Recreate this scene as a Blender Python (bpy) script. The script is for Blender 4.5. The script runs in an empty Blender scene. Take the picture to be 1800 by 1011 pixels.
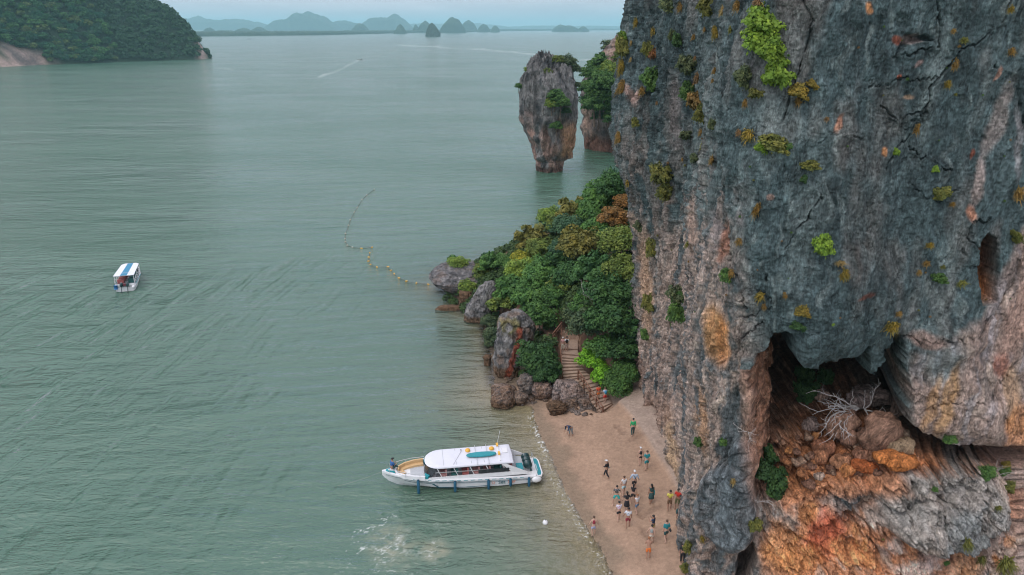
import bpy, math, random
import numpy as np
from math import radians, sin, cos, pi, tan, atan2
from mathutils import Vector, Matrix, Euler
random.seed(7); rng = np.random.default_rng(7)
SC = bpy.context.scene
COL = SC.collection

# ------------------------------------------------------------------ camera
CAM_H = 34.0
F = 1300.0                       # focal length in pixels of an 1800 px wide picture
PITCH = math.atan(457.5 / F)
cd = bpy.data.cameras.new('camera'); cam = bpy.data.objects.new('camera', cd); COL.objects.link(cam)
cam.location = (0, 0, CAM_H); cam.rotation_euler = (pi / 2 - PITCH, 0, 0)
cd.sensor_width = 36; cd.lens = 36 * F / 1800; cd.clip_start = 0.5; cd.clip_end = 60000
SC.camera = cam
# ------------------------------------------------------------------ light
SC.view_settings.view_transform = 'Standard'; SC.view_settings.look = 'None'
SC.view_settings.exposure = 0.5; SC.view_settings.gamma = 1.0
SC.view_settings.use_curve_mapping = False
SUN_EL, SUN_AZ = 58, -140         # high soft sun behind the overcast, from behind and left of the camera
w = bpy.data.worlds.new('World'); SC.world = w; w.use_nodes = True
nt = w.node_tree; nt.nodes.clear()
def N(t, ty, **kw):
    n = t.nodes.new(ty)
    for k, v in kw.items(): setattr(n, k, v)
    return n
out = N(nt, 'ShaderNodeOutputWorld'); bg = N(nt, 'ShaderNodeBackground'); nt.links.new(bg.outputs[0], out.inputs[0])
sky = N(nt, 'ShaderNodeTexSky', sky_type='NISHITA', sun_disc=False)
sky.sun_elevation = radians(SUN_EL); sky.sun_rotation = radians(SUN_AZ); sky.air_density = 1.5; sky.dust_density = 4
tc = N(nt, 'ShaderNodeTexCoord')
mp = N(nt, 'ShaderNodeMapping'); mp.inputs['Scale'].default_value = (1.6, 1.6, 13); mp.inputs['Rotation'].default_value = (0, radians(3), 0)
nt.links.new(tc.outputs['Generated'], mp.inputs[0])
nz = N(nt, 'ShaderNodeTexNoise'); nz.inputs['Scale'].default_value = 2.4; nz.inputs['Detail'].default_value = 7; nz.inputs['Roughness'].default_value = .58; nz.inputs['Distortion'].default_value = .6
nt.links.new(mp.outputs[0], nz.inputs[0])
cr = N(nt, 'ShaderNodeValToRGB'); nt.links.new(nz.outputs[0], cr.inputs[0])
e = cr.color_ramp.elements
e[0].position = .32; e[0].color = (6.2, 6.2, 7.3, 1); e[1].position = .7; e[1].color = (9.0, 8.7, 9.8, 1)
# an overcast sky brightens evenly from the horizon to the zenith
sx = N(nt, 'ShaderNodeSeparateXYZ'); nt.links.new(tc.outputs['Generated'], sx.inputs[0]); ma = N(nt, 'ShaderNodeMath', operation='MULTIPLY_ADD'); ma.use_clamp = False
mc_ = N(nt, 'ShaderNodeMath', operation='MAXIMUM'); nt.links.new(sx.outputs[2], mc_.inputs[0]); mc_.inputs[1].default_value = 0; nt.links.new(mc_.outputs[0], ma.inputs[0]); ma.inputs[1].default_value = .8; ma.inputs[2].default_value = .70
vm = N(nt, 'ShaderNodeMixRGB', blend_type='MULTIPLY'); vm.inputs[0].default_value = 1; nt.links.new(cr.outputs[0], vm.inputs[1]); nt.links.new(ma.outputs[0], vm.inputs[2])
mx = N(nt, 'ShaderNodeMixRGB'); mx.inputs[0].default_value = .9
nt.links.new(sky.outputs[0], mx.inputs[1]); nt.links.new(vm.outputs[0], mx.inputs[2])
nt.links.new(mx.outputs[0], bg.inputs[0]); bg.inputs[1].default_value = 0.098
sd = bpy.data.lights.new('sun', 'SUN'); sun = bpy.data.objects.new('sun', sd); COL.objects.link(sun)
sd.energy = 0.75; sd.angle = radians(25); sd.color = (1, .95, .88)
_sd = Vector((sin(radians(SUN_AZ)) * cos(radians(SUN_EL)), cos(radians(SUN_AZ)) * cos(radians(SUN_EL)), sin(radians(SUN_EL))))
sun.rotation_euler = _sd.to_track_quat('Z', 'Y').to_euler()
SC.cycles.use_denoising = True; SC.cycles.filter_width = 1.1
SC.cycles.max_bounces = 6; SC.cycles.diffuse_bounces = 2; SC.cycles.glossy_bounces = 3; SC.cycles.transparent_max_bounces = 12
SC.cycles.volume_bounces = 1

# ------------------------------------------------------------------ helpers
cP, sP = cos(PITCH), sin(PITCH)
def ray(px, py):
    xc = (px - 900) / F; yc = (505.5 - py) / F
    return xc, cP + yc * sP, -sP + yc * cP
def P(px, py, z=0.0):
    """where the sight line of a picture point meets height z"""
    x, y, zz = ray(px, py); t = (z - CAM_H) / zz
    return (x * t, y * t, z)
def PY(px, py, Y):
    x, y, zz = ray(px, py); t = Y / y
    return (x * t, Y, CAM_H + zz * t)
def proj(x, y, z):
    d = y * cP - (z - CAM_H) * sP
    v = y * sP + (z - CAM_H) * cP
    return 900 + F * x / d, 505.5 - F * v / d, d

def _hash(ix, iy, iz, seed):
    h = (ix.astype(np.uint32) * np.uint32(374761393) + iy.astype(np.uint32) * np.uint32(668265263) + iz.astype(np.uint32) * np.uint32(2147483647) + np.uint32(seed * 974711 & 0xffffffff))
    h = (h ^ (h >> np.uint32(13))) * np.uint32(1274126177)
    h = (h ^ (h >> np.uint32(16))) * np.uint32(2246822519)
    return h ^ (h >> np.uint32(15))
_G = np.array([(1,1,0),(-1,1,0),(1,-1,0),(-1,-1,0),(1,0,1),(-1,0,1),(1,0,-1),(-1,0,-1),(0,1,1),(0,-1,1),(0,1,-1),(0,-1,-1),(1,1,0),(-1,1,0),(0,-1,1),(0,-1,-1)], dtype=np.float32)
def perlin(p, seed=0):
    p = p.astype(np.float32); i = np.floor(p); f = p - i; i = i.astype(np.int64) & 0xffffffff
    u = f * f * f * (f * (f * 6 - 15) + 10)
    def c(dx, dy, dz):
        g = _G[_hash((i[:, 0] + dx) & 0xffffffff, (i[:, 1] + dy) & 0xffffffff, (i[:, 2] + dz) & 0xffffffff, seed) & np.uint32(15)]
        return g[:, 0] * (f[:, 0] - dx) + g[:, 1] * (f[:, 1] - dy) + g[:, 2] * (f[:, 2] - dz)
    l = lambda a, b, t: a + (b - a) * t
    return l(l(l(c(0,0,0), c(1,0,0), u[:,0]), l(c(0,1,0), c(1,1,0), u[:,0]), u[:,1]), l(l(c(0,0,1), c(1,0,1), u[:,0]), l(c(0,1,1), c(1,1,1), u[:,0]), u[:,1]), u[:,2])
def fbm(p, oct=4, seed=0, gain=.5, ridged=False):
    a = 1.0; s = np.zeros(len(p), np.float32); tot = 0
    for o in range(oct):
        n = perlin(p * (2.03 ** o), seed + o * 17)
        s += a * ((1 - 2 * np.abs(n)) if ridged else n); tot += a; a *= gain
    return s / tot
def worley(p, seed=0):
    """distance to the nearest and second nearest cell point, and a random value of the nearest cell"""
    p = p.astype(np.float32); i = np.floor(p).astype(np.int64); f = p - i
    d1 = np.full(len(p), 9, np.float32); d2 = d1.copy(); rid = np.zeros(len(p), np.float32)
    for dx in (-1, 0, 1):
        for dy in (-1, 0, 1):
            for dz in (-1, 0, 1):
                h = _hash((i[:, 0] + dx) & 0xffffffff, (i[:, 1] + dy) & 0xffffffff, (i[:, 2] + dz) & 0xffffffff, seed)
                qx = dx + (h & np.uint32(1023)) / np.float32(1024) - f[:, 0]
                qy = dy + ((h >> np.uint32(10)) & np.uint32(1023)) / np.float32(1024) - f[:, 1]
                qz = dz + ((h >> np.uint32(20)) & np.uint32(1023)) / np.float32(1024) - f[:, 2]
                d = np.sqrt(qx * qx + qy * qy + qz * qz).astype(np.float32)
                nr = d < d1
                d2 = np.where(nr, d1, np.minimum(d2, d)); rid = np.where(nr, ((h >> np.uint32(5)) & np.uint32(255)) / np.float32(255), rid); d1 = np.where(nr, d, d1)
    return d1, d2, rid
def sstep(a, b, x):
    t = np.clip((x - a) / (b - a), 0, 1); return t * t * (3 - 2 * t)
def poly_sd(poly, x, y):
    """signed distance to a polygon, positive inside"""
    poly = np.asarray(poly, float); n = len(poly); best = np.full(x.shape, 1e18); ins = np.zeros(x.shape, bool)
    for k in range(n):
        ax, ay = poly[k][:2]; bx, by = poly[(k + 1) % n][:2]
        ex, ey = bx - ax, by - ay; L = ex * ex + ey * ey + 1e-12
        t = np.clip(((x - ax) * ex + (y - ay) * ey) / L, 0, 1)
        best = np.minimum(best, (x - ax - t * ex) ** 2 + (y - ay - t * ey) ** 2)
        if ay != by: ins ^= ((ay > y) != (by > y)) & (x < (bx - ax) * (y - ay) / (by - ay) + ax)
    return np.where(ins, 1, -1) * np.sqrt(best)
def line_d(pl, x, y):
    best = np.full(np.shape(x), 1e18)
    for (ax, ay), (bx, by) in zip(pl[:-1], pl[1:]):
        ex, ey = bx - ax, by - ay; L = ex * ex + ey * ey + 1e-12
        t = np.clip(((x - ax) * ex + (y - ay) * ey) / L, 0, 1)
        best = np.minimum(best, (x - ax - t * ex) ** 2 + (y - ay - t * ey) ** 2)
    return np.sqrt(best)

def mesh_np(name, V, Fq, mats=(), smooth=True, attrs=None, nside=4):
    me = bpy.data.meshes.new(name); V = np.ascontiguousarray(V, np.float32); Fq = np.ascontiguousarray(Fq, np.int32)
    nf = len(Fq); k = Fq.shape[1]
    me.vertices.add(len(V)); me.vertices.foreach_set('co', V.ravel())
    me.loops.add(nf * k); me.loops.foreach_set('vertex_index', Fq.ravel())
    me.polygons.add(nf); me.polygons.foreach_set('loop_start', np.arange(0, nf * k, k, dtype=np.int32))
    me.polygons.foreach_set('use_smooth', np.full(nf, smooth))
    for an, (ty, data) in (attrs or {}).items():
        a = me.attributes.new(an, ty, 'POINT')
        a.data.foreach_set('color' if 'COLOR' in ty else ('vector' if 'VECTOR' in ty else 'value'), np.ascontiguousarray(data, np.float32).ravel())
    for m in mats: me.materials.append(m)
    me.update(calc_edges=True)
    return me
def grid_faces(nr, nc, wrap=False):
    i = np.arange(nr - 1)[:, None]; j = np.arange(nc if wrap else nc - 1)[None, :]
    a = i * nc + j; b = i * nc + (j + 1) % nc
    return np.stack([a, b, b + nc, a + nc], -1).reshape(-1, 4)
def tag(o, label=None, cat=None, group=None, kind=None):
    if label: o['label'] = label
    if cat: o['category'] = cat
    if group: o['group'] = group
    if kind: o['kind'] = kind
    return o
def link(name, me, parent=None, loc=None):
    o = bpy.data.objects.new(name, me); COL.objects.link(o)
    if parent: o.parent = parent
    if loc is not None: o.location = loc
    return o
def empty(name, loc=(0, 0, 0), rz=0, sc=1):
    o = bpy.data.objects.new(name, None); COL.objects.link(o); o.location = loc; o.rotation_euler.z = rz; o.scale = (sc,) * 3
    return o

class MB:
    """collects shapes in one mesh"""
    def __init__(s): s.v = []; s.f = []
    def add(s, v, f):
        b = len(s.v); s.v += [tuple(q) for q in v]; s.f += [tuple(i + b for i in q) for q in f]; return s
    def box(s, c, d, rz=0, m=None):
        v = []
        for z in (-.5, .5):
            for x, y in ((-.5, -.5), (.5, -.5), (.5, .5), (-.5, .5)):
                q = Vector((x * d[0], y * d[1], z * d[2]))
                if m: q = m @ q
                if rz: q = Vector((q.x * cos(rz) - q.y * sin(rz), q.x * sin(rz) + q.y * cos(rz), q.z))
                v.append(q + Vector(c))
        return s.add(v, [(3,2,1,0), (4,5,6,7), (0,1,5,4), (1,2,6,5), (2,3,7,6), (3,0,4,7)])
    def tube(s, pts, r, n=6, caps=True):
        pts = [Vector(p) for p in pts]; rs = r if hasattr(r, '__len__') else [r] * len(pts); v = []; f = []
        for k, p in enumerate(pts):
            t = (pts[min(k + 1, len(pts) - 1)] - pts[max(k - 1, 0)]).normalized()
            a = t.cross(Vector((0, 0, 1)));
            if a.length < .05: a = t.cross(Vector((1, 0, 0)))
            a.normalize(); b = a.cross(t)
            for j in range(n):
                q = 2 * pi * j / n; v.append(p + (a * cos(q) + b * sin(q)) * rs[k])
        for k in range(len(pts) - 1):
            for j in range(n): f.append((k * n + j, k * n + (j + 1) % n, (k + 1) * n + (j + 1) % n, (k + 1) * n + j))
        if caps: f += [tuple(range(n)), tuple(range((len(pts) - 1) * n, len(pts) * n))[::-1]]
        return s.add(v, f)
    def ball(s, c, r, nu=8, nv=5):
        r = r if hasattr(r, '__len__') else (r,) * 3; v = [(c[0], c[1], c[2] + r[2])]; f = []
        for i in range(1, nv):
            a = pi * i / nv
            for j in range(nu): b = 2 * pi * j / nu; v.append((c[0] + r[0] * sin(a) * cos(b), c[1] + r[1] * sin(a) * sin(b), c[2] + r[2] * cos(a)))
        v.append((c[0], c[1], c[2] - r[2])); e = len(v) - 1
        for j in range(nu):
            f.append((0, 1 + j, 1 + (j + 1) % nu)); f.append((e, 1 + (nv - 2) * nu + (j + 1) % nu, 1 + (nv - 2) * nu + j))
        for i in range(nv - 2):
            for j in range(nu): a = 1 + i * nu + j; b = 1 + i * nu + (j + 1) % nu; f.append((a, a + nu, b + nu, b))
        return s.add(v, f)
    def rings(s, rings, close=True, caps=True):
        n = len(rings[0]); v = [q for r in rings for q in r]; f = []
        for k in range(len(rings) - 1):
            for j in range(n if close else n - 1): f.append((k * n + j, k * n + (j + 1) % n, (k + 1) * n + (j + 1) % n, (k + 1) * n + j))
        if caps: f += [tuple(range(n))[::-1], tuple(range((len(rings) - 1) * n, len(rings) * n))]
        return s.add(v, f)
    def prism(s, poly, z0, z1):
        return s.rings([[(x, y, z0) for x, y in poly], [(x, y, z1) for x, y in poly]])
    def build(s, name, mat, parent=None, smooth=False, loc=None):
        me = bpy.data.meshes.new(name); me.from_pydata(s.v, [], s.f); me.materials.append(mat)
        if smooth:
            for p in me.polygons: p.use_smooth = True
        me.update(); return link(name, me, parent, loc)

# ------------------------------------------------------------------ materials
def new_mat(name):
    m = bpy.data.materials.new(name); m.use_nodes = True; t = m.node_tree; t.nodes.clear()
    o = N(t, 'ShaderNodeOutputMaterial'); b = N(t, 'ShaderNodeBsdfPrincipled'); t.links.new(b.outputs[0], o.inputs[0])
    return m, t, b, o
def noise(t, vec, scale, detail=4, rough=.55, dist=0):
    n = N(t, 'ShaderNodeTexNoise'); n.inputs['Scale'].default_value = scale; n.inputs['Detail'].default_value = detail; n.inputs['Roughness'].default_value = rough; n.inputs['Distortion'].default_value = dist
    if vec is not None: t.links.new(vec, n.inputs['Vector'])
    return n.outputs[0]
def ramp(t, fac, *stops):
    r = N(t, 'ShaderNodeValToRGB'); t.links.new(fac, r.inputs[0]); el = r.color_ramp.elements
    while len(el) < len(stops): el.new(.5)
    for k, (p, c) in enumerate(stops):
        el[k].position = p; el[k].color = (tuple(c) + (1,)) if hasattr(c, '__len__') else (c, c, c, 1)
    return r.outputs[0]
def mixc(t, a, b, f, mode='MIX'):
    m = N(t, 'ShaderNodeMixRGB', blend_type=mode)
    for s, v in ((m.inputs[0], f), (m.inputs[1], a), (m.inputs[2], b)):
        if isinstance(v, bpy.types.NodeSocket): t.links.new(v, s)
        else: s.default_value = v if not hasattr(v, '__len__') else tuple(v) + (1,) * (4 - len(v))
    return m.outputs[0]
def math_(t, op, a, b=0.0, c=None):
    m = N(t, 'ShaderNodeMath', operation=op)
    for s, v in zip(m.inputs, (a, b, c)):
        if v is None: continue
        if isinstance(v, bpy.types.NodeSocket): t.links.new(v, s)
        else: s.default_value = v
    return m.outputs[0]
def bump(t, b, h, strength, dist, prev=None):
    n = N(t, 'ShaderNodeBump'); n.inputs['Strength'].default_value = strength; n.inputs['Distance'].default_value = dist
    t.links.new(h, n.inputs['Height'])
    if prev is not None: t.links.new(prev, n.inputs['Normal'])
    if b is not None: t.links.new(n.outputs[0], b.inputs['Normal'])
    return n.outputs[0]
def objco(t, scale=(1, 1, 1), rot=(0, 0, 0)):
    c = N(t, 'ShaderNodeTexCoord'); m = N(t, 'ShaderNodeMapping'); m.inputs['Scale'].default_value = scale; m.inputs['Rotation'].default_value = rot
    t.links.new(c.outputs['Object'], m.inputs[0]); return m.outputs[0]
def attr(t, name, out='Color'):
    a = N(t, 'ShaderNodeAttribute'); a.attribute_name = name; return a.outputs[out]
_pm = {}
def paint(name, col, rough=.5, metal=0, var=.12, spec=.5, scale=6):
    """plain finish with a little procedural wear"""
    if name in _pm: return _pm[name]
    m, t, b, o = new_mat(name); n = noise(t, objco(t), scale, 5, .6)
    c1 = tuple(max(0, c * (1 - var)) for c in col); c2 = tuple(min(1, c * (1 + var)) for c in col)
    t.links.new(ramp(t, n, (.3, c1), (.7, c2)), b.inputs['Base Color'])
    b.inputs['Roughness'].default_value = rough; b.inputs['Metallic'].default_value = metal; b.inputs['Specular IOR Level'].default_value = spec
    _pm[name] = m; return m

def rock_mat(name, fine=1.0, bstr=.9):
    """limestone: the colour comes with the mesh, grain and fine cracks from noise"""
    m, t, b, o = new_mat(name); v = objco(t, (1, 1, .4))
    c = attr(t, 'Col')
    n1 = noise(t, v, 2.2 * fine, 8, .68); n2 = noise(t, v, 9 * fine, 6, .7)
    k = ramp(t, n1, (.28, .5), (.5, 1.0), (.74, 1.6)); k2 = ramp(t, n2, (.3, .5), (.5, 1.0), (.72, 1.6))
    c = mixc(t, c, k, 1, 'MULTIPLY'); c = mixc(t, c, k2, 1, 'MULTIPLY')
    vo = N(t, 'ShaderNodeTexVoronoi', feature='DISTANCE_TO_EDGE'); vo.inputs['Scale'].default_value = 1.1 * fine
    dv = N(t, 'ShaderNodeMixRGB', blend_type='ADD'); dv.inputs[0].default_value = .5; t.links.new(v, dv.inputs[1]); 
    nn = N(t, 'ShaderNodeTexNoise'); nn.inputs['Scale'].default_value = 1.5 * fine; nn.inputs['Detail'].default_value = 4; t.links.new(v, nn.inputs[0]); t.links.new(nn.outputs[1], dv.inputs[2]); t.links.new(dv.outputs[0], vo.inputs[0])
    crack = ramp(t, vo.outputs[0], (0, 0), (.06, 1))
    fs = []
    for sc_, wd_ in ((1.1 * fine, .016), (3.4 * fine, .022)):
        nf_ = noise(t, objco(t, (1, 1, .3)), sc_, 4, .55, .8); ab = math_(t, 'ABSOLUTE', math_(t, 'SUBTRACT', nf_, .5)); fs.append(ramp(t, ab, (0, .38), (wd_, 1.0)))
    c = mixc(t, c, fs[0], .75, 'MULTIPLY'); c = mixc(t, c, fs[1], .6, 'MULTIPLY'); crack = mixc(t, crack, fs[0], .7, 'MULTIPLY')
    t.links.new(c, b.inputs['Base Color']); b.inputs['Roughness'].default_value = .92; b.inputs['Specular IOR Level'].default_value = .25
    p1 = bump(t, None, crack, .2 * bstr, .05 / fine); p2 = bump(t, None, n1, .8 * bstr, .5 / fine, p1); bump(t, b, n2, .7 * bstr, .12 / fine, p2)
    return m
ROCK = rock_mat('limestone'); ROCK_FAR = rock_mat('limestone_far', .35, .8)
# ------------------------------------------------------------------ haze
hm = bpy.data.materials.new('haze_air'); hm.use_nodes = True; t = hm.node_tree; t.nodes.clear()
o_ = N(t, 'ShaderNodeOutputMaterial'); pv = N(t, 'ShaderNodeVolumePrincipled'); t.links.new(pv.outputs[0], o_.inputs['Volume'])
pv.inputs['Density'].default_value = 1.15e-4; pv.inputs['Color'].default_value = (.46, .78, .87, 1); pv.inputs['Anisotropy'].default_value = 0.1
hz = MB().box((0, 9000, 126), (56000, 46000, 270)).build('haze', hm); tag(hz, kind='stuff')

# ------------------------------------------------------------------ ground, sand and sea bed: one sheet
SHORE_PX = [(1150,1120),(1100,1060),(1076,1011),(1060,970),(1038,935),(1015,900),(988,850),(968,800),(946,760),(936,715),(900,706),(872,690),(868,660),(862,620),(856,585),(845,560),(812,545),(800,520),(775,505)]
LAND = [P(a, b)[:2] for a, b in SHORE_PX] + [(-9, 101), (-5, 106), (2, 111), (8, 117), (13, 128), (50, 135), (80, 60), (60, 10), (16, 15), (11, 27)]
HILL = [P(a, b)[:2] for a, b in [(1104,700),(1080,704),(1060,716),(1050,724),(1030,708),(1000,702),(965,700),(940,692),(925,668),(912,610),(880,580),(850,560),(800,530),(785,508)]] + [(-7, 100), (-4, 104), (2, 109), (8, 115), (13, 126), (50, 133), (50, 64), (11.2, 64)]
EDG = [(1056,724.5,1077.5,710,.22), (1050,719,1076,708,.42), (1043.5,710,1072.5,700,.64), (1039,703,1068.5,696.5,.86), (1035,696.5,1064,688.5,1.07), (1030.5,689.5,1060,681,1.28), (1027,683,1055.5,677,1.5), (1023,677,1049.5,671,1.72), (1019,670.5,1043,663,1.94),
       (989,675.5,1014.5,672.5,1.98), (989.5,669.5,1040,659.5,2.2), (990,663,1037,659,2.42), (990,657.5,1031.5,654,2.64), (989.5,651,1026.5,649,2.88), (989,645,1023,644,3.12), (988,639,1019.5,638.5,3.36), (987.5,633.5,1018,635,3.6), (986.5,628,1017.5,631,3.84), (985.5,621.5,1017.5,624.5,4.08), (985,613,1016,614,4.3)]
STEPS = []
EDG = [(*e_[:4], .16 + .56 * (e_[4] - .22)) for e_ in EDG]; ZT = EDG[-1][4]
for k_, (a, b_, c_, d_, z_) in enumerate(EDG):
    nxt = EDG[k_ + 1] if k_ not in (8, 19) else None
    A = np.array(P(a, b_, z_)[:2]); B = np.array(P(c_, d_, z_)[:2])
    if nxt: A2 = np.array(P(nxt[0], nxt[1], nxt[4])[:2]); B2 = np.array(P(nxt[2], nxt[3], nxt[4])[:2])
    else:
        n_ = np.array([-(B - A)[1], (B - A)[0]]); n_ /= np.hypot(*n_); A2, B2 = A + n_ * (1.0 if k_ == 8 else 2.6), B + n_ * (1.0 if k_ == 8 else 2.6)
    STEPS.append((A, B, B2 + (B2 - B) * .05, A2 + (A2 - A) * .05, z_))
_sc = np.array([[*((s_[0] + s_[1] + s_[2] + s_[3]) / 4), s_[4]] for s_ in STEPS]); _fit = np.linalg.lstsq(np.c_[_sc[:, :2], np.ones(len(_sc))], _sc[:, 2], rcond=None)[0]
SHULL = [STEPS[0][0], STEPS[0][1], STEPS[4][1], STEPS[8][1], STEPS[13][1], STEPS[19][1], STEPS[19][1] + (.3, 3.2), STEPS[19][0] + (.3, 3.2), STEPS[19][0], STEPS[9][0], STEPS[9][1], STEPS[4][0]]
ST_A = np.array(P(1072, 728)[:2]); ST_B = np.array(P(1000, 598, 4.6)[:2]); ST_TOP = 4.6
ST_L = float(np.hypot(*(ST_B - ST_A))); ST_D = (ST_B - ST_A) / ST_L; ST_N = np.array([-ST_D[1], ST_D[0]])
def ground_z(x, y, detail=True):
    x = np.asarray(x, float); y = np.asarray(y, float)
    d = poly_sd(LAND, x, y)
    z = np.where(d > 0, .1 * d + .004 * d * d * (d < 8) + .25 * (d >= 8), -0.13 * -d)
    z = np.where(d < -20, -2.6 - (-d - 20) * .05, z); z = np.maximum(z, -7)
    z = np.minimum(z, 2.2 + 0 * z)
    # trodden step at the foot of the cliff
    led = line_d(LEDGE, x, y); sgn = side_of_ledge(x, y)
    z = z + .2 * sstep(-.12, .12, sgn) * (d > 0) * sstep(9, 7, led)
    h = poly_sd(HILL, x, y)
    cap = np.interp(x, [-11, -7, -2, 3, 8, 13, 30], [.8, 1.6, 3.6, 6.2, 9.5, 13, 16])
    hh = np.minimum(np.maximum(h, 0) * 1.15, cap)
    k = .35 * cap + .01; hh = np.where(h > 0, cap * (1 - np.exp(-np.maximum(h, 0) * 1.35 / cap)), 0)
    z = z + hh
    # stairs corridor
    sd = poly_sd(SHULL, x, y); zpl = np.minimum(_fit[0] * x + _fit[1] * y + _fit[2], ZT + .25 * np.maximum(y - STEPS[19][0][1], 0)) - .35
    m = sstep(-1.3, -.1, sd); w_ = 0; s__ = 0
    for cx_, cy_, cz_ in _sc: k_ = 1 / ((x - cx_) ** 2 + (y - cy_) ** 2 + .05) ** 2.5; w_ = w_ + k_; s__ = s__ + k_ * cz_
    zpl = np.where(y > STEPS[19][3][1] - .3, zpl, s__ / w_ - .2); z = z * (1 - m) + zpl * m; ins_ = sd > -.1; z = np.where(ins_ & (y > STEPS[19][3][1] - .3), zpl + .33, z); z = np.where((sd > -1.2) & (sd < -.1) & (y > STEPS[19][3][1] - .3), np.minimum(z, zpl + .5), z)
    return z
LEDGE = [P(a, b, .9)[:2] for a, b in [(1080, 703), (1108, 735), (1135, 775), (1150, 800), (1170, 828), (1188, 862), (1200, 890)]]
def side_of_ledge(x, y):
    best = np.full(np.shape(x), 1e9); sg = np.zeros(np.shape(x))
    for (ax, ay), (bx, by) in zip(LEDGE[:-1], LEDGE[1:]):
        ex, ey = bx - ax, by - ay; L = math.hypot(ex, ey); tt = np.clip(((x - ax) * ex + (y - ay) * ey) / L / L, 0, 1)
        dd = np.hypot(x - ax - tt * ex, y - ay - tt * ey); s = -(ex * (y - ay) - ey * (x - ax)) / L
        # east side of a line that runs towards the camera
        s = -s if ey < 0 else s
        sg = np.where(dd < best, np.sign(s) * dd, sg); best = np.minimum(best, dd)
    return sg
def ground_at(x, y): return float(ground_z(np.array([x]), np.array([y]))[0])
def on_ground(px, py, up=0.0):
    """sight line marched to the ground sheet (or to up metres above it)"""
    rx, ry, rz = ray(px, py); ts = np.linspace(36, 135, 1400) / ry
    x, y, z = rx * ts, ry * ts, CAM_H + rz * ts; g = ground_z(x, y) + up
    k = int(np.argmax(z <= g)) if (z <= g).any() else len(ts) - 1
    return float(x[k]), float(y[k]), float(g[k] - up)
def axis(*segs):
    a = []
    for lo, hi, st in segs: a += list(np.arange(lo, hi, st))
    return np.array(a)
gx = axis((-29000, -2000, 3000), (-2000, -200, 300), (-200, -30, 10), (-30, -12, 1), (-12, 16, .11), (16, 30, 1), (30, 200, 10), (200, 2000, 300), (2000, 29001, 3000))
gy = axis((-13000, -1000, 2000), (-1000, 0, 100), (0, 34, 2), (34, 80, .11), (80, 115, .3), (115, 200, 5), (200, 2000, 300), (2000, 31000, 3000))
GX, GY = np.meshgrid(gx, gy); gxf, gyf = GX.ravel(), GY.ravel()
near = (np.abs(gxf) < 210) & (gyf > -5) & (gyf < 250)
gz = np.full(gxf.shape, -7.0); gz[near] = ground_z(gxf[near], gyf[near])
ds = np.full(gxf.shape, -99.0); ds[near] = poly_sd(LAND, gxf[near], gyf[near]); hs = np.full(gxf.shape, -99.0); hs[near] = poly_sd(HILL, gxf[near], gyf[near])
pp = np.stack([gxf, gyf, gz], 1)
land = near & (gz > -.3)
nA = np.zeros(len(pp), np.float32); nB = nA.copy(); nC = nA.copy()
nA[land] = fbm(pp[land] * 1.1, 4, 3); nB[land] = fbm(pp[land] * 5.2, 3, 5); nC[land] = fbm(pp[land] * (.35, .35, .35), 3, 9)
foot = np.zeros(len(pp), np.float32); fw = worley(pp[land] * (3.2, 3.2, .01), 4)[0]; foot[land] = sstep(.42, .1, fw)
sandm = land & (hs < .4)
gz = gz + np.where(land & (hs < 0), nB * .03 + nA * .035 - foot * .035 * sstep(1, 2.2, ds), 0) + np.where(land & (hs >= 0), (nA * .5 + nB * .2) * sstep(0, 2, hs), 0)
sand = np.array([.39, .265, .185]); wet = np.array([.27, .20, .14]); bed = np.array([.47, .40, .25]); earth = np.array([.20, .125, .085])
col = np.tile(sand, (len(pp), 1)) * (1 + .22 * nC + .16 * nA + .14 * nB)[:, None]
ledm = sstep(-.1, .3, side_of_ledge(gxf, gyf)) * near
col = col * (1 - ledm[:, None]) + ledm[:, None] * (np.array([.40, .31, .25]) * (1 + .25 * nA + .3 * nB)[:, None])
wm = sstep(2.0, .5, ds + nC * 1.6 + nA * .3)[:, None]; col = col * (1 - wm) + wet * (1 + .1 * nA)[:, None] * wm
um = sstep(.1, -.4, ds)[:, None]; col = col * (1 - um) + bed * (1 + .15 * nA)[:, None] * um
# scraped furrows where the sand has been dug
for a, b, c_, d_ in ((1130, 905, 1155, 892), (1131, 925, 1140, 938), (1110, 778, 1128, 772), (1085, 752, 1096, 765)):
    p0 = P(a, b, .6); p1 = P(c_, d_, .6); dd = line_d([p0[:2], p1[:2]], gxf, gyf) + nB * .25
    f_ = (sstep(.42, .1, dd) * near); gz -= .09 * f_; col = col * (1 - .45 * f_[:, None]) + .45 * f_[:, None] * np.array([.21, .14, .10])
wd_ = P(937, 915, -.5); wm_ = (sstep(1.3, .3, np.hypot((gxf - wd_[0]) / .8, (gyf - wd_[1]) / 1.5) + nA) * near)[:, None]; col = col * (1 - wm_) + wm_ * np.array([.05, .05, .045])
bank = (sstep(65, 67.5, gyf + nA * 2) * near * sstep(-1.5, -.2, ds))[:, None]; col = col * (1 - bank) + bank * np.array([.13, .10, .07]) * (1 + nA + nB)[:, None]
hmk = sstep(0, .8, hs + nA * .8)[:, None]; col = col * (1 - hmk) + earth * (1 + .5 * nA + .4 * nB)[:, None] * hmk
a_ = (gxf - ST_A[0]) * ST_D[0] + (gyf - ST_A[1]) * ST_D[1]; c_ = np.abs((gxf - ST_A[0]) * ST_N[0] + (gyf - ST_A[1]) * ST_N[1] - .2)
pm = sstep(-.4, .2, poly_sd(SHULL, gxf, gyf))[:, None]; col = col * (1 - pm) + pm * np.array([.33, .225, .165]) * (1 + .2 * nA + .2 * nB)[:, None]
col = np.clip(col, .01, .9)
gm, t, b, o_ = new_mat('sand_and_earth'); v = objco(t)
n1 = noise(t, v, 3.5, 6, .65); n2 = noise(t, v, 22, 4, .7)
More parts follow.
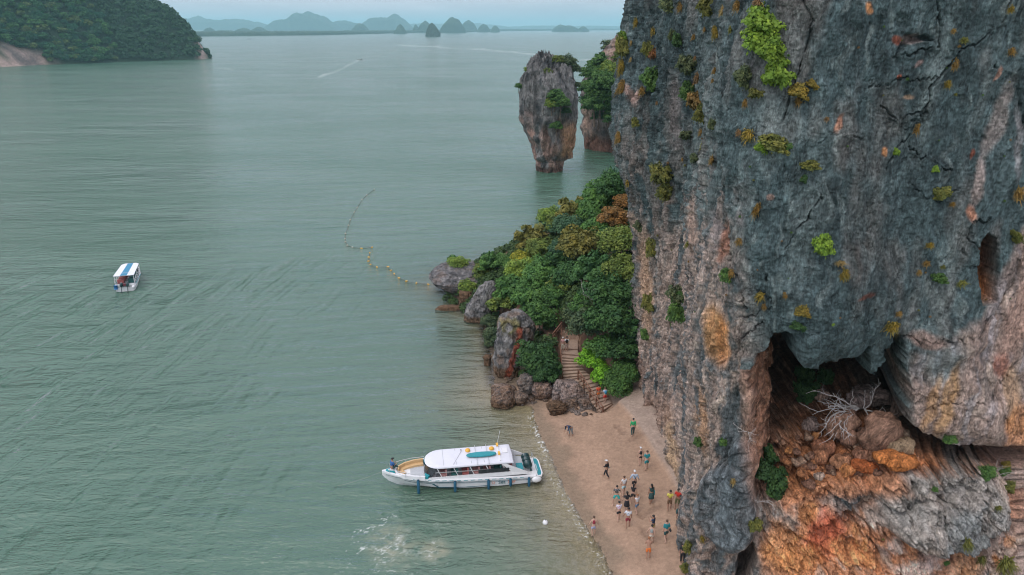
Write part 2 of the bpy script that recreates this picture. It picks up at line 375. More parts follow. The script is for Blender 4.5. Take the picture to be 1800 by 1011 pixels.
c = mixc(t, attr(t, 'Col'), ramp(t, n1, (.3, .82), (.7, 1.18)), 1, 'MULTIPLY'); c = mixc(t, c, ramp(t, n2, (.3, .8), (.7, 1.2)), 1, 'MULTIPLY')
t.links.new(c, b.inputs['Base Color']); b.inputs['Roughness'].default_value = .9; b.inputs['Specular IOR Level'].default_value = .2
bump(t, b, n2, .7, .04, bump(t, None, n1, .6, .12))
me = mesh_np('ground', np.stack([gxf, gyf, gz], 1), grid_faces(len(gy), len(gx)), [gm], attrs={'Col': ('FLOAT_COLOR', np.c_[col, np.ones(len(col))])})
tag(link('ground', me), kind='structure')

# ------------------------------------------------------------------ water
pyr = np.concatenate([np.array([48.35, 48.7, 49.2, 50, 51, 52.5, 54]), np.arange(56, 200, 1.6), np.arange(200, 1030, 1.45), np.arange(1035, 1300, 20)])
wy = np.array([P(900, q)[1] for q in pyr]); wy = np.minimum(wy, 31500); wy = np.concatenate([[31800], wy, [20, 5, -20, -100, -600, -3000, -13500]])
rr = np.concatenate([[-25, -8, -4, -2.2, -1.4, -1.05, -.9], np.arange(-.8, .42, .00165), [.45, .5, .6, .8, 1.2, 2, 5, 25]])
WX = rr[None, :] * np.maximum(wy * cP + CAM_H * sP, 35)[:, None]; WX = np.clip(WX, -27500, 27500); WY = np.repeat(wy[:, None], len(rr), 1)
wx, wyf = WX.ravel(), WY.ravel(); nearw = (np.abs(wx) < 200) & (wyf > 30) & (wyf < 260)
dep = np.full(wx.shape, 7.0); dep[nearw] = -ground_z(wx[nearw], wyf[nearw])
dsh = np.full(wx.shape, -50.0); dsh[nearw] = poly_sd(LAND, wx[nearw], wyf[nearw])
wz = np.zeros(len(wx)); wp = np.stack([wx, wyf, 0 * wx], 1)
mid = (wyf > 33) & (wyf < 420) & (np.abs(wx) < 350)
# long low swell
ca, sa = cos(radians(10)), sin(radians(10))
q = wp[mid]; qa = q[:, 0] * ca + q[:, 1] * sa; qb = -q[:, 0] * sa + q[:, 1] * ca
sw = fbm(np.stack([qa * .09, qb * .34, 0 * qa], 1), 3, 31); wz[mid] += .05 * sw
# wake trains that fan out to the lower left from the passing boat
WK = np.array(P(214, 520)[:2])
dirs = np.array(P(0, 660)[:2]) - WK; dirs /= np.hypot(*dirs); nrm = np.array([-dirs[1], dirs[0]])
wa = (q[:, 0] - WK[0]) * dirs[0] + (q[:, 1] - WK[1]) * dirs[1]; wb = (q[:, 0] - WK[0]) * nrm[0] + (q[:, 1] - WK[1]) * nrm[1]
wob = fbm(np.stack([wa * .05, wb * .12, 0 * wa], 1), 3, 41) * 2.2
brk = sstep(-.25, .35, fbm(np.stack([wa * .12, wb * .3, 0 * wa], 1), 2, 43))
wbe = wb + wob + .012 * wa * np.abs(wb) * .2
env = sstep(-8, 6, wa + .9 * np.abs(wb)) * np.exp(-(wb / 24) ** 2) * sstep(120, 30, wa)
wz[mid] += .13 * env * brk * (np.sin(wbe * 2 * pi / 3.6)) ** 3 + .022 * env * np.sin(wbe * 2 * pi / 1.5 + wa * .2) * brk
dsm = dsh[mid]
foam = np.zeros(len(wx), np.float32); silt = foam.copy()
nf = np.zeros(len(wx), np.float32); cl = nearw & (wyf < 75) & (wyf > 35) & (np.abs(wx) < 32)
qc = wp[cl]; n1 = fbm(qc * 1.3, 4, 51); n2 = fbm(qc * 5, 3, 53); rd = fbm(qc * (.8, .8, 1) + n1[:, None] * .8, 4, 57, ridged=True)
# lapping edge of foam along the sand
dd = dsh[cl]; brk_ = sstep(-.25, .1, fbm(qc * .55, 2, 59)); fo = sstep(.07, .01, np.abs(dd + .12 + n1 * .6 + n2 * .25)) * .6 * brk_ * sstep(-.25, .15, n2) + sstep(.55, .05, np.abs(dd + .5 + n1 * .4)) * sstep(-.05, .35, n2) * .8 * sstep(-.3, .2, n1 + .3 * brk_)
fo += sstep(.05, .0, np.abs(dd + 1.3 + n1 * .6)) * .25
fo *= sstep(62.8, 61, qc[:, 1])
pu_, pv_, _ = proj(qc[:, 0], qc[:, 1], 0 * qc[:, 0]); fo += .45 * sstep(5, 1, line_d([(936, 722), (941, 745), (948, 770), (958, 788), (972, 797)], pu_ + n1 * 22, pv_ + n1 * 14)) * sstep(-.15, .2, n2) + .6 * sstep(12, 3, line_d([(950, 768), (962, 788)], pu_ + n1 * 20, pv_ + n1 * 20)) * sstep(.0, .25, rd - .62)
# drifting strings of froth where the propellers churned the bottom
px_, py_, _ = proj(qc[:, 0], qc[:, 1], 0 * qc[:, 0]); wv = n1 * 34
def band(pl, wd): return sstep(wd, wd * .25, line_d(pl, px_ + wv * .7, py_ + wv * .45))
strings = band([(694, 902), (672, 918), (655, 930), (628, 936), (620, 956), (640, 962), (612, 980), (600, 1006)], 5) + .9 * band([(700, 940), (704, 955), (660, 968), (690, 975), (662, 988), (655, 1000)], 7) + .7 * band([(760, 950), (772, 965), (748, 984)], 5) + .6 * band([(790, 985), (765, 1003), (720, 1006), (680, 1003), (640, 1008)], 4) + .35 * band([(768, 928), (784, 918)], 5)
blot = sstep(70, 10, np.hypot(px_ - 690, (py_ - 960) * 1.2)) * .8 + sstep(40, 8, np.hypot(px_ - 765, (py_ - 968) * 1.2))
rd2 = fbm(qc * (1.7, 1.7, 1) + n1[:, None] * 1.2, 3, 58, ridged=True); fo += np.clip(strings, 0, 1) * sstep(.70, .9, rd2) * .6 + .25 * np.clip(strings, 0, 1) * sstep(.15, .35, n2) + np.clip(blot, 0, 1) * sstep(.74, .9, rd) * .3
foam[cl] = np.clip(fo, 0, 1); silt[cl] = np.clip(np.clip(blot, 0, 1) * (.22 + .6 * n1) + .95 * np.exp(np.minimum(dd + 1.2 * n1, 0) / 3.4) * sstep(78, 62, qc[:, 1] + 8 * n1), 0, 1)
# broad patches of slightly different water
farp = fbm(np.stack([wx * .012, wyf * .006, 0 * wx], 1), 3, 61)
# faint pale lines of old wakes far out
fl = np.zeros(len(wx), np.float32)
px2, py2, _ = proj(wx, wyf, 0 * wx); nfl = fbm(np.stack([px2 * .02, py2 * .1, 0 * px2], 1), 3, 65)
for pl, wd, s_ in (([(690, 79), (800, 84), (900, 92), (1050, 108)], 1.4, .5), ([(632, 105), (610, 116), (585, 128), (560, 136)], 2.6, .32), ([(380, 118), (410, 124)], 1.5, .3), ([(590, 116), (650, 100), (700, 88)], 1.2, .2)):
    fl += s_ * sstep(wd, 0, line_d(pl, px2, py2 + nfl * 5)) * (.6 + nfl)
foam = np.maximum(foam, np.clip(fl, 0, 1) * (wyf > 200))
Wat, t, b, o_ = new_mat('green_sea_water')
v = objco(t, (.42, 1.25, 1), (0, 0, radians(-8))); v2 = objco(t, (1.1, 2.3, 1), (0, 0, radians(12))); v3 = objco(t, (.9, .9, 1))
big = noise(t, objco(t, (.007, .011, 1)), 1, 3, .5)
body = mixc(t, (.048, .124, .080), (.078, .158, .112), ramp(t, big, (.3, 0), (.68, 1)))
body = mixc(t, body, (.52, .44, .29), math_(t, 'MINIMUM', attr(t, 'silt', 'Fac'), .85))
body = mixc(t, body, (.78, .82, .80), attr(t, 'foam', 'Fac'))
v4 = objco(t, (.05, .15, 1), (0, 0, radians(-6))); v5 = objco(t, (.010, .034, 1), (0, 0, radians(5)))
h4 = noise(t, v4, 1, 5, .62, .3); h5 = noise(t, v5, 1, 5, .68, .3)
calm = ramp(t, noise(t, objco(t, (.016, .03, 1), (0, 0, radians(-12))), 1, 3, .5), (.35, .45), (.62, 1.0))
h1 = noise(t, v, .55, 5, .58, .5); h2 = noise(t, v2, 1.5, 4, .55, .3); h3 = noise(t, v3, 5, 2, .5)
hh = math_(t, 'ADD', math_(t, 'MULTIPLY', h5, 3.2), math_(t, 'MULTIPLY', h4, 1.0)); hh = math_(t, 'ADD', hh, math_(t, 'MULTIPLY', math_(t, 'MULTIPLY', h1, .75), calm)); hh = math_(t, 'ADD', hh, math_(t, 'MULTIPLY', math_(t, 'MULTIPLY', h2, .22), calm)); hh = math_(t, 'ADD', hh, math_(t, 'MULTIPLY', h3, .025))
hh = math_(t, 'MULTIPLY', math_(t, 'SUBTRACT', hh, 2.56), math_(t, 'SUBTRACT', 1.0, math_(t, 'MULTIPLY', attr(t, 'silt', 'Fac'), .72))); nn = bump(t, None, hh, 1.0, 1.0)
foamf = attr(t, 'foam', 'Fac'); op = math_(t, 'MAXIMUM', attr(t, 'opac', 'Fac'), foamf)
t.nodes.remove(b); df = N(t, 'ShaderNodeBsdfDiffuse'); t.links.new(body, df.inputs[0])
tr = N(t, 'ShaderNodeBsdfTransparent'); tr.inputs[0].default_value = (.96, .98, .95, 1)
m1 = N(t, 'ShaderNodeMixShader'); t.links.new(op, m1.inputs[0]); t.links.new(tr.outputs[0], m1.inputs[1]); t.links.new(df.outputs[0], m1.inputs[2])
gl = N(t, 'ShaderNodeBsdfGlossy'); gl.inputs['Roughness'].default_value = .12; t.links.new(nn, gl.inputs['Normal'])
fr = N(t, 'ShaderNodeFresnel'); fr.inputs['IOR'].default_value = 1.72; t.links.new(nn, fr.inputs['Normal'])
ff = math_(t, 'MULTIPLY', fr.outputs[0], math_(t, 'SUBTRACT', 1.0, math_(t, 'MULTIPLY', foamf, .8)))
m2 = N(t, 'ShaderNodeMixShader'); t.links.new(ff, m2.inputs[0]); t.links.new(m1.outputs[0], m2.inputs[1]); t.links.new(gl.outputs[0], m2.inputs[2]); t.links.new(m2.outputs[0], o_.inputs[0])
opac = 1 - np.exp(-np.maximum(dep, 0) / .5)
wz *= sstep(.0, .6, dep)
keep = np.ones(len(wx), bool)
Fw = grid_faces(len(wy), len(rr))
Fw = Fw[(dsh[Fw] < 2.5).any(1)]
me = mesh_np('water', np.stack([wx, wyf, wz], 1), Fw[:, ::-1], [Wat], attrs={'opac': ('FLOAT', opac), 'foam': ('FLOAT', foam), 'silt': ('FLOAT', silt)})
tag(link('water', me), kind='structure')
# ------------------------------------------------------------------ the big cliff
CP = np.array([(40,140),(24,101),(16,84),(12.6,74.5),(11.5,68.5),(11.5,63.5),(12.4,59.5),(13.2,56),(13.4,52.3),(13.0,48),(12.6,44.5),(12.1,40.8),(12.3,38.2),(14.4,36.8),(20,36.6),(28,36.2),(38,35.6),(60,34),(90,32),(125,45),(130,100),(90,150)], float)
def catmull(Pt, n=60):
    o = []; m = len(Pt)
    for k in range(m):
        p0, p1, p2, p3 = Pt[k - 1], Pt[k], Pt[(k + 1) % m], Pt[(k + 2) % m]
        for u in np.arange(n) / n: o.append(.5 * (2 * p1 + (p2 - p0) * u + (2 * p0 - 5 * p1 + 4 * p2 - p3) * u * u + (3 * p1 - p0 - 3 * p2 + p3) * u ** 3))
    return np.array(o)
cc = catmull(CP, 80)
cpx = proj(cc[:, 0], cc[:, 1], 12.0)[0]
seg = np.hypot(*np.diff(np.r_[cc, cc[:1]], axis=0).T); dpx = np.abs(np.diff(np.r_[cpx, cpx[:1]]))
vis = (cc[:, 1] < 78) & (cc[:, 1] > 35.5) & (cc[:, 0] < 28)
wgt = np.where(vis, np.maximum(dpx, seg * 3), seg * .35); cum = np.r_[0, np.cumsum(wgt)]
NC = 820; tgt = np.arange(NC) / NC * cum[-1]; idx = np.interp(tgt, cum, np.arange(len(cum)))
i0 = idx.astype(int) % len(cc); fr_ = (idx % 1)[:, None]; ccl = cc[i0] * (1 - fr_) + cc[(i0 + 1) % len(cc)] * fr_
tg = np.roll(ccl, -3, 0) - np.roll(ccl, 3, 0); tg /= np.hypot(*tg.T)[:, None]; nrm2 = np.stack([tg[:, 1], -tg[:, 0]], 1)
for _ in range(6): nrm2 = (nrm2 + np.roll(nrm2, 1, 0) + np.roll(nrm2, -1, 0)); nrm2 /= np.hypot(*nrm2.T)[:, None]
zr = np.concatenate([[-3, -1.5], np.arange(-.6, 38.5, .051), np.arange(39, 60, 1.2)]); NR = len(zr)
bx = np.repeat(ccl[None, :, 0], NR, 0).ravel(); by = np.repeat(ccl[None, :, 1], NR, 0).ravel(); bz = np.repeat(zr[:, None], NC, 1).ravel()
nx = np.repeat(nrm2[None, :, 0], NR, 0).ravel(); ny = np.repeat(nrm2[None, :, 1], NR, 0).ravel()
vw = (by < 80) & (bx < 31) & (by > 35) & (bz < 40)
d = np.zeros(len(bx), np.float32)
# everything seen from the bay gets the detailed shape
X_, Y_, Z_ = bx[vw], by[vw], bz[vw]; q = np.stack([X_, Y_, Z_], 1)
U, V, _d = proj(X_, Y_, Z_)
obl = sstep(1350, 1240, U + (V - 500) * .06)
D = 1.5 * fbm(q * (.11, .11, .07), 3, 101)
D += np.interp(Z_, [0, 6, 13, 18, 24, 30, 38], [-.8, -.7, -1.1, -.3, 1.6, 1.3, .8]) * sstep(54, 66, Y_)
wq = q + .8 * np.stack([fbm(q * .6, 2, 103), fbm(q * .6, 2, 104), fbm(q * .6, 2, 105)], 1)
fl1 = fbm(wq * (.55, .55, .07), 3, 107, ridged=True); fl2 = fbm(wq * (1.9, 1.9, .22), 4, 109, ridged=True)
slab = fbm(q * (.45, .45, .16), 4, 111); fine = fbm(q * (2.6, 2.6, 6.0), 4, 113, ridged=True); rough = fbm(wq * (1.4, 1.4, .7), 5, 115)
fl3 = fbm(wq * (4.2, 4.2, .5), 3, 110, ridged=True)
D += obl * (.85 * (fl1 - .45) + .5 * (fl2 - .45) + .2 * fl3) + (1 - obl) * (.3 * fl1 + .12 * fl2 + .35 * slab) + .07 * fine + .15 * rough
Ul = U + 14 * fbm(q * .8, 4, 121); Vl = V + 14 * fbm(q * .8, 4, 122)
Us = U + 5 * fbm(q * 2.1, 4, 123); Vs = V + 5 * fbm(q * 2.1, 4, 124)
def el(cx, cy, rx, ry, rot=0, soft=.5, hard=False):
    uu, vv = (Us, Vs) if hard else (Ul, Vl)
    a = radians(rot); x = (uu - cx) * cos(a) + (vv - cy) * sin(a); y = -(uu - cx) * sin(a) + (vv - cy) * cos(a)
    return sstep(1 + soft, 1 - soft, np.hypot(x / rx, y / ry))
def pg(pts, soft=6, hard=True):
    uu, vv = (Us, Vs) if hard else (Ul, Vl)
    return sstep(-soft, soft, poly_sd(pts, uu, vv))
# blocks and joints
w1, w2, wr = worley(wq * (.42, .42, .30), 131); joint = sstep(.10, .0, w2 - w1)
v1, v2_, vr = worley(wq * (1.15, 1.15, 1.15), 133); jo2 = sstep(.13, .0, v2_ - v1)
low = np.clip(sstep(520, 760, V - (U - 1250) * .12 * (U < 1330)) , 0, 1)
apron = pg([(1330, 860), (1380, 845), (1470, 835), (1560, 800), (1740, 790), (1900, 800), (1900, 1300), (1290, 1300), (1340, 960)], 14, False)
jn = sstep(-.1, .25, fbm(q * .5, 2, 135))
D += (1 - apron) * ((wr - .5) * .22 * (.3 + .7 * low) - .22 * joint * jn * low * (1 - obl)) + apron * ((vr - .5) * .42 - .22 * jo2 * jn + (wr - .5) * 1.1 - .3 * joint + .35 * rough)
D += low * (1 - apron) * (1 - obl) * ((vr - .5) * .12)
# the lower right part steps forward towards the beach
zed = 34 - 36.7 * np.tan(PITCH - np.arctan((505.5 - np.interp(U, [1330, 1380, 1420, 1480, 1560, 1640, 1720, 1800], [930, 872, 862, 838, 812, 812, 816, 830])) / F))
D += apron * np.clip((zed - Z_) * .5, 0, 4)
# outline points are read off the wall as shaped so far
_nx, _ny = nx[vw], ny[vw]; U_n, V_n, _d = proj(X_ + _nx * D, Y_ + _ny * D, Z_); dU, dV = U_n - U, V_n - V; kz = sstep(36, 44, Y_) * 0 + 1
U, V, Ul, Vl, Us, Vs = U + dU, V + dV, Ul + dU, Vl + dV, Us + dU, Vs + dV
# recess with the rubble floor under the big overhang
cave = [(1322, 752), (1326, 700), (1320, 650), (1338, 616), (1366, 590), (1390, 582), (1396, 636), (1432, 641), (1468, 630), (1500, 622), (1519, 603), (1526, 630), (1532, 655), (1546, 655), (1553, 625), (1572, 588), (1588, 600), (1588, 700), (1600, 742), (1648, 770), (1716, 780), (1730, 800), (1722, 806), (1640, 800), (1560, 806), (1480, 838), (1420, 862), (1380, 872), (1340, 862)]
Uc = U + 16 * fbm(q * .9, 3, 141) + 7 * fbm(q * 3.2, 3, 142); Vc = V + 12 * fbm(q * .9, 3, 143) + 6 * fbm(q * 3.2, 3, 144)
cm = sstep(-2.2, 2.2, poly_sd(cave, Uc, Vc))
inner = sstep(1350, 1412, Uc + 75 * fbm(q * .8, 3, 151) + 20 * fbm(q * 3, 3, 152))
fd = np.clip((Z_ - zed) * 1.05, -1, 60)
gap = pg([(1527, 600), (1556, 600), (1592, 590), (1598, 740), (1652, 768), (1722, 778), (1730, 806), (1655, 801), (1610, 793), (1572, 778), (1545, 740), (1530, 690)], 3)
FDM = 2.9 + .8 * rough; depth = np.minimum(fd, FDM) + 9 * sstep(FDM - .2, FDM + .5, fd); depth = np.maximum(depth, 4.2 * sstep(0, 1, gap))
depth = depth * (.18 + .82 * inner) + (1.2 - 1.6 * (fl2 - .45) - 1.2 * (fl1 - .5) - .5 * rough) * (1 - inner)
depth = depth * sstep(1345, 1480, Us + (Z_ - 8) * 4) ** .5
flo = cm * (fd < FDM)
depth = depth - (flo * ((vr - .5) * .9 + rough * .5 - .35 * jo2)) * (fd > .2)
D = D * (1 - .4 * cm) - cm * np.maximum(depth, .2)
und = np.clip((cm * depth - 1.6) / 8, 0, 1)
q2 = np.stack([X_ + _nx * D, Y_ + _ny * D, Z_], 1); q2 = q2 + .35 * np.stack([fbm(q2 * 1.3, 2, 161), fbm(q2 * 1.3, 2, 162), fbm(q2 * 1.3, 2, 163)], 1)
x1, x2, xr_ = worley(q2 * 1.5, 165); y1, y2, yr_ = worley(q2 * 3.4, 166); rub = (flo * (fd > .1) + .55 * apron) * (1 - .0 * apron)
D += rub * ((xr_ - .5) * .75 - .35 * sstep(.14, 0, x2 - x1) + (yr_ - .5) * .3 - .14 * sstep(.14, 0, y2 - y1) + .35 * fbm(q2 * 1.1, 3, 167))
# other openings
h1 = pg([(1724, 430), (1738, 412), (1752, 420), (1757, 470), (1750, 500), (1754, 530), (1730, 536), (1722, 480)], 2.5); D -= 1.6 * h1
h2 = pg([(1708, 778), (1800, 772), (1850, 775), (1850, 806), (1790, 814), (1728, 816)], 2.5); D -= 3.5 * h2
h3 = pg([(1712, 905), (1738, 900), (1744, 925), (1722, 950), (1706, 930)], 3); D -= 1.6 * h3
h4 = pg([(1300, 968), (1322, 955), (1332, 985), (1310, 1030), (1290, 1030)], 3); D -= 1.5 * h4
h5 = pg([(1372, 592), (1392, 583), (1396, 640), (1384, 640), (1378, 615)], 2); D -= 1.2 * h5 * (1 - cm)
h6 = pg([(1575, 95), (1590, 60), (1625, 62), (1640, 70), (1600, 76)], 2); D -= .6 * h6
h7 = pg([(1325, 850), (1345, 800), (1380, 800), (1385, 880), (1350, 900), (1330, 890)], 5); D -= .9 * h7
h8 = pg([(1128, 718), (1142, 706), (1152, 722), (1138, 735)], 2); D -= .6 * h8
# swellings
b1 = el(1655, 690, 80, 100, 0, .6); D += 1.0 * b1
b1b = el(1770, 735, 70, 48, 0, .35); D += .8 * b1b
b2 = el(1640, 868, 108, 75, 12, .22, True); D += 2.1 * b2 ** .5; D -= .9 * sstep(34, 4, np.abs(line_d([(1530, 880), (1570, 925), (1640, 955), (1700, 935)], Us, Vs))) * (1 - b2)
b3 = el(1283, 890, 42, 72, -8, .18, True); D += .9 * b3 ** .6
b4 = el(1306, 803, 19, 30, -10, .18, True); D += .6 * b4 ** .6
b5 = pg([(1308, 626), (1334, 628), (1326, 690), (1318, 752), (1308, 720), (1304, 670)], 3); D += .8 * b5
b6 = pg([(1396, 640), (1400, 600), (1412, 575), (1430, 580), (1432, 640)], 4); D += .5 * b6
b7 = el(1490, 850, 26, 24, 0, .2, True); D += .8 * b7
b8 = pg([(1395, 636), (1500, 622), (1560, 590), (1600, 500), (1500, 440), (1400, 520)], 50, False); D += .9 * b8
b9 = el(1580, 925, 60, 42, 30, .25, True); D += .7 * b9
b10 = pg([(1200, 1000), (1196, 930), (1206, 870), (1225, 860), (1245, 900), (1250, 1100), (1195, 1100)], 8, False); D += .5 * b10
b11 = pg([(1600, 590), (1720, 560), (1740, 600), (1600, 640)], 12); D += .4 * b11
# long cracks and ledges that can be picked out one by one
cracks = [([(1775, 0), (1765, 35), (1700, 90), (1640, 150), (1625, 200), (1580, 262), (1560, 300)], 2.6, .5), ([(1648, 0), (1652, 50), (1650, 80)], 3, .5), ([(1412, 0), (1428, 40), (1410, 95), (1402, 118)], 2, .4), ([(1402, 120), (1392, 150), (1380, 200), (1372, 225), (1378, 300), (1372, 330)], 2.2, .35),
          ([(1445, 345), (1400, 410), (1365, 450), (1345, 495)], 2.2, .5), ([(1600, 262), (1625, 280), (1668, 297)], 2, .5), ([(1270, 400), (1285, 470), (1300, 500), (1312, 540)], 2.6, .4), ([(1180, 330), (1170, 400), (1158, 430)], 2, .4), ([(1205, 480), (1212, 520), (1205, 560)], 3, .8),
          ([(1245, 180), (1242, 280), (1225, 360)], 2.4, .4), ([(1120, 60), (1105, 120)], 2, .3), ([(1105, 150), (1115, 175), (1185, 150)], 3, .6), ([(1540, 110), (1570, 95), (1600, 100), (1640, 80)], 2, .35), ([(1545, 190), (1580, 210), (1620, 200)], 2, .35), ([(1520, 155), (1600, 140), (1650, 135)], 1.8, .3),
          ([(1560, 215), (1600, 225), (1630, 185)], 1.6, .25), ([(1340, 570), (1300, 600), (1280, 660)], 2, .3), ([(1565, 590), (1620, 596), (1700, 592), (1740, 570), (1790, 480), (1810, 440)], 3, .5), ([(1590, 720), (1660, 690), (1720, 700), (1770, 660)], 2, .3), ([(1640, 600), (1600, 680)], 2, .2),
          ([(1688, 440), (1692, 455), (1722, 460)], 2, .5), ([(1722, 440), (1700, 420), (1715, 395), (1740, 385)], 2.4, .5), ([(1330, 905), (1350, 950), (1400, 1011)], 3, .6), ([(1440, 850), (1480, 900), (1540, 960), (1560, 1011)], 3, .5), ([(1560, 890), (1620, 940), (1680, 935)], 4, .7),
          ([(1700, 950), (1690, 1011)], 2.5, .5), ([(1115, 330), (1103, 300), (1108, 345)], 2, .3), ([(1215, 600), (1235, 700), (1240, 790), (1225, 850)], 2.2, .3), ([(1290, 700), (1280, 790), (1262, 820)], 2.2, .3), ([(1325, 500), (1360, 540), (1300, 560)], 2, .25), ([(1500, 870), (1560, 850), (1620, 900)], 2, .3),
          ([(1435, 250), (1470, 230), (1520, 245)], 1.6, .2), ([(1600, 330), (1640, 350), (1690, 330)], 1.8, .3), ([(1750, 120), (1790, 150), (1800, 220)], 2.6, .5)]
cr_all = np.zeros(len(D), np.float32); pb = fbm(q * .9, 3, 137)
for pl, wd, dp in cracks:
    us = Us + 16 * rough; vs = Vs + 16 * fl2 - 8
    ld = line_d(pl, us, vs); m = sstep(wd, wd * .2, ld) * sstep(-.35, .15, pb); D -= .7 * dp * m; D += .18 * dp * sstep(14, 3, ld) * (1 - m) * np.sign(.5 - wr); cr_all = np.maximum(cr_all, m * min(1, dp * 1.2))
# foot meets the sand cleanly
D = D - (1 - apron) * .5 * sstep(1.2, 0, Z_) * sstep(38, 42, Y_) + .25 * rough * sstep(2, 0, Z_)
d[vw] = D
SHX = np.zeros(len(bx), np.float32); SHZ = SHX.copy(); xc_ = float(PY(1455, 700, 38)[0]); SHX[vw] = und * (X_ - xc_) * .55; SHZ[vw] = und * (np.maximum(Z_ - zed - 3, 0) * .7)
vo_ = ~vw; qo = np.stack([bx[vo_], by[vo_], bz[vo_]], 1); d[vo_] = 1.5 * fbm(qo * (.11, .11, .07), 3, 101) + .5 * fbm(qo * (.5, .5, .1), 2, 107, ridged=True) * 1.0

# colour of the stone, with shade painted into the recesses
C = lambda r, g, b_: np.array([r, g, b_], np.float32)[None, :]
def mixv(a, b_, m): return a * (1 - m[:, None]) + b_ * m[:, None]
slate, dark, pale, pink, cream, orange, red, brown, blue = C(.077, .113, .116), C(.033, .048, .050), C(.222, .272, .262), C(.36, .265, .22), C(.47, .38, .31), C(.56, .24, .085), C(.48, .115, .05), C(.19, .09, .052), C(.118, .165, .167)
st1 = fbm(wq * (.9, .9, .10), 4, 201); st2 = fbm(wq * (2.6, 2.6, .30), 4, 203); pt = fbm(q * .35, 4, 205); pt2 = fbm(q * 1.3, 4, 207); sp = fbm(q * 6, 2, 209)
c = np.repeat(slate, len(U), 0)
c = mixv(c, dark, sstep(-.05, .35, pt + .5 * st1))
st3 = fbm(wq * (5.5, 5.5, .5), 3, 206)
c = mixv(c, pale, .8 * sstep(.05, .42, st2 * .8 + st1 * .6 + .25 * pt2 - .03)); c = mixv(c, pale, .35 * obl * sstep(.12, .35, st3)); c = mixv(c, dark, .6 * obl * sstep(.1, .3, -st3)); c = mixv(c, dark, .5 * (1 - obl) * sstep(.1, .4, -st2))
c = mixv(c, blue, .6 * sstep(.05, .35, fbm(q * (.6, .6, .15), 3, 211)))
c = mixv(c, C(.20, .17, .15), .42 * sstep(0, .3, fbm(q * (.5, .5, .2), 3, 213)))
c = mixv(c, dark, .55 * el(1640, 200, 120, 170, 20, .7) * sstep(-.3, .2, pt2)); c = mixv(c, dark, .5 * el(1500, 480, 110, 150, 10, .7) * sstep(-.3, .2, st2)); c = mixv(c, dark, .6 * el(1150, 90, 70, 110, 0, .6) * sstep(-.2, .2, pt))
c = mixv(c, pale, .45 * el(1240, 250, 22, 220, 3, .7)); c = mixv(c, pale, .5 * el(1355, 240, 26, 50, 0, .8)); c = mixv(c, pale, .35 * el(1420, 370, 26, 120, 12, .8)); c = mixv(c, pale, .45 * el(1640, 150, 14, 120, 14, .8)); c = mixv(c, pale, .4 * el(1720, 190, 8, 60, 22, .6)); c = mixv(c, pale, .4 * el(1660, 500, 14, 80, 12, .8))
# grey-pink weathered strips of the fluted left part and the lower walls
lowz = sstep(470, 700, V + 55 * pt + 40 * st1 - .10 * (U - 1200) * (U < 1350) - 150 * sstep(1340, 1380, U) * sstep(1610, 1580, U))
c = mixv(c, C(.33, .255, .215), .8 * obl * sstep(.0, .3, st1 + .35 * (fl2 - .5)) * sstep(150, 500, V + 200 * pt))
leftlow = pg([(1100, 720), (1105, 590), (1150, 470), (1210, 400), (1270, 400), (1310, 560), (1330, 760), (1330, 1100), (1180, 1100)], 45, False)
c = mixv(c, C(.41, .31, .255), .88 * leftlow * sstep(-.32, .0, st1 + .5 * st2)); c = mixv(c, cream, .65 * leftlow * sstep(.08, .3, st2 + .3 * pt2)); c = mixv(c, C(.11, .12, .12), .7 * leftlow * sstep(.08, .25, -st3))
c = mixv(c, C(.13, .145, .15), .75 * leftlow * sstep(.02, .22, -st1 + .4 * pt2))
rlow = pg([(1588, 640), (1600, 605), (1660, 590), (1730, 560), (1770, 470), (1800, 400), (1900, 350), (1900, 790), (1700, 790), (1620, 770), (1590, 730)], 10, False)
c = mixv(c, pink, .92 * rlow); c = mixv(c, cream, rlow * .6 * sstep(.0, .3, fbm(wq * (1.1, 1.1, .25), 3, 221))); c = mixv(c, C(.40, .38, .40), rlow * .55 * sstep(.05, .3, fbm(wq * (1.3, 1.3, .2), 3, 223))); c = mixv(c, C(.17, .14, .13), rlow * .6 * sstep(.08, .3, fbm(wq * (1.2, 1.2, .3), 4, 225)))
c = mixv(c, blue, .75 * el(1640, 625, 40, 32, -30, .5)); c = mixv(c, slate, .7 * el(1605, 600, 26, 12, 0, .4))
c = mixv(c, C(.27, .26, .245), apron * sstep(-.4, .0, pt2)); c = mixv(c, C(.15, .16, .16), apron * .6 * sstep(.05, .3, -pt2 + .3 * st1)); c = mixv(c, pink, apron * .9 * sstep(-.25, .02, pt + pt2 * .6)); c = mixv(c, C(.44, .20, .11), apron * .75 * sstep(-.02, .16, fbm(wq * .7, 3, 231))); c = mixv(c, cream, apron * .6 * sstep(.05, .2, fbm(wq * 1.3, 3, 232))); c = mixv(c, C(.20, .115, .08), apron * .6 * sstep(.08, .22, fbm(wq * 1.1, 3, 233)))
orangezone = pg([(1370, 860), (1400, 800), (1480, 820), (1560, 800), (1570, 830), (1500, 860), (1460, 870), (1380, 890)], 12)
c = mixv(c, C(.52, .235, .115), .8 * apron * sstep(890, 950, Vl + 60 * pt2) * sstep(1720, 1640, Ul)); c = mixv(c, cream, .65 * apron * sstep(.1, .3, fbm(wq * 1.7, 3, 227)) * sstep(900, 950, V)); c = mixv(c, orange, .8 * apron * sstep(.08, .3, fbm(wq * (.8, .8, .8), 3, 229)) * sstep(905, 960, V))
